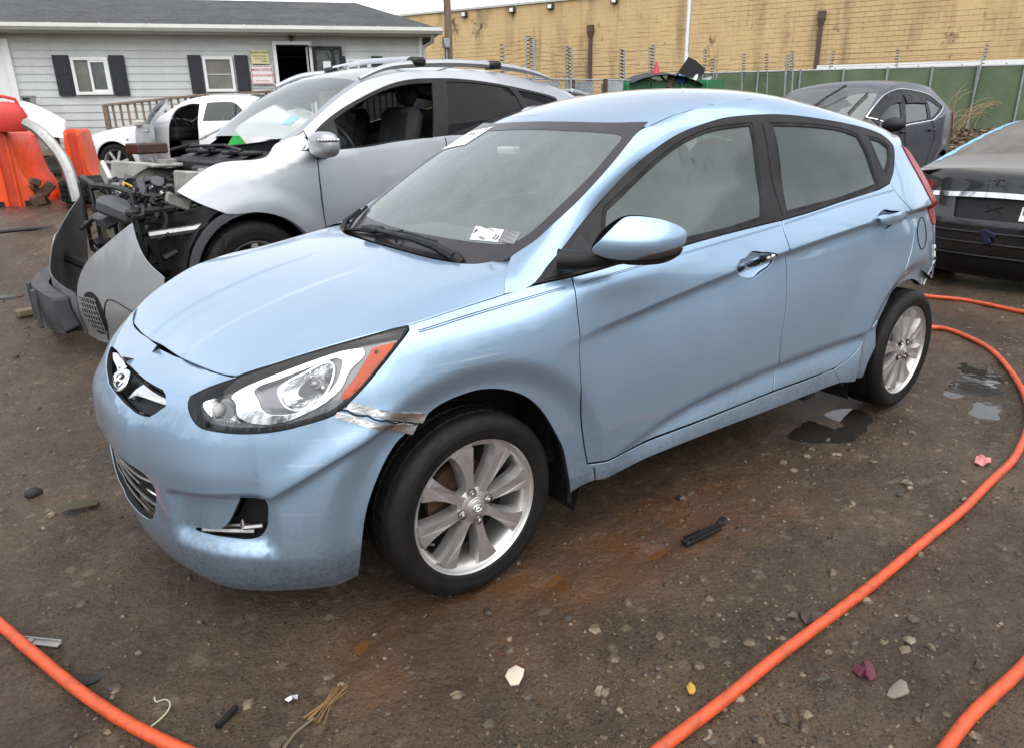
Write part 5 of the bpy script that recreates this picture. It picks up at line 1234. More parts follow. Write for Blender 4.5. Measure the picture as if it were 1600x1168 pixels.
hatch = thing('parked_car', 'light blue five door hatchback with taped front bumper and missing door handle', 'car', (0, 0, 0))
G_ = .0036
_x = np.linspace(.24, 2.84, 190)
CR = [np.stack([s_of_x(_x), ZC(_x)+d], 1) for d in (.010, .003, -.0006, -.006, -.014, -.024)]
_x = np.linspace(.46, 2.28, 130)
CR += [np.stack([s_of_x(_x), ZLW(_x)+d], 1) for d in (.008, -.0006, -.006, -.014, -.024)]
_s = np.linspace(.69, 1.19, 70)
CB = [np.stack([_s, ZWE(_s)+d], 1) for d in (.012, .004, -.002, -.008, -.016, -.03)]
_s = np.linspace(.42, .79, 50)
CB += [np.stack([_s, d+.10*np.clip(_s-.55, -.12, .15)], 1) for d in (.482, .470, .460, .450, .44)]
CB += [np.stack([np.full(18, x), np.linspace(.30, .46, 18)], 1) for x in (.412, .43, .448, .466)]
CB += [l*[-1, 1] for l in CB]
_s = np.linspace(-.66, .66, 90)
CB += [np.stack([_s, np.full(90, z_)+.04*np.maximum(np.abs(_s)-.25, 0)], 1) for z_ in (.7235, .7275, .7315, .7355, .739, .742, .7445)]
# --- front bumper
half = D['bumper_side']
bl = [(-.312, .7474), (-.19, .7478), (-.077, .7487), (.06, .7500), (.184, .7524), (.433, .7676), (.593, .7842)]+half[2:]
bump_loop = bl+[(.7, .15, 0), (.35, .15, 0), (0, .15, 0), (-.35, .15, 0), (-.7, .15, 0)]+mir(half[:1:-1])+[(-.593, .774), (-.45, .7535)]
lowg = [(-.27, .470), (-.20, .492), (.0, .497), (.1419, .4963), (.2753, .4935), (.339, .4709), (.3638, .4383), (.3358, .3656), (.3005, .3202, 1), (.2582, .3036), (.0886, .2805), (-.03, .2805), (-.20, .3036), (-.25, .325, 1), (-.285, .37), (-.31, .43)]
fog_l = D['fog']
bumper = panel('bumper', M['blue'], A2, [bump_loop, D['grille'], lowg, fog_l, mir(fog_l)], hatch, .016, .02, .002, out=(-1, -.0, .2), lines=CB, rim=M['dark'], hn=.0045)
def gcent(l, k):
    p = np.array([q[:2] for q in l]); c = p.mean(0); return c+(p-c)*k
panel('upper_grille', M['plastic'], A2O(-.030), [gcent(D['grille'], 1.06)], bumper, .03, 0, out=(-1, 0, .3), raw=True)
panel('chrome_bar', M['chrome'], A2O(-.006), [D['wing_r']], bumper, .02, .02, out=(-1, 0, .3), bevel=.004)
panel('chrome_bar', M['chrome'], A2O(-.006), [D['wing_l']], bumper, .02, .02, out=(-1, 0, .3), bevel=.004)
bc = (.085, .6945)
bdg = panel('badge', M['chrome'], A2O(.003), [circle(bc, .062, .0245, 40), circle(bc, .046, .0165, 40)], bumper, .02, .014, out=(-1, 0, .3), bevel=.004, raw=True)
panel('badge_backing', M['plastic'], A2O(-.006), [circle(bc, .05, .018, 32)], bumper, .03, 0, out=(-1, 0, .3), raw=True)
hx = lambda x, y: (bc[0]+x+.35*y*1.6, bc[1]+y)
for poly in ([(-.034, -.0135), (-.020, -.0145), (-.022, .014), (-.036, .0115)], [(.020, -.014), (.034, -.0115), (.036, .0125), (.022, .0145)], [(-.024, -.005), (.024, .001), (.024, .006), (-.024, .0005)]):
    panel('badge_letter', M['chrome'], A2O(.002), [np.array([hx(.82*x, .82*y) for x, y in poly])], bumper, .02, .008, out=(-1, 0, .3), bevel=.002, raw=True)
panel('lower_grille', M['dark'], A2O(-.045), [gcent(lowg, 1.12)], bumper, .03, 0, out=(-1, 0, .0), raw=True)
for k, zs in enumerate((.325, .365, .405, .445)):
    sa = -.24-.012*k; sb = .300+.018*k
    pts = A2O(-.016)(np.linspace(sa, sb, 26), np.full(26, zs))
    MB().tube(pts, .0048, 6).build('grille_slat', M['steel'] if k % 2 else M['chrome'], bumper, True)
for l in (fog_l, mir(fog_l)):
    panel('fog_recess', M['dark'], A2O(-.060), [gcent(l, 1.18)], bumper, .03, 0, out=(-1, -.0, .0), raw=True)
q = lambda s, z, o: A2O(o)(np.array([s]), np.array([z]))[0]
fb = MB().tube([q(.51, .338, -.012), q(.60, .342, -.030), q(.68, .342, -.045)], .008, 6).tube([q(.53, .345, -.02), q(.66, .352, -.05)], .005, 6)
fb.build('fog_bracket', M['steel'], bumper, True)
MB().tube([q(.645, .356, -.03), q(.65, .375, -.032), q(.655, .352, -.03)], .006, 6).tube([q(.65, .352, -.03), q(.715, .356, -.04)], .007, 6).build('fog_clip', M['alloyface'], bumper, True)
for sgn in (1,):
    panel('foil_tape', M['tape'], AO(.0035), [D['tape1']], bumper, .015, .003, out=(0, -1, 0), raw=True, bevel=.001)
    panel('foil_tape', M['tape'], AO(.0050), [D['tape2']], bumper, .015, .003, out=(0, -1, 0), raw=True, bevel=.001)
MB().tube(AO(.006)(np.linspace(.985, 1.20, 14), np.linspace(.715, .632, 14)+.004*np.sin(np.arange(14)*2.)), .0028, 5).build('tape_fold', M['dark'], bumper, True)

# --- hood
hd = D['hood']
hl_ = hd[2:13]
hood_loop = [(-.6635, .279), (-.661, .084), (-.6457, -.1826), (-.621, -.3806), (-.6055, -.4736)]+hl_+[(.1425, -.1956), (.138, 0), (.1425, .1956), (.158, .3896)]+[(a, -b)+tuple(r) for a, b, *r in hl_[::-1]]+[(-.635, .50)]
hood_loop = [p for i, p in enumerate(hood_loop) if i == 0 or np.hypot(p[0]-hood_loop[i-1][0], p[1]-hood_loop[i-1][1]) > 1e-3]
def HF(x, y):        # the far front corner follows the skewed nose
    p = H(x, y); y = np.asarray(y, float)
    p[..., 0] -= .075*np.maximum(y, 0)*sstep(0, .12, y)*(1-sstep(-.55, -.15, np.asarray(x, float)))
    return p
hood = panel('hood', M['blue'], HF, [hood_loop], hatch, .02, .022, .003, out=(0, 0, 1), bevel=.004, rim=M['dark'])

# --- fenders, doors, quarters, sills
fender, fender_r = panel('fender', M['blue'], A, [D['fender']], hatch, .02, .022, .0026, lines=CR, mirror=True, rim=M['dark'])
hole = D['handle_f']
front_door, fd_r = panel('door', M['blue'], A, [D['front_door'], hole], hatch, .022, .022, G_, lines=CR, mirror=True, rim=M['dark'])
rear_door, rd_r = panel('door', M['blue'], A, [D['rear_door'], D['handle_r_rec']], hatch, .022, .022, G_, lines=CR, mirror=True, rim=M['dark'])
front_door['label'] = 'front door with its outer handle missing and bare socket'
qp, qp_r = panel('quarter_panel', M['blue'], A, [D['quarter'], D['fuel']], hatch, .022, .03, .0026, lines=CR, mirror=True, rim=M['dark'])
panel('fuel_flap', M['blue'], A, [D['fuel']], qp, .022, .012, .003, rim=M['dark'])
sill, sill_r = panel('side_sill', M['blue'], A, [D['sill']], hatch, .022, .022, .002, mirror=True, rim=M['dark'])
tgl = [(4.18, 1.0, 1), (4.22, .62, 1), (4.6, .60), (SMAX-.001, .60, 1), (SMAX-.001, 1.0, 1)]
panel('tailgate', M['blue'], A, [tgl], hatch, .05, .02, 0, mirror=True, out=(1, 0, 0))
_fl = cr_loop(D['fuel'], .01); MB().tube(AO(.0006)(np.append(_fl[:, 0], _fl[0, 0]), np.append(_fl[:, 1], _fl[0, 1])), .0026, 5, False).build('flap_gap', M['dark'], qp, True)
# handle recesses
for nm, door, dp in (('handle_f', front_door, .020), ('handle_r_rec', rear_door, .020)):
    lp = loopc(nm)
    rho = dome(lp); f = lambda s, z, rho=rho, dp=dp: -.003-dp*np.clip(1-rho(s, z), 0, 1)**.8
    panel('handle_recess', M['blue'], AOv(f), [lp], door, .012, 0, raw=True)
panel('handle_socket', M['dark'], AO(-.008), [gcent(D['handle_f_hole'], .92)], front_door, .02, .004, raw=True)
p = AO(-.006)(np.array([2.69, 2.725]), np.array([.917, .918]))
MB().ball(p[0], (.012, .008, .009)).build('latch', M['alloyface'], front_door, True)
MB().ball(p[1], (.013, .008, .012)).build('lock_barrel', M['chrome'], front_door, True)
panel('handle_socket', M['dark'], AO(-.004), [gcent(D['handle_f_hole2'], .9)], front_door, .02, .004, raw=True)
lp = loopc('handle_r')
rho = dome(lp); f = lambda s, z: .016+.016*np.clip(1.1-rho(s, z), 0, 1)
panel('door_handle', M['blue'], AOv(f), [lp], rear_door, .010, .016, raw=True, bevel=.004)
# pinstripes
pl = cr_loop(D['pin'], .03, False)
for lo_, hi_, par in ((1.20, 1.747, fender), (1.752, 2.800, front_door), (2.806, 3.64, rear_door)):
    k = (pl[:, 0] > lo_) & (pl[:, 0] < hi_); c = pl[k]
    for dz in (.0, .0042):
        w = .0007
        panel('pinstripe', M['pin'], AO(.0008), [np.concatenate([c+[0, dz-w], (c+[0, dz+w])[::-1]])], par, .5, 0, raw=True)
# --- window surround and glass
dlo = D['dlo']
GLS = [D['glass_front'], D['glass_rear'], D['glass_quarter']]
trim, trim_r = panel('window_trim', M['trim'], AO(.001), [dlo]+GLS, hatch, .03, .014, .002, mirror=True)
for nm, l, mt in (('side_window', GLS[0], 'sg'), ('side_window', GLS[1], 'rg'), ('quarter_window', GLS[2], 'rg')):
    _, gfar = panel(nm, M[mt], AO(-.006), [gcent(l, 1.02)], hatch, .04, 0, mirror=True, raw=False)
    gfar.data.materials[0] = M['clear']
    lp = inset_loop(cr_loop(l, .02), .0); li = inset_loop(cr_loop(l, .02), .010)
    panel('window_seal', M['dark'], AO(-.001), [lp, li], trim, .03, .005, raw=True)
pts = AO(.002)(np.array([2.845, 2.858]), np.array([.99, 1.40]))
bp = cr_loop([(2.812, 1.062), (2.825, 1.2), (2.842, 1.33), (2.852, 1.40)], .03, False)
MB().tube(AO(.0015)(bp[:, 0], bp[:, 1]), .0022, 5).build('pillar_seam', M['dark'], trim, True)
tx = AO(-.003)(np.array([2.90]), np.array([1.088]))[0]
# --- pillars and roof rails
a3 = lambda s, z: A(np.array([s]), np.array([z]))[0]
w3 = lambda x, y: W(np.array([x]), np.array([y]))[0]
r3 = lambda x, y: R(np.array([x]), np.array([y]))[0]
INN = [(.310, -.575, 1.006), w3(.2966, -.598), w3(.3618, -.6205), w3(.4308, -.6257), w3(.5224, -.6279), w3(.6304, -.6142), w3(.7575, -.5841), w3(.885, -.545), (.960, -.538, 1.397),
       r3(1.0796, -.526), r3(1.172, -.5346), r3(1.2758, -.5395), r3(1.5, -.543), r3(1.75, -.543), r3(2.0, -.54), r3(2.25, -.535), r3(2.5, -.52), r3(2.62, -.505), r3(2.70, -.48)]
OUT = [a3(1.5291, .9436), a3(1.6228, .9575), a3(1.70, .994), a3(1.7773, 1.0311), a3(1.93, 1.108), a3(2.0855, 1.1987), a3(2.2265, 1.2774), a3(2.3543, 1.3351), a3(2.46, 1.373),
       a3(2.56, 1.398), a3(2.6273, 1.4112), a3(2.72, 1.423), a3(2.9049, 1.4292), a3(3.1019, 1.42), a3(3.3263, 1.3961), a3(3.5229, 1.3696), a3(3.6931, 1.3298), a3(3.7581, 1.2884), a3(3.8578, 1.2824)]
ribbon('roof_pillar', M['blue'], INN, OUT, hatch, .0075, 10, 150, mirror=True)
inn = np.array(INN)
lw = [(x, y, z) for x, y, z in INN[9:]]
roof_side = [(x, y+.004) for x, y, z in INN[8:]]
rl = [(.888, 0), (.892, -.18), (.915, -.38), (.957, -.532, 1)]+[(a, b) for a, b in roof_side[1:-1]]+[(2.70, -.476, 1), (2.76, -.25), (2.78, 0)]
roof_loop = rl+[(a, -b)+tuple(r) for a, b, *r in rl[-2:0:-1]]
panel('roof', M['blue'], R, [roof_loop], hatch, .035, .02, 0, out=(0, 0, 1), bevel=.004)
MB().tube([(x, y+.001, z-.003) for x, y, z in INN[8:]], .004, 6).build('roof_moulding', M['trim'], hatch, True)
MB().tube([(x, -y-.001, z-.003) for x, y, z in INN[8:]], .004, 6).build('roof_moulding', M['trim'], hatch, True)
# spoiler, rear screen and tail lamps
sp = lambda x, y: np.stack([x, y, 1.372-.5*(np.asarray(x)-2.66)-.10*np.abs(np.asarray(y))**2.2], -1)
panel('rear_spoiler', M['blue'], lambda x, y: np.stack([np.asarray(x), np.asarray(y), _RC(np.minimum(np.asarray(x), 2.78))-.040*(np.asarray(y)/.55)**2-.022*(np.abs(y)/.55)**6-.004], -1), [[(2.70, -.47, 1), (2.76, 0), (2.70, .47, 1), (2.80, .50, 1), (2.88, 0), (2.80, -.50, 1)]], hatch, .05, .03, 0, out=(0, 0, 1))
bs = lambda y, z: np.stack([2.80+(1.30-np.asarray(z))*.78-.16*(np.asarray(y)/.6)**2, np.asarray(y), np.asarray(z)], -1)
panel('rear_screen', M['frit'], bs, [[(-.50, 1.28), (0, 1.30), (.50, 1.28), (.62, 1.0, 1), (-.62, 1.0, 1)]], hatch, .06, .01, 0, out=(1, 0, .5))
panel('tail_lamp', M['redlens'], AO(.004), [D['tail_lamp']], hatch, .025, .03, 0, mirror=True)
MB().tube([a3(4.16, .80)+[.012, .0, 0], a3(4.17, .72)+[.010, 0, 0], a3(4.16, .64)+[.012, 0, 0], a3(4.145, .60)+[.01, 0, 0]], .006, 6).build('torn_bumper_edge', M['white'], qp, False)
for k, zz in enumerate((.78, .735, .70, .66, .625)):
    MB().box(a3(4.165, zz)+[.010, -.006, 0], (.010, .008, .013), .3*k).build('bumper_clip', M['plastic'], qp)
# --- windscreen, border, cowl
we = [(.2966, -.598), (.3618, -.6205), (.4308, -.6257), (.5224, -.6279), (.6304, -.6142), (.7575, -.5841), (.885, -.545), (.953, -.533, 1), (.912, -.38), (.889, -.18), (.885, 0)]
bot = [(.175, 0), (.185, -.25), (.22, -.48), (.265, -.58)]
wl = bot+we; ws_loop = wl+[(a, -b)+tuple(r) for a, b, *r in wl[-2:0:-1]]
ws = panel('windscreen', M['ws'], W, [ws_loop], hatch, .05, 0, out=(-.5, 0, 1))
ib = [(.248, 0), (.264, -.258), (.296, -.453), (.328, -.545), (.376, -.578), (.507, -.581), (.655, -.568), (.80, -.528), (.852, -.505), (.846, -.371), (.832, -.207), (.828, 0)]
in_loop = ib+[(a, -b) for a, b in ib[-2:0:-1]]
panel('black_border', M['frit'], off_surf(W, .0015), [ws_loop, in_loop], ws, .05, 0, out=(-.5, 0, 1))
cw = [(.11, 0), (.12, -.25), (.16, -.42), (.22, -.55), (.285, -.59), (.30, -.55), (.26, -.45), (.225, -.25), (.215, 0)]
panel('cowl', M['plastic'], lambda x, y: np.stack([np.asarray(x), np.asarray(y), .962+.30*(np.asarray(x)-.15)-.02*(np.asarray(y)/.6)**2], -1), [cw+[(a, -b) for a, b in cw[-2:0:-1]]], hatch, .04, .02, 0, out=(0, 0, 1))
panel('inspection_sticker', M['white'], off_surf(W, .002), [np.array([p[:2] for p in D['sticker_a']])], ws, .2, 0, out=(-.5, 0, 1), raw=True)
panel('registration_sticker', M['steel'], off_surf(W, .002), [np.array([p[:2] for p in D['sticker_b']])], ws, .2, 0, out=(-.5, 0, 1), raw=True)
def decal(txt, size, x, y, name, par, mat='ink', off=.004, F=W, bold=.0006):
    """flat print lying on the windscreen, reading from outside"""
    p = off_surf(F, off, (-.5, 0, 1))(np.array([x]), np.array([y]))[0]
    e = 1e-3; up = F(np.array([x+e]), np.array([y]))[0]-F(np.array([x]), np.array([y]))[0]; up /= np.linalg.norm(up)
    rt = F(np.array([x]), np.array([y-e]))[0]-F(np.array([x]), np.array([y]))[0]; rt /= np.linalg.norm(rt)
    n = np.cross(rt, up)
    return text_poly(txt, size, M[mat], name, par, Matrix(((rt[0], up[0], n[0], p[0]), (rt[1], up[1], n[1], p[1]), (rt[2], up[2], n[2], p[2]), (0, 0, 0, 1))), bold)
decal('9', .028, .318, -.355, 'sticker_print', ws); decal('23', .028, .325, -.468, 'sticker_print', ws)
decal('INSPECTION', .012, .342, -.40, 'sticker_print', ws, bold=.0002); decal('II II III I', .012, .305, -.415, 'sticker_print', ws)
for k in range(4): decal('============', .0075, .362-.013*k, -.515-.004*k, 'sticker_print', ws, bold=.0)
pw = [(.72, .44), (.80, .565), (.875, .535), (.885, .37), (.80, .34)]
panel('white_paper', M['paper'], off_surf(W, .003), [[(.745, .575, 1), (.875, .535, 1), (.875, .335, 1), (.745, .37, 1)]], ws, .06, 0, out=(-.5, 0, 1))
decal('R.8.21', .035, .835, .43, 'paper_print', ws, off=.006); decal('AS', .022, .86, .375, 'paper_print', ws, off=.006)
# wipers
def wp(x, y, o=.02): return tuple(off_surf(W, o, (-.5, 0, 1))(np.array([x]), np.array([y]))[0])
wv = MB().tube([wp(.206, -.412, .020), wp(.208, -.304, .034), wp(.202, -.134, .040), wp(.20, .05, .038), wp(.205, .15, .034)], .010, 8, rs=[.020, .017, .012, .009, .008])
wv.box(wp(.208, .193, .032), (.06, .10, .026), .1, .008); wv.tube([wp(.206, -.43, .004), wp(.206, -.412, .03)], .022, 10)
w1 = wv.build('wiper_arm', M['plastic'], hatch, True)
MB().tube([wp(.226, .60, .010), wp(.214, .388, .016), wp(.214, .204, .018), wp(.227, -.042, .016), wp(.234, -.238, .010)], .008, 6, rs=[.006, .008, .011, .008, .006]).build('wiper_blade', M['rubber'], w1, True)
MB().tube([wp(.19, -.02, .012), wp(.205, .02, .03), wp(.235, .0, .018)], .005, 6).build('washer_hose', M['rubber'], w1, True)
w2 = MB().tube([wp(.20, .52, .008), wp(.25, .56, .03), wp(.33, .585, .022)], .012, 7, rs=[.018, .013, .007]).build('wiper_arm', M['plastic'], hatch, True)
MB().tube([wp(.22, .50, .012), wp(.29, .56, .014), wp(.36, .59, .010)], .007, 6).build('wiper_blade', M['rubber'], w2, True)
# --- headlight
lens = panel('headlight', M['lens'], AO(.003), [D['headlight']], hatch, .02, 0, .004)
hl = inset_loop(cr_loop(D['headlight'], .015), .003)
panel('lamp_housing', worn('lamp housing', (.07, .07, .075), .35, .3), AO(-.048), [hl], lens, .025, -.046, raw=True, bevel=0)
ho = inset_loop(cr_loop(D['headlight'], .015), .002); hi_ = inset_loop(cr_loop(D['headlight'], .015), .006)
panel('lamp_rim', M['dark'], AO(.0035), [ho, hi_], lens, .02, .006, raw=True)
greyish = worn('grey lamp bezel', (.20, .20, .21), .25, .6, var=.1)
panel('lamp_bezel', greyish, AO(-.034), [inset_loop(cr_loop(D['headlight'], .015), .012), loopc('hl_bezel')], lens, .025, .01, raw=True)
panel('chrome_bezel', M['chrome'], AO(-.020), [loopc('hl_bezel'), loopc('hl_void')], lens, .012, .022, raw=True, bevel=.006)
panel('inner_shroud', greyish, AO(-.040), [loopc('hl_void'), loopc('hl_bowl')], lens, .02, 0, raw=True)
lb = loopc('hl_bowl')
rho_b = dome(lb); f = lambda s, z: -.024-.030*np.clip(1-rho_b(s, z), 0, 1)
panel('reflector_bowl', M['reflector'], AOv(f), [lb], lens, .010, 0, raw=True)
panel('bowl_rim', M['chrome'], AO(-.024), [lb, inset_loop(lb, .004)], lens, .012, .012, raw=True)
p = AO(-.038)(np.array([.915]), np.array([.787]))[0]
MB().ball(p, (.018, .014, .014)).build('bulb', M['steel'], lens, True)
for k in range(5):
    p = AO(-.05)(np.array([.90+.014*k]), np.array([.80-.012*k]))[0]
    MB().box(p, (.012, .01, .02), .5*k, .003).build('reflector_facet', M['chrome'], lens)
lt = loopc('hl_turn')
rho_t = dome(lt); f = lambda s, z: -.016-.024*np.clip(1-rho_t(s, z), 0, 1)
panel('turn_reflector', M['reflector'], AOv(f), [lt], lens, .010, 0, raw=True)
MB().ball(AO(-.03)(np.array([.61]), np.array([.712]))[0], .018).build('turn_bulb', M['white'], lens, True)
panel('amber_marker', M['amber'], AO(-.014), [D['hl_amber']], lens, .012, .02, bevel=.003)
p = AO(-.010)(np.array([1.098]), np.array([.852]))[0]
MB().ball(p, (.006, .004, .006)).build('marker_bulb', M['rust'], lens, True)
hr = panel('headlight', M['lens'], lambda s, z: AO(.003)(s, z)*[1, -1, 1], [D['headlight']], hatch, .03, 0, .004, out=(0, 1, 0))
panel('lamp_housing', M['chrome'], lambda s, z: AO(-.04)(s, z)*[1, -1, 1], [hl], hr, .03, -.046, raw=True, bevel=0, out=(0, 1, 0))
# --- dark backing added to keep light out of the gaps, underbody and wheel wells
def back(loop, off=-.03, mirror=True): panel('gap_backing', M['dark'], AO(off), [np.array(loop)], hatch, .08, 0, raw=True, mirror=mirror)
back([(1.74, .27), (3.55, .27), (3.70, .70), (3.80, 1.05), (2.8, 1.03), (1.80, .965), (1.72, .72)])
back([(1.05, .78), (1.25, .71), (1.42, .715), (1.72, .72), (1.80, .965), (1.25, .90)])
back([(3.60, .70), (4.12, .66), (4.10, 1.0), (3.80, 1.12)])
ub = MB()
ub.box((1.28, 0, .24), (1.75, 1.48, .06), bev=.02); ub.box((1.0, 0, .22), (3.2, .96, .05)); ub.box((-.45, 0, .24), (.35, .9, .10), bev=.03); ub.tube([(.4, .25, .2), (2.3, .25, .2), (2.7, -.2, .25)], .035, 8)
ub.tube([(0, -.72, .30), (0, .72, .30)], .03, 8); ub.tube([(2.55, -.72, .30), (2.55, .72, .30)], .035, 8)
for sy in (-1, 1):
    ub.tube([(.0, sy*.55, .3), (.1, sy*.3, .26), (.3, sy*.3, .24)], .028, 6)
    ub.box((1.93, sy*.66, .21), (.10, .10, .10), bev=.02)
ub.build('underbody', M['under'], hatch)
for xa, ra in ((.015, .435), (2.53, .42)):
    for sy in (-1, 1):
        m = MB(); n = 22; rows = []
        for k in range(n+1):
            t = math.pi*((-.12 if xa < 1 else .30)+(1.24 if xa < 1 else .82)*k/n); rows.append((xa+ra*math.cos(t), .29+ra*math.sin(t)))
        yo, yi = sy*.775, sy*.50
        v = [(x, sy*(.775 if x > -.2 else .775-.38*(-.2-x)), z) for x, z in rows]+[(x, yi, z) for x, z in rows]
        m.add(v, [(k, k+1, n+2+k, n+1+k) for k in range(n)])
        m.add([(x, yi, z) for x, z in rows], [tuple(range(n+1))])
        m.build('wheel_well', M['dark'], hatch)
mf = MB(); mf.box((.40, -.70, .30), (.02, .16, .26), bev=.006); mf.build('mud_flap', M['plastic'], hatch)
mf = MB(); mf.box((2.10, -.70, .255), (.02, .12, .10), bev=.006); mf.build('mud_flap', M['plastic'], hatch)
# --- cabin
fl = MB(); fl.box((1.35, 0, .33), (2.1, 1.40, .05)); fl.box((.40, 0, .62), (.05, 1.36, .62)); fl.box((2.40, 0, .75), (.06, 1.2, .6)); fl.build('cabin_floor', M['dark'], hatch)
dm = MB(); dm.box((.60, 0, .88), (.40, 1.36, .16), bev=.05); dm.box((.66, -.37, .955), (.22, .36, .09), bev=.04); dm.box((.72, 0, .72), (.22, .34, .40), bev=.04); dm.box((1.1, 0, .50), (.9, .22, .24), bev=.04)
dash = dm.build('dashboard', M['dash'], hatch)
sw = MB(); c0 = Vector((.93, -.37, .965)); rotm = Matrix.Rotation(R_(-25), 3, 'Y'); ring = []
for k in range(33):
    t = 2*math.pi*k/32; ring.append(tuple(c0+rotm @ Vector((0, .185*math.cos(t), .185*math.sin(t)))))
sw.tube(ring, .015, 8, False); sw.tube([c0+rotm @ Vector((0, -.18, 0)), c0+rotm @ Vector((0, .18, 0))], .018, 6); sw.ball(c0, (.04, .07, .06)); sw.tube([c0, (.72, -.37, .88)], .03, 8)
sw.build('steering_wheel', M['dash'], hatch, True)
def seat(x, y, name='seat', w=.50):
    m = MB()
    m.box((x-.25, y, .56), (.54, w, .16), Matrix.Rotation(R_(-6), 3, 'Y'), .05)
    sb = m.build(name, M['cloth'], hatch, True, 35)
    b = MB(); prof = []
    rm = Matrix.Rotation(R_(16), 3, 'Y')
    for zc, ww, tk in ((.0, w*.92, .16), (.12, w, .17), (.30, w*1.0, .16), (.45, w*.9, .13), (.56, w*.62, .10)):
        ringp = []
        for k in range(14):
            t = 2*math.pi*k/14; ct, st = math.cos(t), math.sin(t)
            ringp.append((abs(ct)**.6*math.copysign(1, ct)*tk/2, abs(st)**.5*math.copysign(1, st)*ww/2, zc))
        prof.append(ringp)
    v = [tuple(Vector((x+.02, y, .60))+rm @ Vector(p)) for rp in prof for p in rp]
    f = [(i*14+k, i*14+(k+1) % 14, (i+1)*14+(k+1) % 14, (i+1)*14+k) for i in range(4) for k in range(14)]+[tuple(range(13, -1, -1)), tuple(range(56, 70))]
    b.add(v, f); b.build('seat_back', M['cloth'], sb, True, 50)
    h = MB(); h.ball(tuple(Vector((x+.02, y, .60))+rm @ Vector((0, 0, .67))), (.055, .135, .095)); h.tube([Vector((x+.02, y-.05, .60))+rm @ Vector((0, 0, .52)), Vector((x+.02, y-.05, .60))+rm @ Vector((0, 0, .65))], .007, 6); h.tube([Vector((x+.02, y+.05, .60))+rm @ Vector((0, 0, .52)), Vector((x+.02, y+.05, .60))+rm @ Vector((0, 0, .65))], .007, 6)
    h.build('headrest', M['cloth'], sb, True)
seat(1.32, -.36); seat(1.32, .36)
rb = MB(); rb.box((2.02, 0, .58), (.48, 1.22, .16), bev=.05); rb.box((2.30, 0, .84), (.16, 1.22, .56), Matrix.Rotation(R_(18), 3, 'Y'), .05)
for y in (-.38, .38): rb.ball((2.40, y, 1.16), (.05, .13, .08))
rb.build('rear_bench', M['cloth'], hatch, True, 40)
mm_ = MB(); mm_.ball((.86, -.0, 1.335), (.022, .12, .036)); mm_.tube([(.86, 0, 1.35), (.90, 0, 1.40)], .012, 6); mm_.build('rear_view_mirror', M['plastic'], hatch, True)
bx = MB(); bx.box((.80, .12, 1.30), (.05, .10, .035), .2, .008); bx.build('toll_tag', M['white'], hatch)
for sy in (-1, 1):
    MB().tube([(1.45, sy*.66, .55), (1.47, sy*.66, 1.0), (1.53, sy*.58, 1.38)], .045, 8).build('pillar_lining', M['cloth'], hatch, True)
hl2 = panel('roof_lining', M['cloth'], off_surf(R, -.035), [[(a, b*.97)+tuple(r) for a, b, *r in roof_loop]], hatch, .12, 0, out=(0, 0, -1))
# --- mirror
ML, MA_ = np.array(D['mframe'][0]), np.array(D['mframe'][1])
MN = np.array([MA_[1], -MA_[0], 0]); MN = -MN if MN[1] > 0 else MN
mall = loopc('m_all', .01)
def FMb(k=1.0, off=0.0):
    def f(a, b):
        a = np.asarray(a, float); b = np.asarray(b, float)
        h = (.070*(1-.80*(((a-.155)/.150)**2+((b-.026)/.078)**2))+off)*k
        return ML+np.stack([a, a, a], -1)*MA_+np.stack([0*b, 0*b, b], -1)+h[:, None]*MN
    return f
def both(name, mat, F, loops, par, **kw):
    return panel(name, mat, F, loops, par, **kw)
mshell = both('wing_mirror', M['blue'], FMb(), [D['m_shell']], hatch, res=.010, depth=.05, out=MN, bevel=.004)
both('mirror_base', M['trim'], FMb(1, -.002), [D['m_base']], mshell, res=.010, depth=.012, out=MN, bevel=.002)
both('turn_signal', M['lens'], FMb(1, .001), [D['m_sig']], mshell, res=.012, depth=.008, out=MN, bevel=.002)
both('signal_reflector', M['alloy'], FMb(1, -.006), [gcent(D['m_sig'], .97)], mshell, res=.012, depth=.0, out=MN)
both('mirror_back', M['trim'], FMb(-.7), [mall[::2]], mshell, res=.014, depth=0, out=-MN, raw=True)
arm = MB(); aL = Vector(ML)
arm.tube([aL+Vector((-.035, .115, -.035)), aL+Vector((.02, .06, -.035)), aL+Vector((.09, .0, -.022)), aL+Vector((.16, -.03, -.02))], .02, 10, rs=[.036, .028, .026, .022])
arm.build('mirror_arm', M['trim'], mshell, True)
sail = panel('sail_panel', M['plastic'], AO(.004), [[(1.67, .968, 1), (1.885, 1.07, 1), (1.89, 1.0, 1), (1.76, .978, 1)]], hatch, .03, .008, 0)
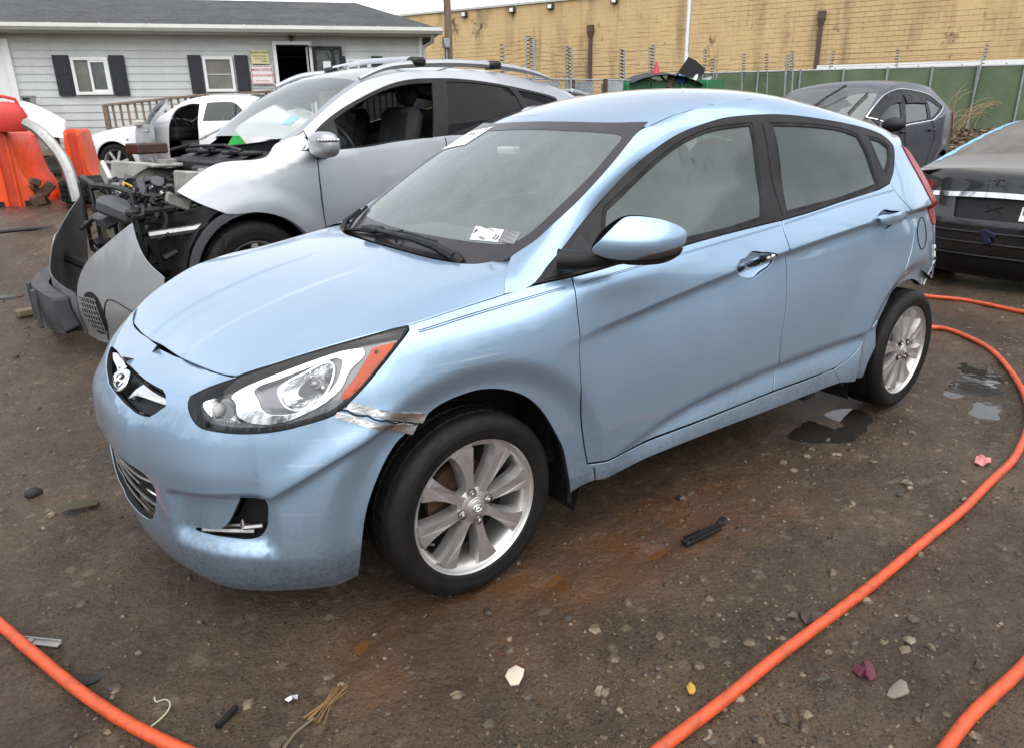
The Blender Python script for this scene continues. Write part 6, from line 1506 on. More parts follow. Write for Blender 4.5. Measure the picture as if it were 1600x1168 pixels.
# --- wheels (local frame: -Y outwards, rim lip at y = 0)
def lathe_y(prof, n, dips=None):
    v = []; f = []; m = len(prof)
    for k in range(n):
        t = 2*math.pi*k/n
        for j, (r, y) in enumerate(prof):
            if dips: r += dips(k, j)
            v.append((r*math.cos(t), y, r*math.sin(t)))
    for k in range(n):
        for j in range(m-1):
            f.append((k*m+j, k*m+j+1, ((k+1) % n)*m+j+1, ((k+1) % n)*m+j))
    return v, f
def make_tyre(R0, RR, wd, name, par, n=192, mat='rubber', tread=True):
    h = R0-RR
    prof = [(RR-.004, .004), (RR+.004, -.004), (RR+.18*h, -.008), (RR+.25*h, -.0075), (RR+.45*h, -.0135), (RR+.50*h, -.0135), (RR+.68*h, -.010), (RR+.72*h, -.0085), (RR+.86*h, .0), (RR+.95*h, .008), (R0-.001, .020), (R0, .034), (R0-.007, .036), (R0-.007, .044), (R0+.0005, .046), (R0+.0005, wd/2-.006), (R0-.007, wd/2-.004), (R0-.007, wd/2+.004), (R0, wd/2+.006), (R0, wd-.046), (R0-.007, wd-.044), (R0-.007, wd-.036), (R0, wd-.034), (R0-.004, wd-.014), (RR+.6*h, wd+.008), (RR, wd)]
    dip = (lambda k, j: (-.004 if (k % 4 == 0 and j in (14, 15, 18, 19)) else 0.0)) if tread else None
    v, f = lathe_y(prof, n, dip)
    return MB().add(v, f).build(name, M[mat], par, True, 50)
def make_wheel(name, par, loc, rz, spin=0.0, flip=False):
    RR = .2225
    prof = [(RR-.012, .19), (RR-.022, .15), (RR-.030, .06), (RR-.024, .022), (RR-.014, .012), (RR-.006, .008), (RR-.0035, .001), (RR, -.003), (RR+.002, .002), (RR+.001, .012)]
    v, f = lathe_y(prof, 72)
    w = MB().add(v, f).build(name, M['alloy'], par, True, 40)
    w.location = loc; w.rotation_euler = (0, 0, rz)
    make_tyre(.302, RR, .195, 'tyre', w)
    # one spoke, the mesh shared by all eight
    pr = .2005; def_ = lambda r, a: (r*math.cos(a), r*math.sin(a))
    a1, a2 = R_(-11.5), R_(9.5)
    front = [def_(pr, a1), def_(pr+.004, a1*.33), def_(pr+.004, a2*.4), def_(pr, a2), def_(.165, R_(6.3)), def_(.12, R_(5.6)), def_(.075, R_(9.0)), def_(.048, R_(20)), def_(.048, R_(-20)), def_(.075, R_(-11.0)), def_(.12, R_(-9.6)), def_(.165, R_(-10.4))]
    dep = [.006, .006, .006, .006, .004, .006, .010, .012, .012, .010, .006, .004]
    k = len(front)
    off = lambda r_, a_, da: def_(r_, a_+da)
    bevl = []
    for i, (x, y) in enumerate(front):
        r = math.hypot(x, y); a = math.atan2(y, x); side = 1 if a > 0 else -1
        wide = .050 if i in (3, 4, 5, 6) else .018
        if i in (1, 2): bevl.append((x*1.02, y*1.02))
        else: bevl.append(def_(r+(.006 if i in (0, 3) else 0), a+side*wide*(.12/max(r, .06))**.3))
    vv = [(x, d, y) for (x, y), d in zip(front, dep)]+[(x, d+(.030 if i in (3, 4, 5, 6, 7) else .018), y) for i, ((x, y), d) in enumerate(zip(bevl, dep))]+[(x, d+.05, y) for (x, y), d in zip(bevl, dep)]
    ff = [tuple(range(k))]+[(i, (i+1) % k, k+(i+1) % k, k+i) for i in range(k)]+[(k+i, k+(i+1) % k, 2*k+(i+1) % k, 2*k+i) for i in range(k)]
    s0 = MB().add(vv, ff).build('spoke', [M['alloyface'], M['alloy']], w)
    for pg in s0.data.polygons:
        pg.material_index = 0 if pg.normal.y < -.93 or pg.normal.y > .93 else 1
    s0.rotation_euler = (0, spin, 0)
    for i in range(1, 8):
        c = s0.copy(); COL.objects.link(c); c.parent = w; c.rotation_euler = (0, spin+i*math.pi/4, 0)
    hub = MB(); v, f = lathe_y([(.0001, .004), (.030, .004), (.033, .007), (.050, .011), (.062, .020), (.066, .05)], 40); hub.add(v, f); hub.build('hub', M['alloyface'], w, True, 30)
    cap = MB(); v, f = lathe_y([(.0001, -.001), (.022, .0), (.027, .003), (.028, .008)], 32); cap.add(v, f); cap.build('centre_cap', M['alloy'], w, True, 40)
    lg = MB()
    oval = [(.016*math.cos(2*math.pi*i/28)*1.0, -.003, .0105*math.sin(2*math.pi*i/28)) for i in range(29)]
    lg.tube(oval, .0016, 6, False); lg.tube([(-.008, -.003, -.007), (-.006, -.003, .008)], .0018, 5); lg.tube([(.006, -.003, -.008), (.008, -.003, .007)], .0018, 5); lg.tube([(-.007, -.003, -.002), (.007, -.003, .002)], .0018, 5)
    lg.build('cap_emblem', M['chrome'], w, True)
    for i in range(4):
        a = spin+math.pi/4*.55+i*math.pi/2; x, z = .050*math.cos(a), .050*math.sin(a)
        v, f = lathe_y([(.0155, .006), (.0145, .016)], 18)
        MB().add([(p[0]+x, p[1], p[2]+z) for p in v], f).lathe([(.0001, .0145), (.015, .0145)], 18, 'Y', (x, 0, z)).build('lug_hole', M['dark'], w, True, 40)
        hexa = [(.0085*math.cos(q), .0085*math.sin(q)) for q in np.linspace(0, 2*math.pi, 7)[:6]]
        MB().prism([(x+p, z+q_) for p, q_ in hexa], .002, .02, 'Y').ball((x, .003, z), (.006, .004, .006), 8, 4).build('lug_nut', M['chrome'], w)
    disc = MB(); v, f = lathe_y([(.02, .085), (.125, .085), (.125, .105), (.02, .105)], 40); disc.add(v, f); disc.build('brake_disc', M['rust'], w, True, 40)
    bk = MB(); v, f = lathe_y([(.01, .125), (RR-.02, .125)], 40); bk.add(v, f); bk.build('brake_shield', M['dark'], w)
    vl = MB(); a = math.pi+.42; vl.tube([(.185*math.cos(a), .03, .185*math.sin(a)), (.172*math.cos(a), .004, .172*math.sin(a))], .0035, 6); vl.build('valve', M['steel'], w)
    return w
make_wheel('wheel', hatch, (.005, -.800, .300), R_(1.9), R_(-12))
make_wheel('wheel', hatch, (2.57, -.795, .302), R_(3.5), R_(14))
for x in (0, 2.55):
    w = make_tyre(.302, .2225, .195, 'wheel', hatch, 64, tread=False); w.location = (x, .80, .302); w.rotation_euler = (0, 0, math.pi)
# ---------------------------------------------------------------- the cars standing round about
def arch_pts(xa, za, ra, zb, n=16):
    t0 = math.asin(min(1, (zb-za)/ra)); a0 = math.pi-t0
    return [(xa+ra*math.cos(a), za+ra*math.sin(a)) for a in np.linspace(a0, t0, n)]
def flank_loop(sk, x0, x1, zb, top_off=.0):
    pts = [(x0, zb, 1)]
    for xa, za, ra in sorted(sk.arches):
        if x0 < xa-ra and xa+ra < x1:
            ap = arch_pts(xa, za, ra, zb); pts += [(*ap[0], 1)]+ap[1:-1]+[(*ap[-1], 1)]
    pts += [(x1, zb, 1)]
    xs = np.linspace(x1, x0, 40)
    pts += [(float(x), float(sk.ze(x)-top_off), 1 if k in (0, 39) else 0) for k, x in enumerate(xs)]
    return pts
def strip_loop(x0, x1, t0, t1, n=14):
    xs = np.linspace(x0, x1, n)
    return [(float(x), t0, int(i in (0, n-1))) for i, x in enumerate(xs)]+[(float(x), t1, int(i in (0, n-1))) for i, x in enumerate(xs[::-1])]
def line_on(F, pts, r, name, mat, par, step=.05):
    c = cr_loop(pts, step, False); p = F(c[:, 0], c[:, 1]); MB().tube(p, r, 5).build(name, mat, par, True)
def simple_wheel(par, x, y, z, R0, RR, name='wheel', spokes=7, far=False):
    prof = [(RR-.02, .15), (RR-.03, .06), (RR-.012, .012), (RR, -.004), (RR+.004, .006)]
    v, f = lathe_y(prof, 40)
    w = MB().add(v, f).build(name, M['alloy'], par, True, 40); w.location = (x, y, z)
    if far: w.rotation_euler = (0, 0, math.pi)
    make_tyre(R0, RR, .21, 'tyre', w, 64, tread=False)
    for k in range(spokes):
        a = 2*math.pi*k/spokes+.3
        m = MB().prism([(.05*math.cos(a+.45), .05*math.sin(a+.45)), (RR*.93*math.cos(a+.10), RR*.93*math.sin(a+.10)), (RR*.93*math.cos(a-.10), RR*.93*math.sin(a-.10)), (.05*math.cos(a-.45), .05*math.sin(a-.45))], .006, .035, 'Y'); m.build('spoke', M['alloy'], w)
    m = MB(); v, f = lathe_y([(.0001, .0), (.06, .006), (.065, .05)], 20); m.add(v, f); m.build('hub', M['alloy'], w, True, 40)
    m = MB(); v, f = lathe_y([(.01, .10), (RR-.02, .10)], 24); m.add(v, f); m.build('brake_shield', M['dark'], w)
def well(par, xa, za, ra, W_):
    for sy in (-1, 1):
        n = 14; rows = [(xa+ra*math.cos(t), za+ra*math.sin(t)) for t in np.linspace(-.35, math.pi+.35, n+1)]
        m = MB(); yo, yi = sy*(W_-.05), sy*(W_-.40)
        m.add([(x, yo, z) for x, z in rows]+[(x, yi, z) for x, z in rows], [(k, k+1, n+2+k, n+1+k) for k in range(n)])
        m.add([(x, yi, z) for x, z in rows], [tuple(range(n+1))]); m.build('wheel_well', M['dark'], par)
def car_root(name, label, cat, pose, group=None):
    return thing(name, label, cat, (pose[0], pose[1], pose[3]), pose[2], group)
def cut_glass(root, sk, dlo, wins, mats, body_out=(0, -1, 0), trim='trim'):
    t = panel('window_trim', M[trim], sk.flank, [dlo]+wins, root, .06, .02, .002, mirror=True)
    for l, mt in zip(wins, mats):
        if mt: panel('side_window', M[mt], lambda x, z: sk.flank(x, z)+[0, .008, 0], [l], root, .10, 0, mirror=True)
    return t
def glassbox(root, sk, xa, xb, xc, xd, ws, rg, paintm, seats=((1.25, -.38), (1.25, .38))):
    """windscreen xa..xb, roof xb..xc, rear glass xc..xd as skins between the roof rails"""
    panel('windscreen', ws, sk.top, [strip_loop(xa, xb, -.90, .90)], root, .10, 0, out=(-.3, 0, 1))
    for s_ in (-1, 1): panel('pillar', paintm, sk.top, [strip_loop(xa-.02, xb+.02, s_*.90, s_*1.0)], root, .08, .012, out=(-.3, 0, 1))
    panel('roof', paintm, sk.top, [strip_loop(xb, xc, -1.0, 1.0)], root, .10, .015, out=(0, 0, 1))
    panel('back_glass', rg, sk.top, [strip_loop(xc, xd, -.86, .86)], root, .10, 0, out=(.3, 0, 1))
    for s_ in (-1, 1): panel('pillar', paintm, sk.top, [strip_loop(xc-.01, xd+.01, s_*.86, s_*1.0)], root, .08, .012, out=(.3, 0, 1))
def cabin(root, x0, x1, W_, zf, zs):
    m = MB(); m.box(((x0+x1)/2, 0, zf), (x1-x0, 2*W_-.2, .05)); m.box((x0+.15, 0, zs-.18), (.36, 2*W_-.24, .22), bev=.05); m.build('cabin_floor', M['hole'], root)
def car_seat(root, x, y, zs, mat='hole'):
    m = MB(); m.box((x-.22, y, zs-.38), (.5, .5, .16), bev=.05); m.box((x+.06, y, zs-.05), (.15, .50, .62), Matrix.Rotation(R_(14), 3, 'Y'), .06); m.ball((x+.17, y, zs+.36), (.06, .14, .10)); m.build('seat', M[mat], root, True, 40)

# ---- silver crossover with its nose torn off
suv = car_root('wrecked_suv', 'silver crossover with its front end torn off and open driver window', 'car', SUV_POSE)
M['seatgrey'] = worn('dark seat cloth', (.03, .03, .032), .9, var=.2)
sb = flank_loop(SUV, .50, 3.58, .26)
suv_side = panel('body_side', M['silver'], SUV.flank, [sb, DG['suv_dlo']], suv, .05, .02, .001, mirror=True)
cut_glass(suv, SUV, DG['suv_dlo'], [DG['suv_win'], DG['suv_rwin'], DG['suv_qwin']], [None, 'pg', 'pg'])
fdr = [p for p in DG['suv_fender'] if True]
fen = panel('fender', M['silver'], SUV.flank, [fdr], suv, .035, .02, .002)
arc = [(x, z) for x, z in arch_pts(0, .36, .445, .40, 20)]
panel('arch_trim', M['greyplastic'], lambda x, z: SUV.flank(x, z)+[0, .006, 0], [np.array(arch_pts(0, .36, .45, .30, 24)+arch_pts(0, .36, .40, .30, 24)[::-1])], suv, .04, .02, raw=True)
line_on(SUV.flank, [(.506, 1.11), (.494, .94), (.493, .73), (.53, .42)], .004, 'door_gap', M['dark'], suv)
line_on(SUV.flank, [(1.60, 1.18), (1.62, .9), (1.64, .5)], .004, 'door_gap', M['dark'], suv)
glassbox(suv, SUV, .36, 1.02, 3.30, 3.56, M['cws'], M['pg'], M['silver'])
MB().box((3.52, 0, 1.53), (.26, 1.12, .04), Matrix.Rotation(R_(10), 3, 'Y'), .012).build('rear_spoiler', M['silver'], suv)
cabin(suv, .55, 3.3, .90, .42, 1.15)
for y in (-.40, .40): car_seat(suv, 1.45, y, 1.16, 'seatgrey')
car_seat(suv, 2.45, 0, 1.20, 'seatgrey')
MB().box((3.35, 0, 1.0), (.06, 1.5, 1.0), bev=.02).build('tailgate', M['silver'], suv)
m = MB(); c0 = Vector((.98, -.40, 1.14)); rm = Matrix.Rotation(R_(-28), 3, 'Y')
m.tube([tuple(c0+rm @ Vector((0, .18*math.cos(t), .18*math.sin(t)))) for t in np.linspace(0, 2*math.pi, 25)], .016, 7, False); m.ball(c0, (.05, .08, .07)); m.build('steering_wheel', M['dash'], suv, True)
MB().ball((.98, 0, 1.50), (.03, .13, .05)).build('rear_view_mirror', M['plastic'], suv, True)
panel('sail_panel', M['trim'], lambda x, z: SUV.flank(x, z)-[0, .004, 0], [[(.44, 1.128, 1), (.60, 1.25), (.72, 1.33, 1), (.70, 1.14, 1)]], suv, .05, .01)
def sball(c, r, p=.75, n=28, m=16):
    v = []; sg_ = lambda x: math.copysign(abs(x)**p, x)
    for j in range(m+1):
        t = math.pi*j/m
        for k in range(n):
            q = 2*math.pi*k/n; v.append((c[0]+r[0]*abs(math.sin(t))**p*sg_(math.cos(q)), c[1]+r[1]*abs(math.sin(t))**p*sg_(math.sin(q)), c[2]+r[2]*sg_(math.cos(t))))
    return MB().add(v, [(j*n+k, (j+1)*n+k, (j+1)*n+(k+1) % n, j*n+(k+1) % n) for j in range(m) for k in range(n)])
mo = sball((.50, -1.04, 1.165), (.075, .145, .085)).build('wing_mirror', M['silver'], suv, True, 60)
MB().tube([(.56, -.90, 1.13), (.53, -.98, 1.10)], .035, 8).build('mirror_foot', M['trim'], mo, True)
def on_mirror(q, h, k=1.0):
    sg_ = lambda x: math.copysign(abs(x)**.75, x); ct = h**(1/.75); st = math.sqrt(1-ct*ct)**.75
    return (.50+.075*k*st*sg_(math.cos(q)), -1.04+.145*k*st*sg_(math.sin(q)), 1.165+.085*k*h)
MB().tube([on_mirror(R_(a_), .36, 1.005) for a_ in range(196, 292, 8)], .012, 8).build('signal_strip', M['innerplastic'] if 'innerplastic' in M else M['steel'], mo, True)
sg = MB()
for a_ in range(204, 286, 13): sg.ball(on_mirror(R_(a_), .36, 1.10), (.009, .009, .008), 8, 5)
sg.build('signal_led', M['white'], mo, True)
for s_ in (-1, 1):
    pts = [(1.02, s_*.69, 1.60), (1.22, s_*.685, 1.675), (1.45, s_*.68, 1.71), (1.9, s_*.675, 1.735), (2.4, s_*.672, 1.725), (2.75, s_*.668, 1.69), (3.0, s_*.66, 1.64)]
    c = nspline(range(7), np.array(pts))(np.linspace(0, 6, 40))
    MB().tube(c, .024, 8, rs=[.012+.016*math.sin(math.pi*min(1, max(0, .06+.88*i/39))) for i in range(40)]).build('roof_rail', M['silver'], suv, True)
for x in (1.55, 2.32):
    z = 1.745 if x < 2 else 1.745
    cb = MB().tube([(x, -.60, z+.012), (x-.02, 0, z+.03), (x, .60, z+.012)], .02, 8).build('cross_bar', M['chrome'], suv, True)
    for s_ in (-1, 1): MB().box((x, s_*.66, z-.012), (.12, .13, .065), bev=.02).build('bar_foot', M['plastic'], cb, True)
panel('registration_sticker', M['bluetape'], lambda x, t: SUV.top(x, t)+[-.003, 0, .004], [[(.52, -.70, 1), (.60, -.72, 1), (.60, -.55, 1), (.52, -.52, 1)]], suv, .1, 0, out=(-.3, 0, 1))
for xa in (0, 2.805):
    well(suv, xa, .36, .47, .95)
simple_wheel(suv, 0, -.90, .345, .355, .225, spokes=5); simple_wheel(suv, 2.805, -.90, .345, .355, .225); simple_wheel(suv, 2.805, .90, .345, .355, .225, far=True); simple_wheel(suv, 0, .90, .345, .355, .225, far=True)
# exposed engine bay
tb = MB(); tb.tube([(-.60, -.70, .90), (-.63, -.3, .93), (-.64, .2, .92), (-.60, .68, .95)], .018, 6); tb.tube([(-.62, -.66, .40), (-.66, 0, .38), (-.62, .66, .42)], .025, 6)
for y in (-.66, -.12, .34, .66): tb.box((-.63, y, .66), (.022, .045, .52), Matrix.Rotation(.1*y, 3, 'X'), .006)
tb.build('radiator_support', M['plastic'], suv, True)
MB().box((-.57, .25, .66), (.04, .62, .40), Matrix.Rotation(R_(6), 3, 'X'), .01).build('radiator', worn('mud caked radiator', (.13, .115, .085), .8, var=.4, scale=14, bump=.5, bscale=120), suv)
random.seed(3)
def junk(n, xr, yr, zr, smin, smax, mat, nm):
    cl = MB()
    for k in range(n):
        c_ = (random.uniform(*xr), random.uniform(*yr), random.uniform(*zr)); t = random.random(); rot = Matrix.Rotation(random.uniform(-1, 1), 3, 'X') @ Matrix.Rotation(random.uniform(-1.5, 1.5), 3, 'Z')
        if t < .55: cl.box(c_, (random.uniform(smin, smax), random.uniform(smin, smax)*.7, random.uniform(.01, smax*.5)), rot, .006)
        elif t < .8:
            d_ = rot @ Vector((random.uniform(smin, smax), 0, 0)); cl.tube([Vector(c_)-d_, Vector(c_)+d_], random.uniform(.008, .026), 7)
        else:
            cl.tube([Vector(c_), Vector(c_)+rot @ Vector((0, 0, .03))], random.uniform(.02, .05), 10)
    return tag(cl.build(nm, M[mat], suv, True, 35), kind='stuff')
junk(70, (-.66, -.02), (-.74, .62), (.42, .92), .04, .13, 'plastic', 'engine_clutter')
junk(46, (-.66, -.05), (-.74, .60), (.52, .95), .03, .10, 'greyplastic', 'plastic_clutter')
junk(22, (-.60, .0), (-.66, .5), (.50, .95), .02, .07, 'alum', 'metal_clutter')
junk(110, (-.66, -.05), (-.80, .55), (.36, .95), .015, .055, 'plastic', 'small_clutter')
junk(40, (-.64, -.08), (-.80, .50), (.40, .97), .012, .045, 'steel', 'small_metal')
junk(12, (-.50, .0), (-.60, .4), (.45, .90), .02, .07, 'rust', 'rusty_clutter')
MB().box((-.16, 0, .56), (.70, 1.26, .40), bev=.05).build('engine_block', M['dark'], suv)
ifm = worn('dirty inner wing paint', (.34, .34, .31), .5, var=.2, scale=5, dirt=(.06, .05, .04), dirt_amt=.75, dscale=6)
iw = MB(); iw.box((-.12, -.66, .93), (.50, .05, .16), Matrix.Rotation(R_(6), 3, 'Y'), .012); iw.box((-.02, -.56, 1.0), (.26, .20, .03), Matrix.Rotation(.15, 3, 'X'), .01); iw.tube([(-.05, -.54, .98), (-.05, -.54, 1.03)], .075, 14); iw.box((-.36, -.64, .84), (.16, .04, .08), Matrix.Rotation(.4, 3, 'Y'), .01)
iw.box((-.12, .66, .96), (.55, .05, .14), Matrix.Rotation(R_(6), 3, 'Y'), .012); iw.tube([(-.02, .54, .99), (-.02, .54, 1.05)], .075, 14); iw.box((-.02, .56, 1.01), (.26, .20, .03), -.1, .01)
tag(iw.build('strut_tower', ifm, suv, True, 35), kind='stuff')
MB().box((.02, -.30, .99), (.20, .34, .07), Matrix.Rotation(.12, 3, 'Y'), .02).build('battery_tray', M['plastic'], suv)
cw_ = MB(); cw_.box((.26, 0, 1.06), (.24, 1.46, .07), Matrix.Rotation(R_(-14), 3, 'Y'), .02); cw_.box((.12, 0, 1.01), (.10, 1.40, .10), bev=.02)
for y in (-.5, -.2, .25, .5): cw_.box((.22, y, 1.11), (.14, .16, .03), Matrix.Rotation(.4*y, 3, 'Z'), .01)
cw_.build('cowl_panel', M['plastic'], suv)
MB().tube([(.16, -.5, 1.13), (.20, -.1, 1.16), (.10, .3, 1.15)], .012, 6).tube([(.2, .1, 1.13), (.16, .45, 1.16), (.05, .62, 1.12)], .012, 6).build('wiper_arm', M['plastic'], suv, True)
MB().box((-.55, -.70, .80), (.30, .08, .05), .2, .015).build('lamp_bracket', M['plastic'], suv)
MB().tube([(-.60, -.75, .66), (-.35, -.82, .68), (-.15, -.86, .72)], .025, 7).build('crash_bar', M['steel'], suv, True)
ln = MB(); n = 16; rows = [(0+.44*math.cos(t), .36+.44*math.sin(t)) for t in np.linspace(math.pi*.62, math.pi*1.12, n+1)]
ln.add([(x, -.90, z) for x, z in rows]+[(x-.02, -.62, z+.01) for x, z in rows], [(k, k+1, n+2+k, n+1+k) for k in range(n)]); ln.build('wheel_liner', M['greyplastic'], suv, True)
ln = MB(); rows = [(.0+.46*math.cos(t), .40+.50*math.sin(t)) for t in np.linspace(math.pi*.15, math.pi*1.0, n+1)]
ln.add([(x, .92, z+.10) for x, z in rows]+[(x, .60, z+.12) for x, z in rows], [(k, k+1, n+2+k, n+1+k) for k in range(n)]); ln.build('wheel_liner', M['greyplastic'], suv, True)
lt_ = MB(); lt_.box((-.66, -.46, .80), (.16, .30, .11), Matrix.Rotation(.5, 3, 'Z') @ Matrix.Rotation(.3, 3, 'X'), .03); lt_.box((-.70, -.20, .72), (.10, .20, .10), Matrix.Rotation(-.4, 3, 'Y'), .02); lt_.build('broken_lamp', M['greyplastic'], suv)
MB().box((-.60, -.02, .99), (.03, .18, .12), Matrix.Rotation(.7, 3, 'X'), .01).build('lamp_fragment', M['alloy'], suv)
hs_ = MB()
random.seed(11)
for k in range(70):
    p = Vector((random.uniform(-.66, -.05), random.uniform(-.75, .3), random.uniform(.35, .95))); pts = [p]
    for j in range(5): p = p+Vector((random.uniform(-.09, .09), random.uniform(-.12, .12), random.uniform(-.11, .07))); pts.append(p)
    c = nspline(range(6), np.array([tuple(q) for q in pts]))(np.linspace(0, 5, 16)); hs_.tube(c, random.choice((.003, .004, .006, .009, .014)), 5)
tag(hs_.build('hose_tangle', M['plastic'], suv, True), kind='stuff')
MB().tube([(-.52, .02, .88), (-.48, .05, .93), (-.44, .02, .90)], .012, 6).build('yellow_cap', worn('yellow plastic', (.6, .42, .03), .5), suv, True)

# ---- its bumper cover
bcv = tag(thing('bumper_cover', 'silver front bumper cover hanging loose on the mud before the wrecked crossover', 'car part', (float(BCC[0]), float(BCC[1]), .1)))
def BCl(off=0.0):
    def f(w, h):
        p = BC(w, h); p = p-np.array([BCC[0], BCC[1], .1]); p[..., :2] += BE2*off; return p
    return f
M['bsilver'] = paint('scuffed silver paint', (.36, .37, .38), .6, .38)
panel('bumper_wing', M['bsilver'], BCl(), [[(-.552, .516), (-.70, .64), (-.843, .768, 1), (-.873, .659), (-.923, .543), (-1.001, .443, 1), (-.985, .28), (-.93, .12), (-.80, .02, 1), (-.55, .0), (-.40, .04, 1), (-.44, .20), (-.46, .36)]], bcv, .03, .008, out=(-1, -.5, 0))
M['innerplastic'] = worn('bare inner plastic', (.12, .12, .125), .6, var=.25, scale=5, bump=.2, bscale=60)
panel('bumper_wing', M['innerplastic'], BCl(), [[(-.42, .05, 1), (-.44, .30), (-.30, .34), (.0, .40), (.25, .56, 1), (.50, .66), (.90, .84, 1), (.965, .60), (.975, .35), (.9, .05, 1), (.5, .03), (0, .04)]], bcv, .04, .008, out=(1, .3, 0))
panel('wing_edge', M['bsilver'], BCl(.012), [[(.24, .12, 1), (.24, .55, 1), (.36, .60), (.38, .30), (.40, .12, 1)]], bcv, .04, .006, out=(-1, 0, 0))
vb = panel('lower_valance', M['greyplastic'], BCl(.12), [[(-.42, .06, 1), (-.40, .30, 1), (-.1, .33), (.55, .36, 1), (.55, .10, 1), (0, .04)]], bcv, .05, .10, out=(-1, 0, 0))
for w in (-.18, .12, .38):
    p = BCl(.14)(np.array([w]), np.array([.2]))[0]; MB().box(p, (.03, .025, .26), bev=.006).build('valance_rib', M['greyplastic'], bcv)
panel('fog_bezel', M['plastic'], BCl(.006), [circle((-.575, .20), .085, .14, 24)], bcv, .04, .02, out=(-1, -.3, 0), raw=True)
fm = MB()
for k in range(7):
    a, b = BCl(.02)(np.array([-.64, -.51]), np.array([.08+.035*k, .10+.035*k])); fm.tube([a, b], .004, 5)
    a, b = BCl(.02)(np.array([-.63+.02*k, -.62+.02*k]), np.array([.09, .31])); fm.tube([a, b], .004, 5)
fm.build('fog_mesh', M['steel'], bcv)
bb = nspline(range(4), np.array([(-.28, .62, .46), (-.22, .45, .40), (-.10, .1, .36), (.0, -.25, .34)]))(np.linspace(0, 3, 12))
MB().tube(bb, .04, 8).build('crash_foam', M['dark'], bcv, True)
line_on(BCl(.002), [(-.60, .02), (-.66, .20), (-.70, .30), (-.80, .26), (-.93, .14)], .004, 'moulding_line', M['plastic'], bcv)

# ---- white saloon with its door open
sed = car_root('white_saloon', 'white saloon parked by the office ramp with driver door hanging open', 'car', SED_POSE)
sbl = flank_loop(SED, -.93, 3.92, .24)
opening = DG['sed_open']
panel('body_side', M['white_paint'], SED.flank, [sbl, [(1.02, .40, 1), (1.08, .93, 1), (1.143, 1.193), (1.397, 1.293), (1.587, 1.289, 1), (1.619, .95), (1.60, .42, 1)], [(1.70, 1.0, 1), (1.72, 1.305, 1), (2.126, 1.315), (2.26, 1.27), (2.46, 1.12, 1), (2.30, 1.005, 1)]], sed, .05, .02, 0, mirror=False)
panel('body_side', M['white_paint'], lambda x, z: SED.flank(x, z)*[1, -1, 1], [sbl, [(1.02, .95, 1), (1.10, 1.193), (1.397, 1.293), (2.126, 1.315), (2.26, 1.27), (2.46, 1.12, 1), (2.30, 1.005, 1)]], sed, .06, .02, 0, out=(0, 1, 0))
panel('side_window', M['cg'], lambda x, z: SED.flank(x, z)*[1, -1, 1], [[(1.02, .95, 1), (1.10, 1.193), (1.397, 1.293), (2.126, 1.315), (2.26, 1.27), (2.46, 1.12, 1), (2.30, 1.005, 1)]], sed, .12, 0, out=(0, 1, 0))
panel('side_window', M['cg'], lambda x, z: SED.flank(x, z)+[0, .008, 0], [[(1.70, 1.0, 1), (1.72, 1.305, 1), (2.126, 1.315), (2.26, 1.27), (2.46, 1.12, 1), (2.30, 1.005, 1)]], sed, .10, 0)
line_on(SED.flank, [(2.245, 1.27), (2.29, 1.01)], .012, 'window_divider', M['trim'], sed)
glassbox(sed, SED, .66, 1.36, 2.42, 3.1, M['cws'], M['cg'], M['white_paint'])
panel('hood', M['white_paint'], SED.top, [strip_loop(-.93, .66, -1, 1)], sed, .08, .015, out=(0, 0, 1)); panel('boot_lid', M['white_paint'], SED.top, [strip_loop(3.1, 3.93, -1, 1)], sed, .08, .015, out=(0, 0, 1))
panel('front_fascia', M['white_paint'], lambda y, z: np.stack([-.93-.10*(1-(np.asarray(y)/.62)**2), np.asarray(y), np.asarray(z)], -1), [[(-.62, .22, 1), (.62, .22, 1), (.62, .68, 1), (-.62, .68, 1)]], sed, .08, .02, out=(-1, 0, 0))
for s_ in (-1, 1): MB().ball((-.86, s_*.60, .60), (.10, .14, .07)).build('headlight', M['lens'], sed, True)
cabin(sed, .8, 3.0, .86, .35, .98)
for y in (-.38, .38): car_seat(sed, 1.55, y, .98, 'seatgrey')
car_seat(sed, 2.45, -.3, .98, 'seatgrey'); car_seat(sed, 2.45, .3, .98, 'seatgrey')
m = MB(); c0 = Vector((1.05, -.38, .93)); m.tube([tuple(c0+rm @ Vector((0, .18*math.cos(t), .18*math.sin(t)))) for t in np.linspace(0, 2*math.pi, 21)], .016, 6, False); m.build('steering_wheel', M['dash'], sed, True)
for xa in (0, 2.95): well(sed, xa, .33, .40, .90)
for xa in (0, 2.95):
    simple_wheel(sed, xa, -.87, .32, .335, .24, spokes=7); simple_wheel(sed, xa, .87, .32, .335, .24, far=True)
# the open door swings from its front edge
hin = np.array(SED.flank(np.array([.47]), np.array([.7]))[0])
dl_ = [(.45, .36, 1), (1.12, .36, 1), (1.15, .70), (1.13, .95), (1.12, 1.15), (1.08, 1.36, 1), (.90, 1.30), (.66, 1.12), (.45, .94, 1)]
wn = [(.56, .965, 1), (.72, 1.12), (.94, 1.275), (1.04, 1.31, 1), (1.08, 1.10), (1.085, .965, 1)]
ang = R_(-38); ca, sa_ = math.cos(ang), math.sin(ang)
def swing(off=0.0):
    def f(x, z):
        p = SED.flank(x, z)+[0, off, 0]; q_ = p-[.45, -.92, 0]
        return np.stack([.45+ca*q_[..., 0]-sa_*q_[..., 1], -.92+sa_*q_[..., 0]+ca*q_[..., 1], p[..., 2]], -1)
    return f
dr = panel('open_door', M['grey_paint'], swing(), [dl_, wn], sed, .05, .06, 0, out=(-.3, -1, 0))
dr['label'] = 'silver grey driver door swung open'
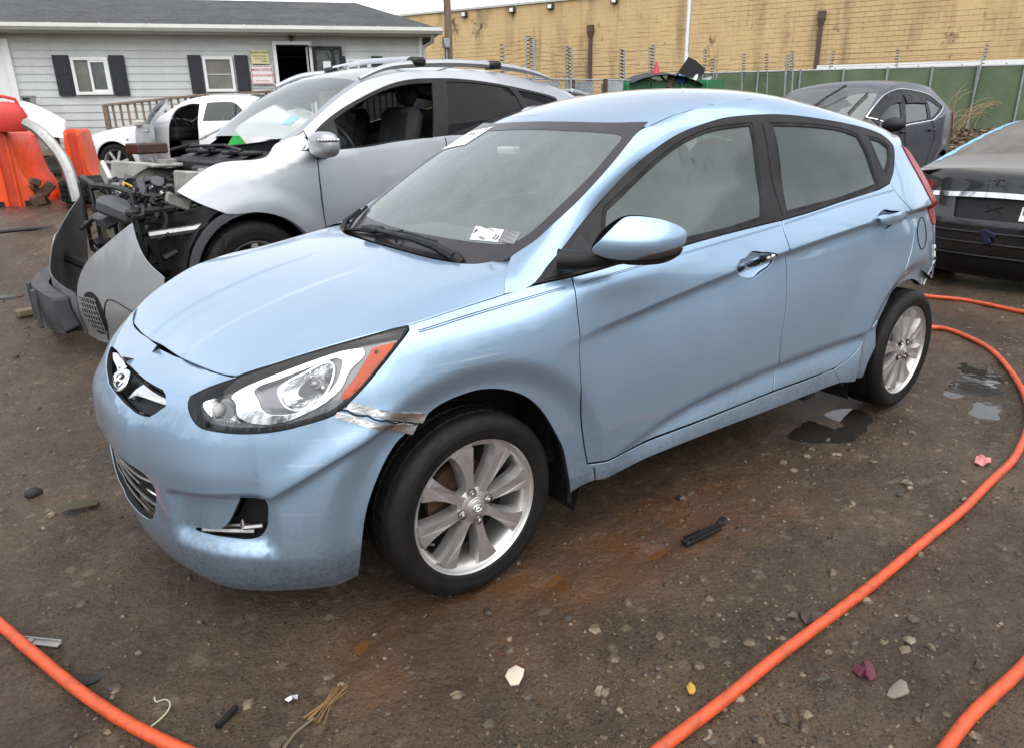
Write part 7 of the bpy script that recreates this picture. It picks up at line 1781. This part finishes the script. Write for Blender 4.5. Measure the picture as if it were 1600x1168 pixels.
panel('door_glass', M['cg'], swing(.02), [wn], dr, .1, 0, out=(-.3, -1, 0)); panel('door_card', M['greyplastic'], swing(.06), [dl_, wn], dr, .06, 0, out=(.3, 1, 0))
p = swing(-.03)(np.array([.98]), np.array([.86]))[0]; MB().box(p, (.16, .03, .03), ang, .01).build('door_handle', M['alloy'], dr)
p = swing(-.10)(np.array([.60]), np.array([.98]))[0]; MB().box(p, (.10, .20, .13), ang, .04).build('wing_mirror', M['whiteplastic'], dr)
MB().ball((-.05+.35, -.925, .72), (.02, .01, .012)).build('side_marker', M['trim'], sed, True)

# ---- dark blue crossover
crv = car_root('dark_blue_suv', 'dusty dark blue crossover with one windscreen wiper sticking up', 'car', CRV_POSE)
panel('body_side', M['navy'], CRV.flank, [flank_loop(CRV, -.8, 3.36, .26), DG['crv_dlo']], crv, .05, .02, .001, mirror=True)
tr_ = cut_glass(crv, CRV, DG['crv_dlo'], [DG['crv_w1'], DG['crv_w2'], DG['crv_w3']], ['cg', 'cg', 'cg'])
cl_ = cr_loop(DG['crv_dlo'], .04); MB().tube(np.vstack([CRV.flank(cl_[:, 0], cl_[:, 1]), CRV.flank(cl_[:1, 0], cl_[:1, 1])])-[0, .004, 0], .008, 6, False).build('chrome_strip', M['chrome'], crv, True)
for nm, k0, k1 in (('crv_w1', 0, 5), ('crv_w2', 0, 3)):
    e_ = cr_loop(DG[nm][k0:k1], .04, False)
    panel('rain_visor', M['trim'], lambda x, z: CRV.flank(x, z)-[0, .016, 0], [np.concatenate([e_+[0, .035], (e_-[0, .07])[::-1]])], crv, .05, .01, raw=True)
glassbox(crv, CRV, .30, .90, 3.02, 3.34, M['cws'], M['pg'], M['navy'])
panel('hood', M['navy'], CRV.top, [strip_loop(-.83, .30, -1, 1)], crv, .1, .015, out=(0, 0, 1))
panel('tail_lamp', M['redlens'], lambda x, z: CRV.flank(x, z)-[0, .01, 0], [[(3.02, 1.30, 1), (3.18, 1.20), (3.30, 1.02, 1), (3.30, .88, 1), (3.14, .92), (3.06, 1.10)]], crv, .05, .03, 0, mirror=True)
MB().box((3.34, 0, .85), (.08, 1.3, .9), bev=.03).build('tailgate', M['navy'], crv)
line_on(CRV.flank, [(1.09, 1.10), (1.12, .87), (1.16, .65), (1.18, .40)], .005, 'door_gap', M['dark'], crv); line_on(CRV.flank, [(2.02, 1.14), (2.16, 1.0), (2.17, .86), (2.05, .68), (1.98, .45)], .005, 'door_gap', M['dark'], crv)
for x in (1.004, 2.02):
    p = CRV.flank(np.array([x]), np.array([1.0]))[0]; MB().tube([p+[-.10, -.02, 0], p+[0, -.035, .005], p+[.10, -.02, .01]], .016, 7).build('door_handle', M['plastic'], crv, True)
for s_ in (-1, 1): MB().ball((.38, s_*1.0, 1.10), (.09, .14, .085)).build('wing_mirror', M['plastic'], crv, True)
t_ = lambda x, y, o=.02: tuple(CRV.top(np.array([x]), np.array([y]))[0]+[-.01, 0, o])
w_ = MB().tube([t_(.38, .05), t_(.48, .0, .05), t_(.58, -.06, .07)], .010, 6).tube([t_(.46, .12, .02), t_(.60, -.07, .07), t_(.78, -.30, .09)], .016, 6).build('wiper', M['plastic'], crv, True)
MB().tube([t_(.38, -.62), t_(.56, -.66), t_(.76, -.74)], .012, 6).build('wiper', M['plastic'], crv, True)
cabin(crv, .5, 3.1, .86, .42, 1.08)
for y in (-.38, .38): car_seat(crv, 1.35, y, 1.10, 'seatgrey')
for xa in (0, 2.62):
    well(crv, xa, .345, .42, .90); simple_wheel(crv, xa, -.86, .33, .345, .22, spokes=5); simple_wheel(crv, xa, .86, .33, .345, .22, far=True)
panel('arch_trim', M['greyplastic'], lambda x, z: CRV.flank(x, z)-[0, .004, 0], [np.array(arch_pts(2.62, .345, .45, .30, 20)+arch_pts(2.62, .345, .385, .30, 20)[::-1])], crv, .05, .02, raw=True)

# ---- black saloon seen from behind
tes = car_root('black_saloon', 'dusty black saloon seen from behind with chrome bar and blue tape on its side', 'car', TES_POSE)
panel('body_side', M['black_paint'], TES.flank, [flank_loop(TES, .82, 3.70, .24)], tes, .06, .02, 0, mirror=True)
TF = lambda y, z: TR(y, z)
fas = [(-.93, .24, 1), (-.5, .17), (.5, .17), (.93, .24, 1), (.95, .62), (.90, .95), (.80, 1.045, 1), (0, 1.075), (-.80, 1.045, 1), (-.90, .95), (-.95, .62)]
rec = [(-.33, .66, 1), (-.36, .84, 1), (.36, .84, 1), (.33, .66, 1)]
rear = panel('tail_panel', M['black_paint'], TF, [fas, rec], tes, .04, .03, 0, out=(1, 0, 0))
panel('plate_recess', M['plastic'], lambda y, z: TR(y, z)-[.03, 0, 0], [[(-.36, .64, 1), (-.38, .86, 1), (.38, .86, 1), (.36, .64, 1)]], rear, .06, 0, out=(1, 0, 0))
panel('chrome_bar', M['chrome'], lambda y, z: TR(y, z)+[.014, 0, 0], [[(-.62, .862, 1), (0, .885), (.62, .862, 1), (.60, .828, 1), (0, .845), (-.60, .828, 1)]], rear, .05, .02, out=(1, 0, 0), bevel=.006)
for s_ in (-1, 1):
    panel('tail_lamp', M['redlens'], lambda y, z: TR(y, z)+[.006, 0, 0], [[(s_*.63, .83, 1), (s_*.60, .93), (s_*.80, .95), (s_*.93, .86, 1), (s_*.80, .78)]], rear, .05, .02, 0, out=(1, 0, 0))
plt_ = panel('number_plate', M['white'], lambda y, z: TR(y, z)-[.02, 0, 0], [[(.175, .675, 1), (.175, .785, 1), (.33, .785, 1), (.33, .675, 1)]], rear, .1, .006, out=(1, 0, 0))
def on_tail(y, z, txt, size, mat, name, par, dx=.02):
    p = TR(np.array([y]), np.array([z]))[0]+[dx, 0, 0]
    return text_poly(txt, size, M[mat], name, par, Matrix(((0, 0, 1, p[0]), (1, 0, 0, p[1]), (0, 1, 0, p[2]), (0, 0, 0, 1))))
on_tail(.205, .735, 'P', .06, 'ink', 'plate_letter', plt_, -.012)
tb_ = MB(); p = TR(np.array([-.05]), np.array([.97]))[0]
tb_.prism([(-.05+y, z) for y, z in ((-.045, .992), (0, 1.0), (.045, .992), (.038, .978), (.012, .984), (0, .93), (-.012, .984), (-.038, .978))], p[0]+.004, p[0]+.012, 'X'); tb_.build('badge', M['chrome'], rear)
xm = MB()
for s_ in (-1, 1): xm.tube([TR(np.array([-.036-.06]), np.array([.75-s_*.022]))[0]+[-.022, 0, 0], TR(np.array([-.036+.06]), np.array([.75+s_*.022]))[0]+[-.022, 0, 0]], .004, 5)
xm.build('chalk_cross', M['dark'], rear)
for z, w in ((.56, .9), (.47, .88), (.36, .86)):
    c = np.linspace(-w, w, 24); MB().tube(TR(c, np.full(24, z))+[.012, 0, 0], .012, 6).build('bumper_ridge', M['plastic'], rear, True)
panel('diffuser', M['plastic'], lambda y, z: TR(y, z)+[.012, 0, 0], [[(-.8, .20, 1), (-.78, .34, 1), (.78, .34, 1), (.8, .20, 1)]], rear, .06, .02, out=(1, 0, 0))
p = TR(np.array([-.02]), np.array([.53]))[0]; MB().box(p+[.02, 0, 0], (.03, .06, .13), Matrix.Rotation(.5, 3, 'X'), .01).box(p+[.02, .03, .03], (.03, .10, .04), Matrix.Rotation(-.4, 3, 'X'), .01).build('blue_rag', worn('blue rag', (.008, .011, .035), .9), rear)
p = TR(np.array([-.55]), np.array([.68]))[0]; MB().ball(p+[.015, 0, 0], (.01, .02, .012)).build('reflector', M['white'], rear, True)
panel('deck', M['black_paint'], TES.top, [strip_loop(3.40, 3.80, -1, 1)], tes, .06, .015, out=(0, 0, 1))
panel('back_glass', M['dustglass'], TES.top, [[(3.40, -.86, 1), (3.43, 0), (3.40, .86, 1), (2.9, .88), (2.35, .86, 1), (2.30, 0), (2.35, -.86, 1), (2.9, -.88)]], tes, .08, .005, out=(.3, 0, 1))
panel('roof', M['dustglass'], TES.top, [strip_loop(.85, 2.30, -1, 1)], tes, .1, .015, out=(0, 0, 1))
panel('roof_edge', M['black_paint'], TES.top, [[(2.30, -1, 1), (2.30, -.87, 1), (2.9, -.885), (3.40, -.87, 1), (3.40, -1, 1), (2.9, -1)]], tes, .06, .012, 0, out=(.3, 0, 1), mirror=True)
rngt = random.Random(6); tp1 = [(2.25+1.25*k/22, -.985+rngt.uniform(-.012, .012)) for k in range(23)]; tp2 = [(3.48-1.22*k/22, -.905+rngt.uniform(-.035, .025)) for k in range(23)]
panel('blue_tape', M['bluetape'], lambda x, t: TES.top(x, t)+[0, 0, .006], [np.array(tp1+tp2)], tes, .04, .002, out=(.3, 0, 1), raw=True)
for xa in (2.96,):
    well(tes, xa, .35, .42, .95); simple_wheel(tes, xa, -.92, .345, .352, .25); simple_wheel(tes, xa, .92, .345, .352, .25, far=True)
MB().box((2.2, 0, .26), (2.8, 1.5, .06)).build('underbody', M['under'], tes)
# ---------------------------------------------------------------- barriers, hose, litter
def barrier(name, label, loc, rz, L_=1.7, knob=True):
    r = thing(name, label, 'barrier', loc, rz, 'orange plastic barriers')
    hw = lambda z: np.interp(z, [0, .09, .13, .30, .45, .62, 1.02, 1.06], [.345, .345, .335, .255, .185, .150, .118, .085])
    zs = [0, .09, .13, .22, .30, .38, .45, .53, .62, .80, 1.02, 1.06]
    ys = [-L_/2, -L_/2+.04, -L_/2+.10, L_/2-.10, L_/2-.04, L_/2]; ins = [.05, .012, 0, 0, .012, .05]
    v = []; f = []; m = len(zs)*2
    for y, i_ in zip(ys, ins):
        v += [(-hw(z)+i_, y, z) for z in zs]+[(hw(z)-i_, y, z) for z in zs[::-1]]
    for a in range(len(ys)-1):
        for j in range(m): f.append((a*m+j, a*m+(j+1) % m, (a+1)*m+(j+1) % m, (a+1)*m+j))
    f += [tuple(range(m))[::-1], tuple(range((len(ys)-1)*m, len(ys)*m))]
    MB().add(v, f).build('barrier_body', M['orange'], r, True, 28); r.scale = (.82, .82, .82)
    # end channel and fork pockets, the shade of their recesses put in as colour
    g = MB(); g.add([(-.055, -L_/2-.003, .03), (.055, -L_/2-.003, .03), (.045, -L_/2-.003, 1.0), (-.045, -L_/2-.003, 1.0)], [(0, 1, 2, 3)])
    ch = MB(); ch.box((-.075, -L_/2-.012, .5), (.035, .05, .98), bev=.012); ch.box((.075, -L_/2-.012, .5), (.035, .05, .98), bev=.012); ch.build('end_ridge', M['orange'], r)
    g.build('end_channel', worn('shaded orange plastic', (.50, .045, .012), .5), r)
    for x in (-.2, .2): MB().box((x, -L_/2-.002, .055), (.14, .03, .085)).build('fork_slot', M['dark'], r)
    return r
bl1 = barrier('plastic_barrier', 'orange water filled barrier carrying the red canister, left one', (-.52, 8.75, gz0(-.52, 8.3)-.02), R_(-16))
barrier('plastic_barrier', 'orange water filled barrier behind the lying tyre, right one', (.20, 9.15, gz0(.15, 8.6)-.02), R_(-12))
can = thing('red_canister', 'red plastic canister with loop handle on top of the left orange barrier', 'canister', (-.58, 8.0, gz0(-.52, 8.3)+.835), R_(-4)); can.scale = (.9, .9, .9)
m = MB(); prof = []
for z, w, t in ((0, .17, .11), (.06, .20, .13), (.20, .205, .13), (.29, .17, .115), (.345, .10, .08), (.36, .04, .04)):
    prof.append([(abs(math.cos(a))**.6*math.copysign(1, math.cos(a))*w, abs(math.sin(a))**.6*math.copysign(1, math.sin(a))*t, z) for a in np.linspace(0, 2*math.pi, 21)[:-1]])
m.add([p for rp in prof for p in rp], [(i*20+k, i*20+(k+1) % 20, (i+1)*20+(k+1) % 20, (i+1)*20+k) for i in range(5) for k in range(20)]+[tuple(range(100, 120)), tuple(range(19, -1, -1))])
M['redplastic'] = worn('red plastic', (.62, .035, .025), .45, var=.12, dirt=(.2, .05, .04), dirt_amt=.4)
m.build('canister_body', M['redplastic'], can, True, 50)
MB().tube([(-.15, 0, .30), (-.13, 0, .39), (-.02, 0, .425), (.11, 0, .39), (.14, 0, .28)], .02, 8).build('loop_handle', M['redplastic'], can, True)
bmz = MB(); pts = nspline(range(5), np.array([(-.44, 7.75, 1.46), (-.33, 7.6, 1.36), (-.22, 7.4, 1.16), (-.165, 7.25, .95), (-.15, 7.15, .62)]))(np.linspace(0, 4, 24)); bmz.tube(pts, .062, 8)
tag(bmz.build('bent_beam', M['alum'], None, True), 'bent grey aluminium bumper beam leaning on the left orange barrier', 'beam')
tp_ = thing('offroad_tyre', 'worn off-road tyre lying flat beside the orange barriers', 'tyre', (.10, 7.52, .575), .2)
m = MB(); prof = [(.20, .03), (.22, .0), (.30, -.005), (.345, .02), (.36, .06), (.36, .22), (.345, .26), (.30, .285), (.22, .28), (.20, .25), (.235, .22), (.24, .14), (.235, .06)]
m.lathe(prof, 48, 'Z', closed=True); m.build('tyre_body', M['rubber'], tp_, True, 40)
lug = MB()
for k in range(36):
    a = 2*math.pi*k/36
    for j, z in enumerate((.055, .105, .165, .215)):
        rot = Matrix.Rotation(a+(.07 if j % 2 else 0), 3, 'Z') @ Matrix.Rotation(.5 if j < 2 else -.5, 3, 'X'); aa = a+(.07 if j % 2 else 0)
        lug.box((.362*math.cos(aa), .362*math.sin(aa), z), (.024, .050, .034), rot)
tag(lug.build('tread_block', M['rubber'], tp_), kind='stuff')
wp_ = MB(); n = 8; vs = []
for k in range(n+1):
    t = k/n; x = -.36+.42*t; vs += [(x, 9.35-.28*t, 1.74-.25*t**1.4), (x-.02, 9.30-.28*t, 1.33-.06*t)]
wp_.add(vs, [(2*k, 2*k+1, 2*k+3, 2*k+2) for k in range(n)]); wp_.add([(x+.03, y+.06, z) for x, y, z in vs], [(2*k, 2*k+2, 2*k+3, 2*k+1) for k in range(n)])
tag(wp_.build('bonnet_panel', M['white_paint'], None, True), 'white car body panel propped up behind the orange barriers', 'car part')
tag(MB().box((-.05, 9.2, .95), (.06, .06, .9)).box((-.30, 9.3, .95), (.06, .06, .9)).box((-.18, 9.25, 1.32), (.5, .07, .06), -.5).build('panel_trestle', M['oldwood'], None), 'low wooden trestle holding up the white body panel', 'trestle')
gp_ = MB(); gp_.add([(0, 0, 0), (.42, -.05, 0), (.20, -.02, .34), (.05, .25, .02), (.36, .24, .02)], [(0, 1, 2), (0, 2, 3), (1, 4, 2), (2, 4, 3), (0, 3, 4, 1)])
go_ = tag(gp_.build('green_crate', worn('bright green plastic', (.03, .42, .07), .4), None), 'bright green plastic lid poking up behind the wrecked engine bay', 'lid'); go_.location = (1.22, 6.25, 1.02); go_.rotation_euler = (0, 0, -.3)
rb_ = MB(); rng = random.Random(8)
for k in range(7): rb_.box((rng.uniform(-.22, .22), rng.uniform(-.15, .15), .06+rng.random()*.22), (rng.uniform(.1, .3), rng.uniform(.08, .2), rng.uniform(.05, .14)), Matrix.Rotation(rng.uniform(-1, 1), 3, 'Y'), .015)
ro = tag(rb_.build('rusty_scrap', M['rust'], None), 'rusty crushed metal lump between the two orange barriers', 'scrap'); ro.location = (-.30, 8.0, gz0(-.2, 7.9)+.0)
br = tag(MB().box((0, 0, .07), (.45, .3, .14), .4, .02).build('brown_box', worn('dark brown casing', (.05, .025, .02), .5), None), 'dark brown casing lying behind the wrecked engine bay by the saloon wheel', 'box'); br.location = (.95, 8.8, 1.05)

# grey car far behind
gc = thing('grey_car', 'grey car mostly hidden between silver crossover and blue hatchback roof', 'car', (6.75, 9.0, .33), -.25)
panel('body_side', M['grey_paint'], SED.flank, [flank_loop(SED, -.9, 3.9, .24), [(.62, .97, 1), (1.0, 1.16), (1.4, 1.30), (2.2, 1.32), (2.6, 1.15, 1), (2.5, 1.0, 1)]], gc, .08, .02, 0, mirror=True)
panel('side_window', M['cg'], SED.flank, [[(.62, .97, 1), (1.0, 1.16), (1.4, 1.30), (2.2, 1.32), (2.6, 1.15, 1), (2.5, 1.0, 1)]], gc, .12, 0, 0, mirror=True)
glassbox(gc, SED, .66, 1.36, 2.42, 3.1, M['cws'], M['cg'], M['grey_paint'])
panel('hood', M['grey_paint'], SED.top, [strip_loop(-.93, .66, -1, 1)], gc, .1, .015, out=(0, 0, 1)); panel('boot_lid', M['grey_paint'], SED.top, [strip_loop(3.1, 3.9, -1, 1)], gc, .1, .015, out=(0, 0, 1))
cabin(gc, .8, 3.0, .86, .35, .98)
for xa in (0, 2.95): well(gc, xa, .33, .40, .90); simple_wheel(gc, xa, -.87, .32, .335, .24); simple_wheel(gc, xa, .87, .32, .335, .24, far=True)

# orange air hose
M['hose'] = worn('orange rubber hose', (.62, .085, .022), .42, var=.12, scale=9, bump=.15, bscale=90, dirt=(.12, .05, .028), dirt_amt=.6, dscale=34)
def hose(label, pts, r=.0165, lift=0):
    P = nspline(range(len(pts)), np.array(pts))(np.linspace(0, len(pts)-1, len(pts)*9))
    z = terrain(P[:, 0], P[:, 1]); k = np.ones(9)/9; z = np.convolve(np.pad(z, 4, mode='edge'), k, 'valid')
    o = MB().tube([(x, y, zz+r*.85+lift) for (x, y), zz in zip(P, z)], r, 12).build('air_hose', M['hose'], None, True)
    return tag(o, label, 'hose', 'orange air hoses')
hose('orange hose looping out from behind the rear wheel to the bottom edge', [(3.853,-.147),(4.119,-.217),(4.149,-.364),(4.016,-.582),(3.786,-.806),(3.485,-1.008),(3.149,-1.181),(2.831,-1.306),(2.524,-1.39),(2.271,-1.438),(2.002,-1.462),(1.722,-1.491),(1.387,-1.513),(1.048,-1.539),(.768,-1.556),(.504,-1.564),(.3,-1.572),(.141,-1.579),(-.001,-1.585),(-.156,-1.595),(-.4,-1.6)])
hose('orange hose cutting across the bottom right corner of the yard', [(1.75,-1.95),(1.45,-1.965),(1.189,-1.971),(.994,-1.98),(.808,-1.977),(.667,-1.977),(.537,-1.985),(.383,-1.995),(.15,-2.02)])
hose('dirty orange hose cutting across the bottom left corner of the yard', [(-1.5,.6),(-1.353,.205),(-1.259,-.073),(-1.176,-.318),(-1.091,-.549),(-1.013,-.736),(-.921,-.907),(-.846,-1.042),(-.75,-1.25)])
hose('orange hose running from behind the rear wheel past the black saloon', [(4.6,.8),(4.976,.466),(5.075,.265),(5.142,.039),(5.106,-.254),(5.062,-.466),(5.002,-.823),(4.9,-1.3)])
# litter
def lit(name, label, cat, mb, mat, x, y, rz=0, dz=0.0, smooth=True):
    o = mb.build(name, M[mat] if isinstance(mat, str) else mat, None, smooth, 35); o.location = (x, y, gz(x, y)+dz); o.rotation_euler = (0, 0, rz); return tag(o, label, cat)
m = MB(); m.box((0, 0, .014), (.185, .034, .020), bev=.004); m.box((.01, -.012, .028), (.17, .008, .012)); m.box((-.04, .012, .026), (.08, .006, .008))
lit('plastic_strip', 'broken black plastic trim strip on the mud before the hatchback', 'litter', m, 'plastic', .81, -1.024, .0, .0)
lit('plastic_shard', 'small black plastic shard beyond the trim strip', 'litter', MB().box((0, 0, .008), (.05, .03, .016), .4, .005), 'plastic', .95, -1.003)
def sheet(n, rx, ry, amp, seed, th=.002):
    rg_ = random.Random(seed); top = []; 
    for k in range(n):
        a = 2*math.pi*k/n; q_ = rg_.uniform(.75, 1.15); top.append((rx*q_*math.cos(a), ry*q_*math.sin(a), amp*rg_.random()+.004))
    m = MB(); c_ = (0, 0, amp*.9+.006); v = [c_]+top+[(x, y, z-th-.002) for x, y, z in top]
    return m.add(v, [(0, 1+k, 1+(k+1) % n) for k in range(n)]+[(1+k, 1+n+k, 1+n+(k+1) % n, 1+(k+1) % n) for k in range(n)])
lit('crushed_packet', 'pink and red crushed packet by the hose at right', 'litter', sheet(13, .055, .032, .022, 3), worn('faded red print', (.62, .20, .19), .5, var=.5, scale=60), 2.239, -1.351, .3)
lit('maroon_rag', 'crumpled maroon scrap right of the long hose', 'litter', sheet(15, .034, .026, .020, 5), worn('maroon plastic', (.085, .010, .022), .5, var=.3), .637, -1.735)
lit('yellow_leaf', 'small curled yellow leaf near the long hose', 'leaf', sheet(7, .022, .014, .012, 6), worn('yellow leaf', (.48, .27, .04), .7), .216, -1.494, .8)
lit('bark_piece', 'rounded dark bark piece touching the long hose', 'litter', sheet(10, .05, .038, .026, 7), worn('dark bark', (.05, .038, .03), .85), .715, -1.520, .2)
m = MB(); rng = random.Random(2)
for k in range(9): a = rng.uniform(-.10, .10); m.tube([(-.06, a*.25+rng.uniform(-.008, .008), .006), (0, a*.1, .010+.004*rng.random()), (.07*rng.uniform(.7, 1.1), a*.22, .007+.006*rng.random())], .0011, 4)
lit('pine_needles', 'small bundle of brown pine needles on the mud', 'litter', m, worn('pine needle', (.24, .13, .035), .7), -.58, -.97, .55)
lit('dark_twig', 'thin dark twig below the pine needles', 'twig', MB().tube([(-.07, 0, .006), (0, .008, .010), (.06, 0, .006)], .0035, 5), 'oldwood', -.68, -1.02, .5)
lit('loose_string', 'thin pale looped string on the mud at bottom left', 'string', MB().tube(nspline(range(6), np.array([(-.05, -.03, .006), (.0, -.032, .008), (.04, -.012, .008), (.045, .018, .008), (.03, .03, .007), (.034, .045, .012)]))(np.linspace(0, 5, 24)), .0022, 5), worn('pale string', (.36, .36, .24), .7), -.955, -.735, .4)
m = MB(); m.box((0, 0, .008), (.135, .022, .004)); m.box((0, .009, .012), (.135, .004, .010)); m.box((-.03, 0, .012), (.02, .018, .006))
lit('metal_strip', 'small aluminium strip beside the left hose', 'litter', m, 'alum', -1.17, -.232, -.78)
lit('wood_chip', 'dark torn wood chip touching the left hose', 'litter', sheet(9, .05, .022, .016, 9), 'dark', -1.085, -.478, -.7)
lit('paper_chip', 'flat cream paper scrap on the mud at bottom centre', 'litter', sheet(7, .038, .026, .010, 10), worn('cream card', (.55, .49, .38), .7), -.126, -1.174, .9)
lit('foil_scrap', 'tiny crumpled silver foil scrap left of the pine needles', 'litter', sheet(8, .018, .012, .012, 11), 'tape', -.649, -.892)
lit('dark_stone', 'dark fist sized stone left of the blue front bumper', 'stone', MB().ball((0, 0, .012), (.035, .025, .022), 9, 6), 'under', -1.113, .842)
lit('mud_clump', 'grassy mud clump left of the blue front bumper', 'clod', sheet(11, .075, .05, .03, 12), worn('clod', (.055, .05, .025), .95, bump=.4), -.972, .59)
lit('flat_stone', 'flat grey stone at bottom right between the two hoses', 'stone', sheet(9, .045, .022, .008, 13), worn('grey stone', (.17, .15, .12), .8), .647, -1.821)
lit('black_tube', 'short black rubber tube at bottom left of the pine needles', 'litter', MB().tube([(-.035, 0, .009), (.035, .006, .009)], .008, 8), 'rubber', -.803, -.859, .5)
lit('white_sliver', 'white plastic sliver beyond the rear wheel by the hose', 'litter', MB().box((0, 0, .006), (.11, .02, .006), 0, .002), 'white', 4.75, .55, .3)
lit('blue_scrap', 'bright blue tape scrap on the bank behind the black saloon', 'litter', sheet(9, .25, .12, .10, 15), 'bluetape', 11.9, 3.55)
lit('wood_block', 'flat broken timber piece on mud left of the bumper cover', 'litter', MB().box((0, 0, .03), (.14, .09, .05), .3, .008), 'oldwood', -.93, 3.9)
lit('bent_metal', 'low black kerb strip on mud beside the orange barriers', 'litter', MB().tube([(-.9, .1, .02), (0, 0, .03), (1.0, -.25, .02)], .02, 6), 'plastic', -.75, 6.6, .25)
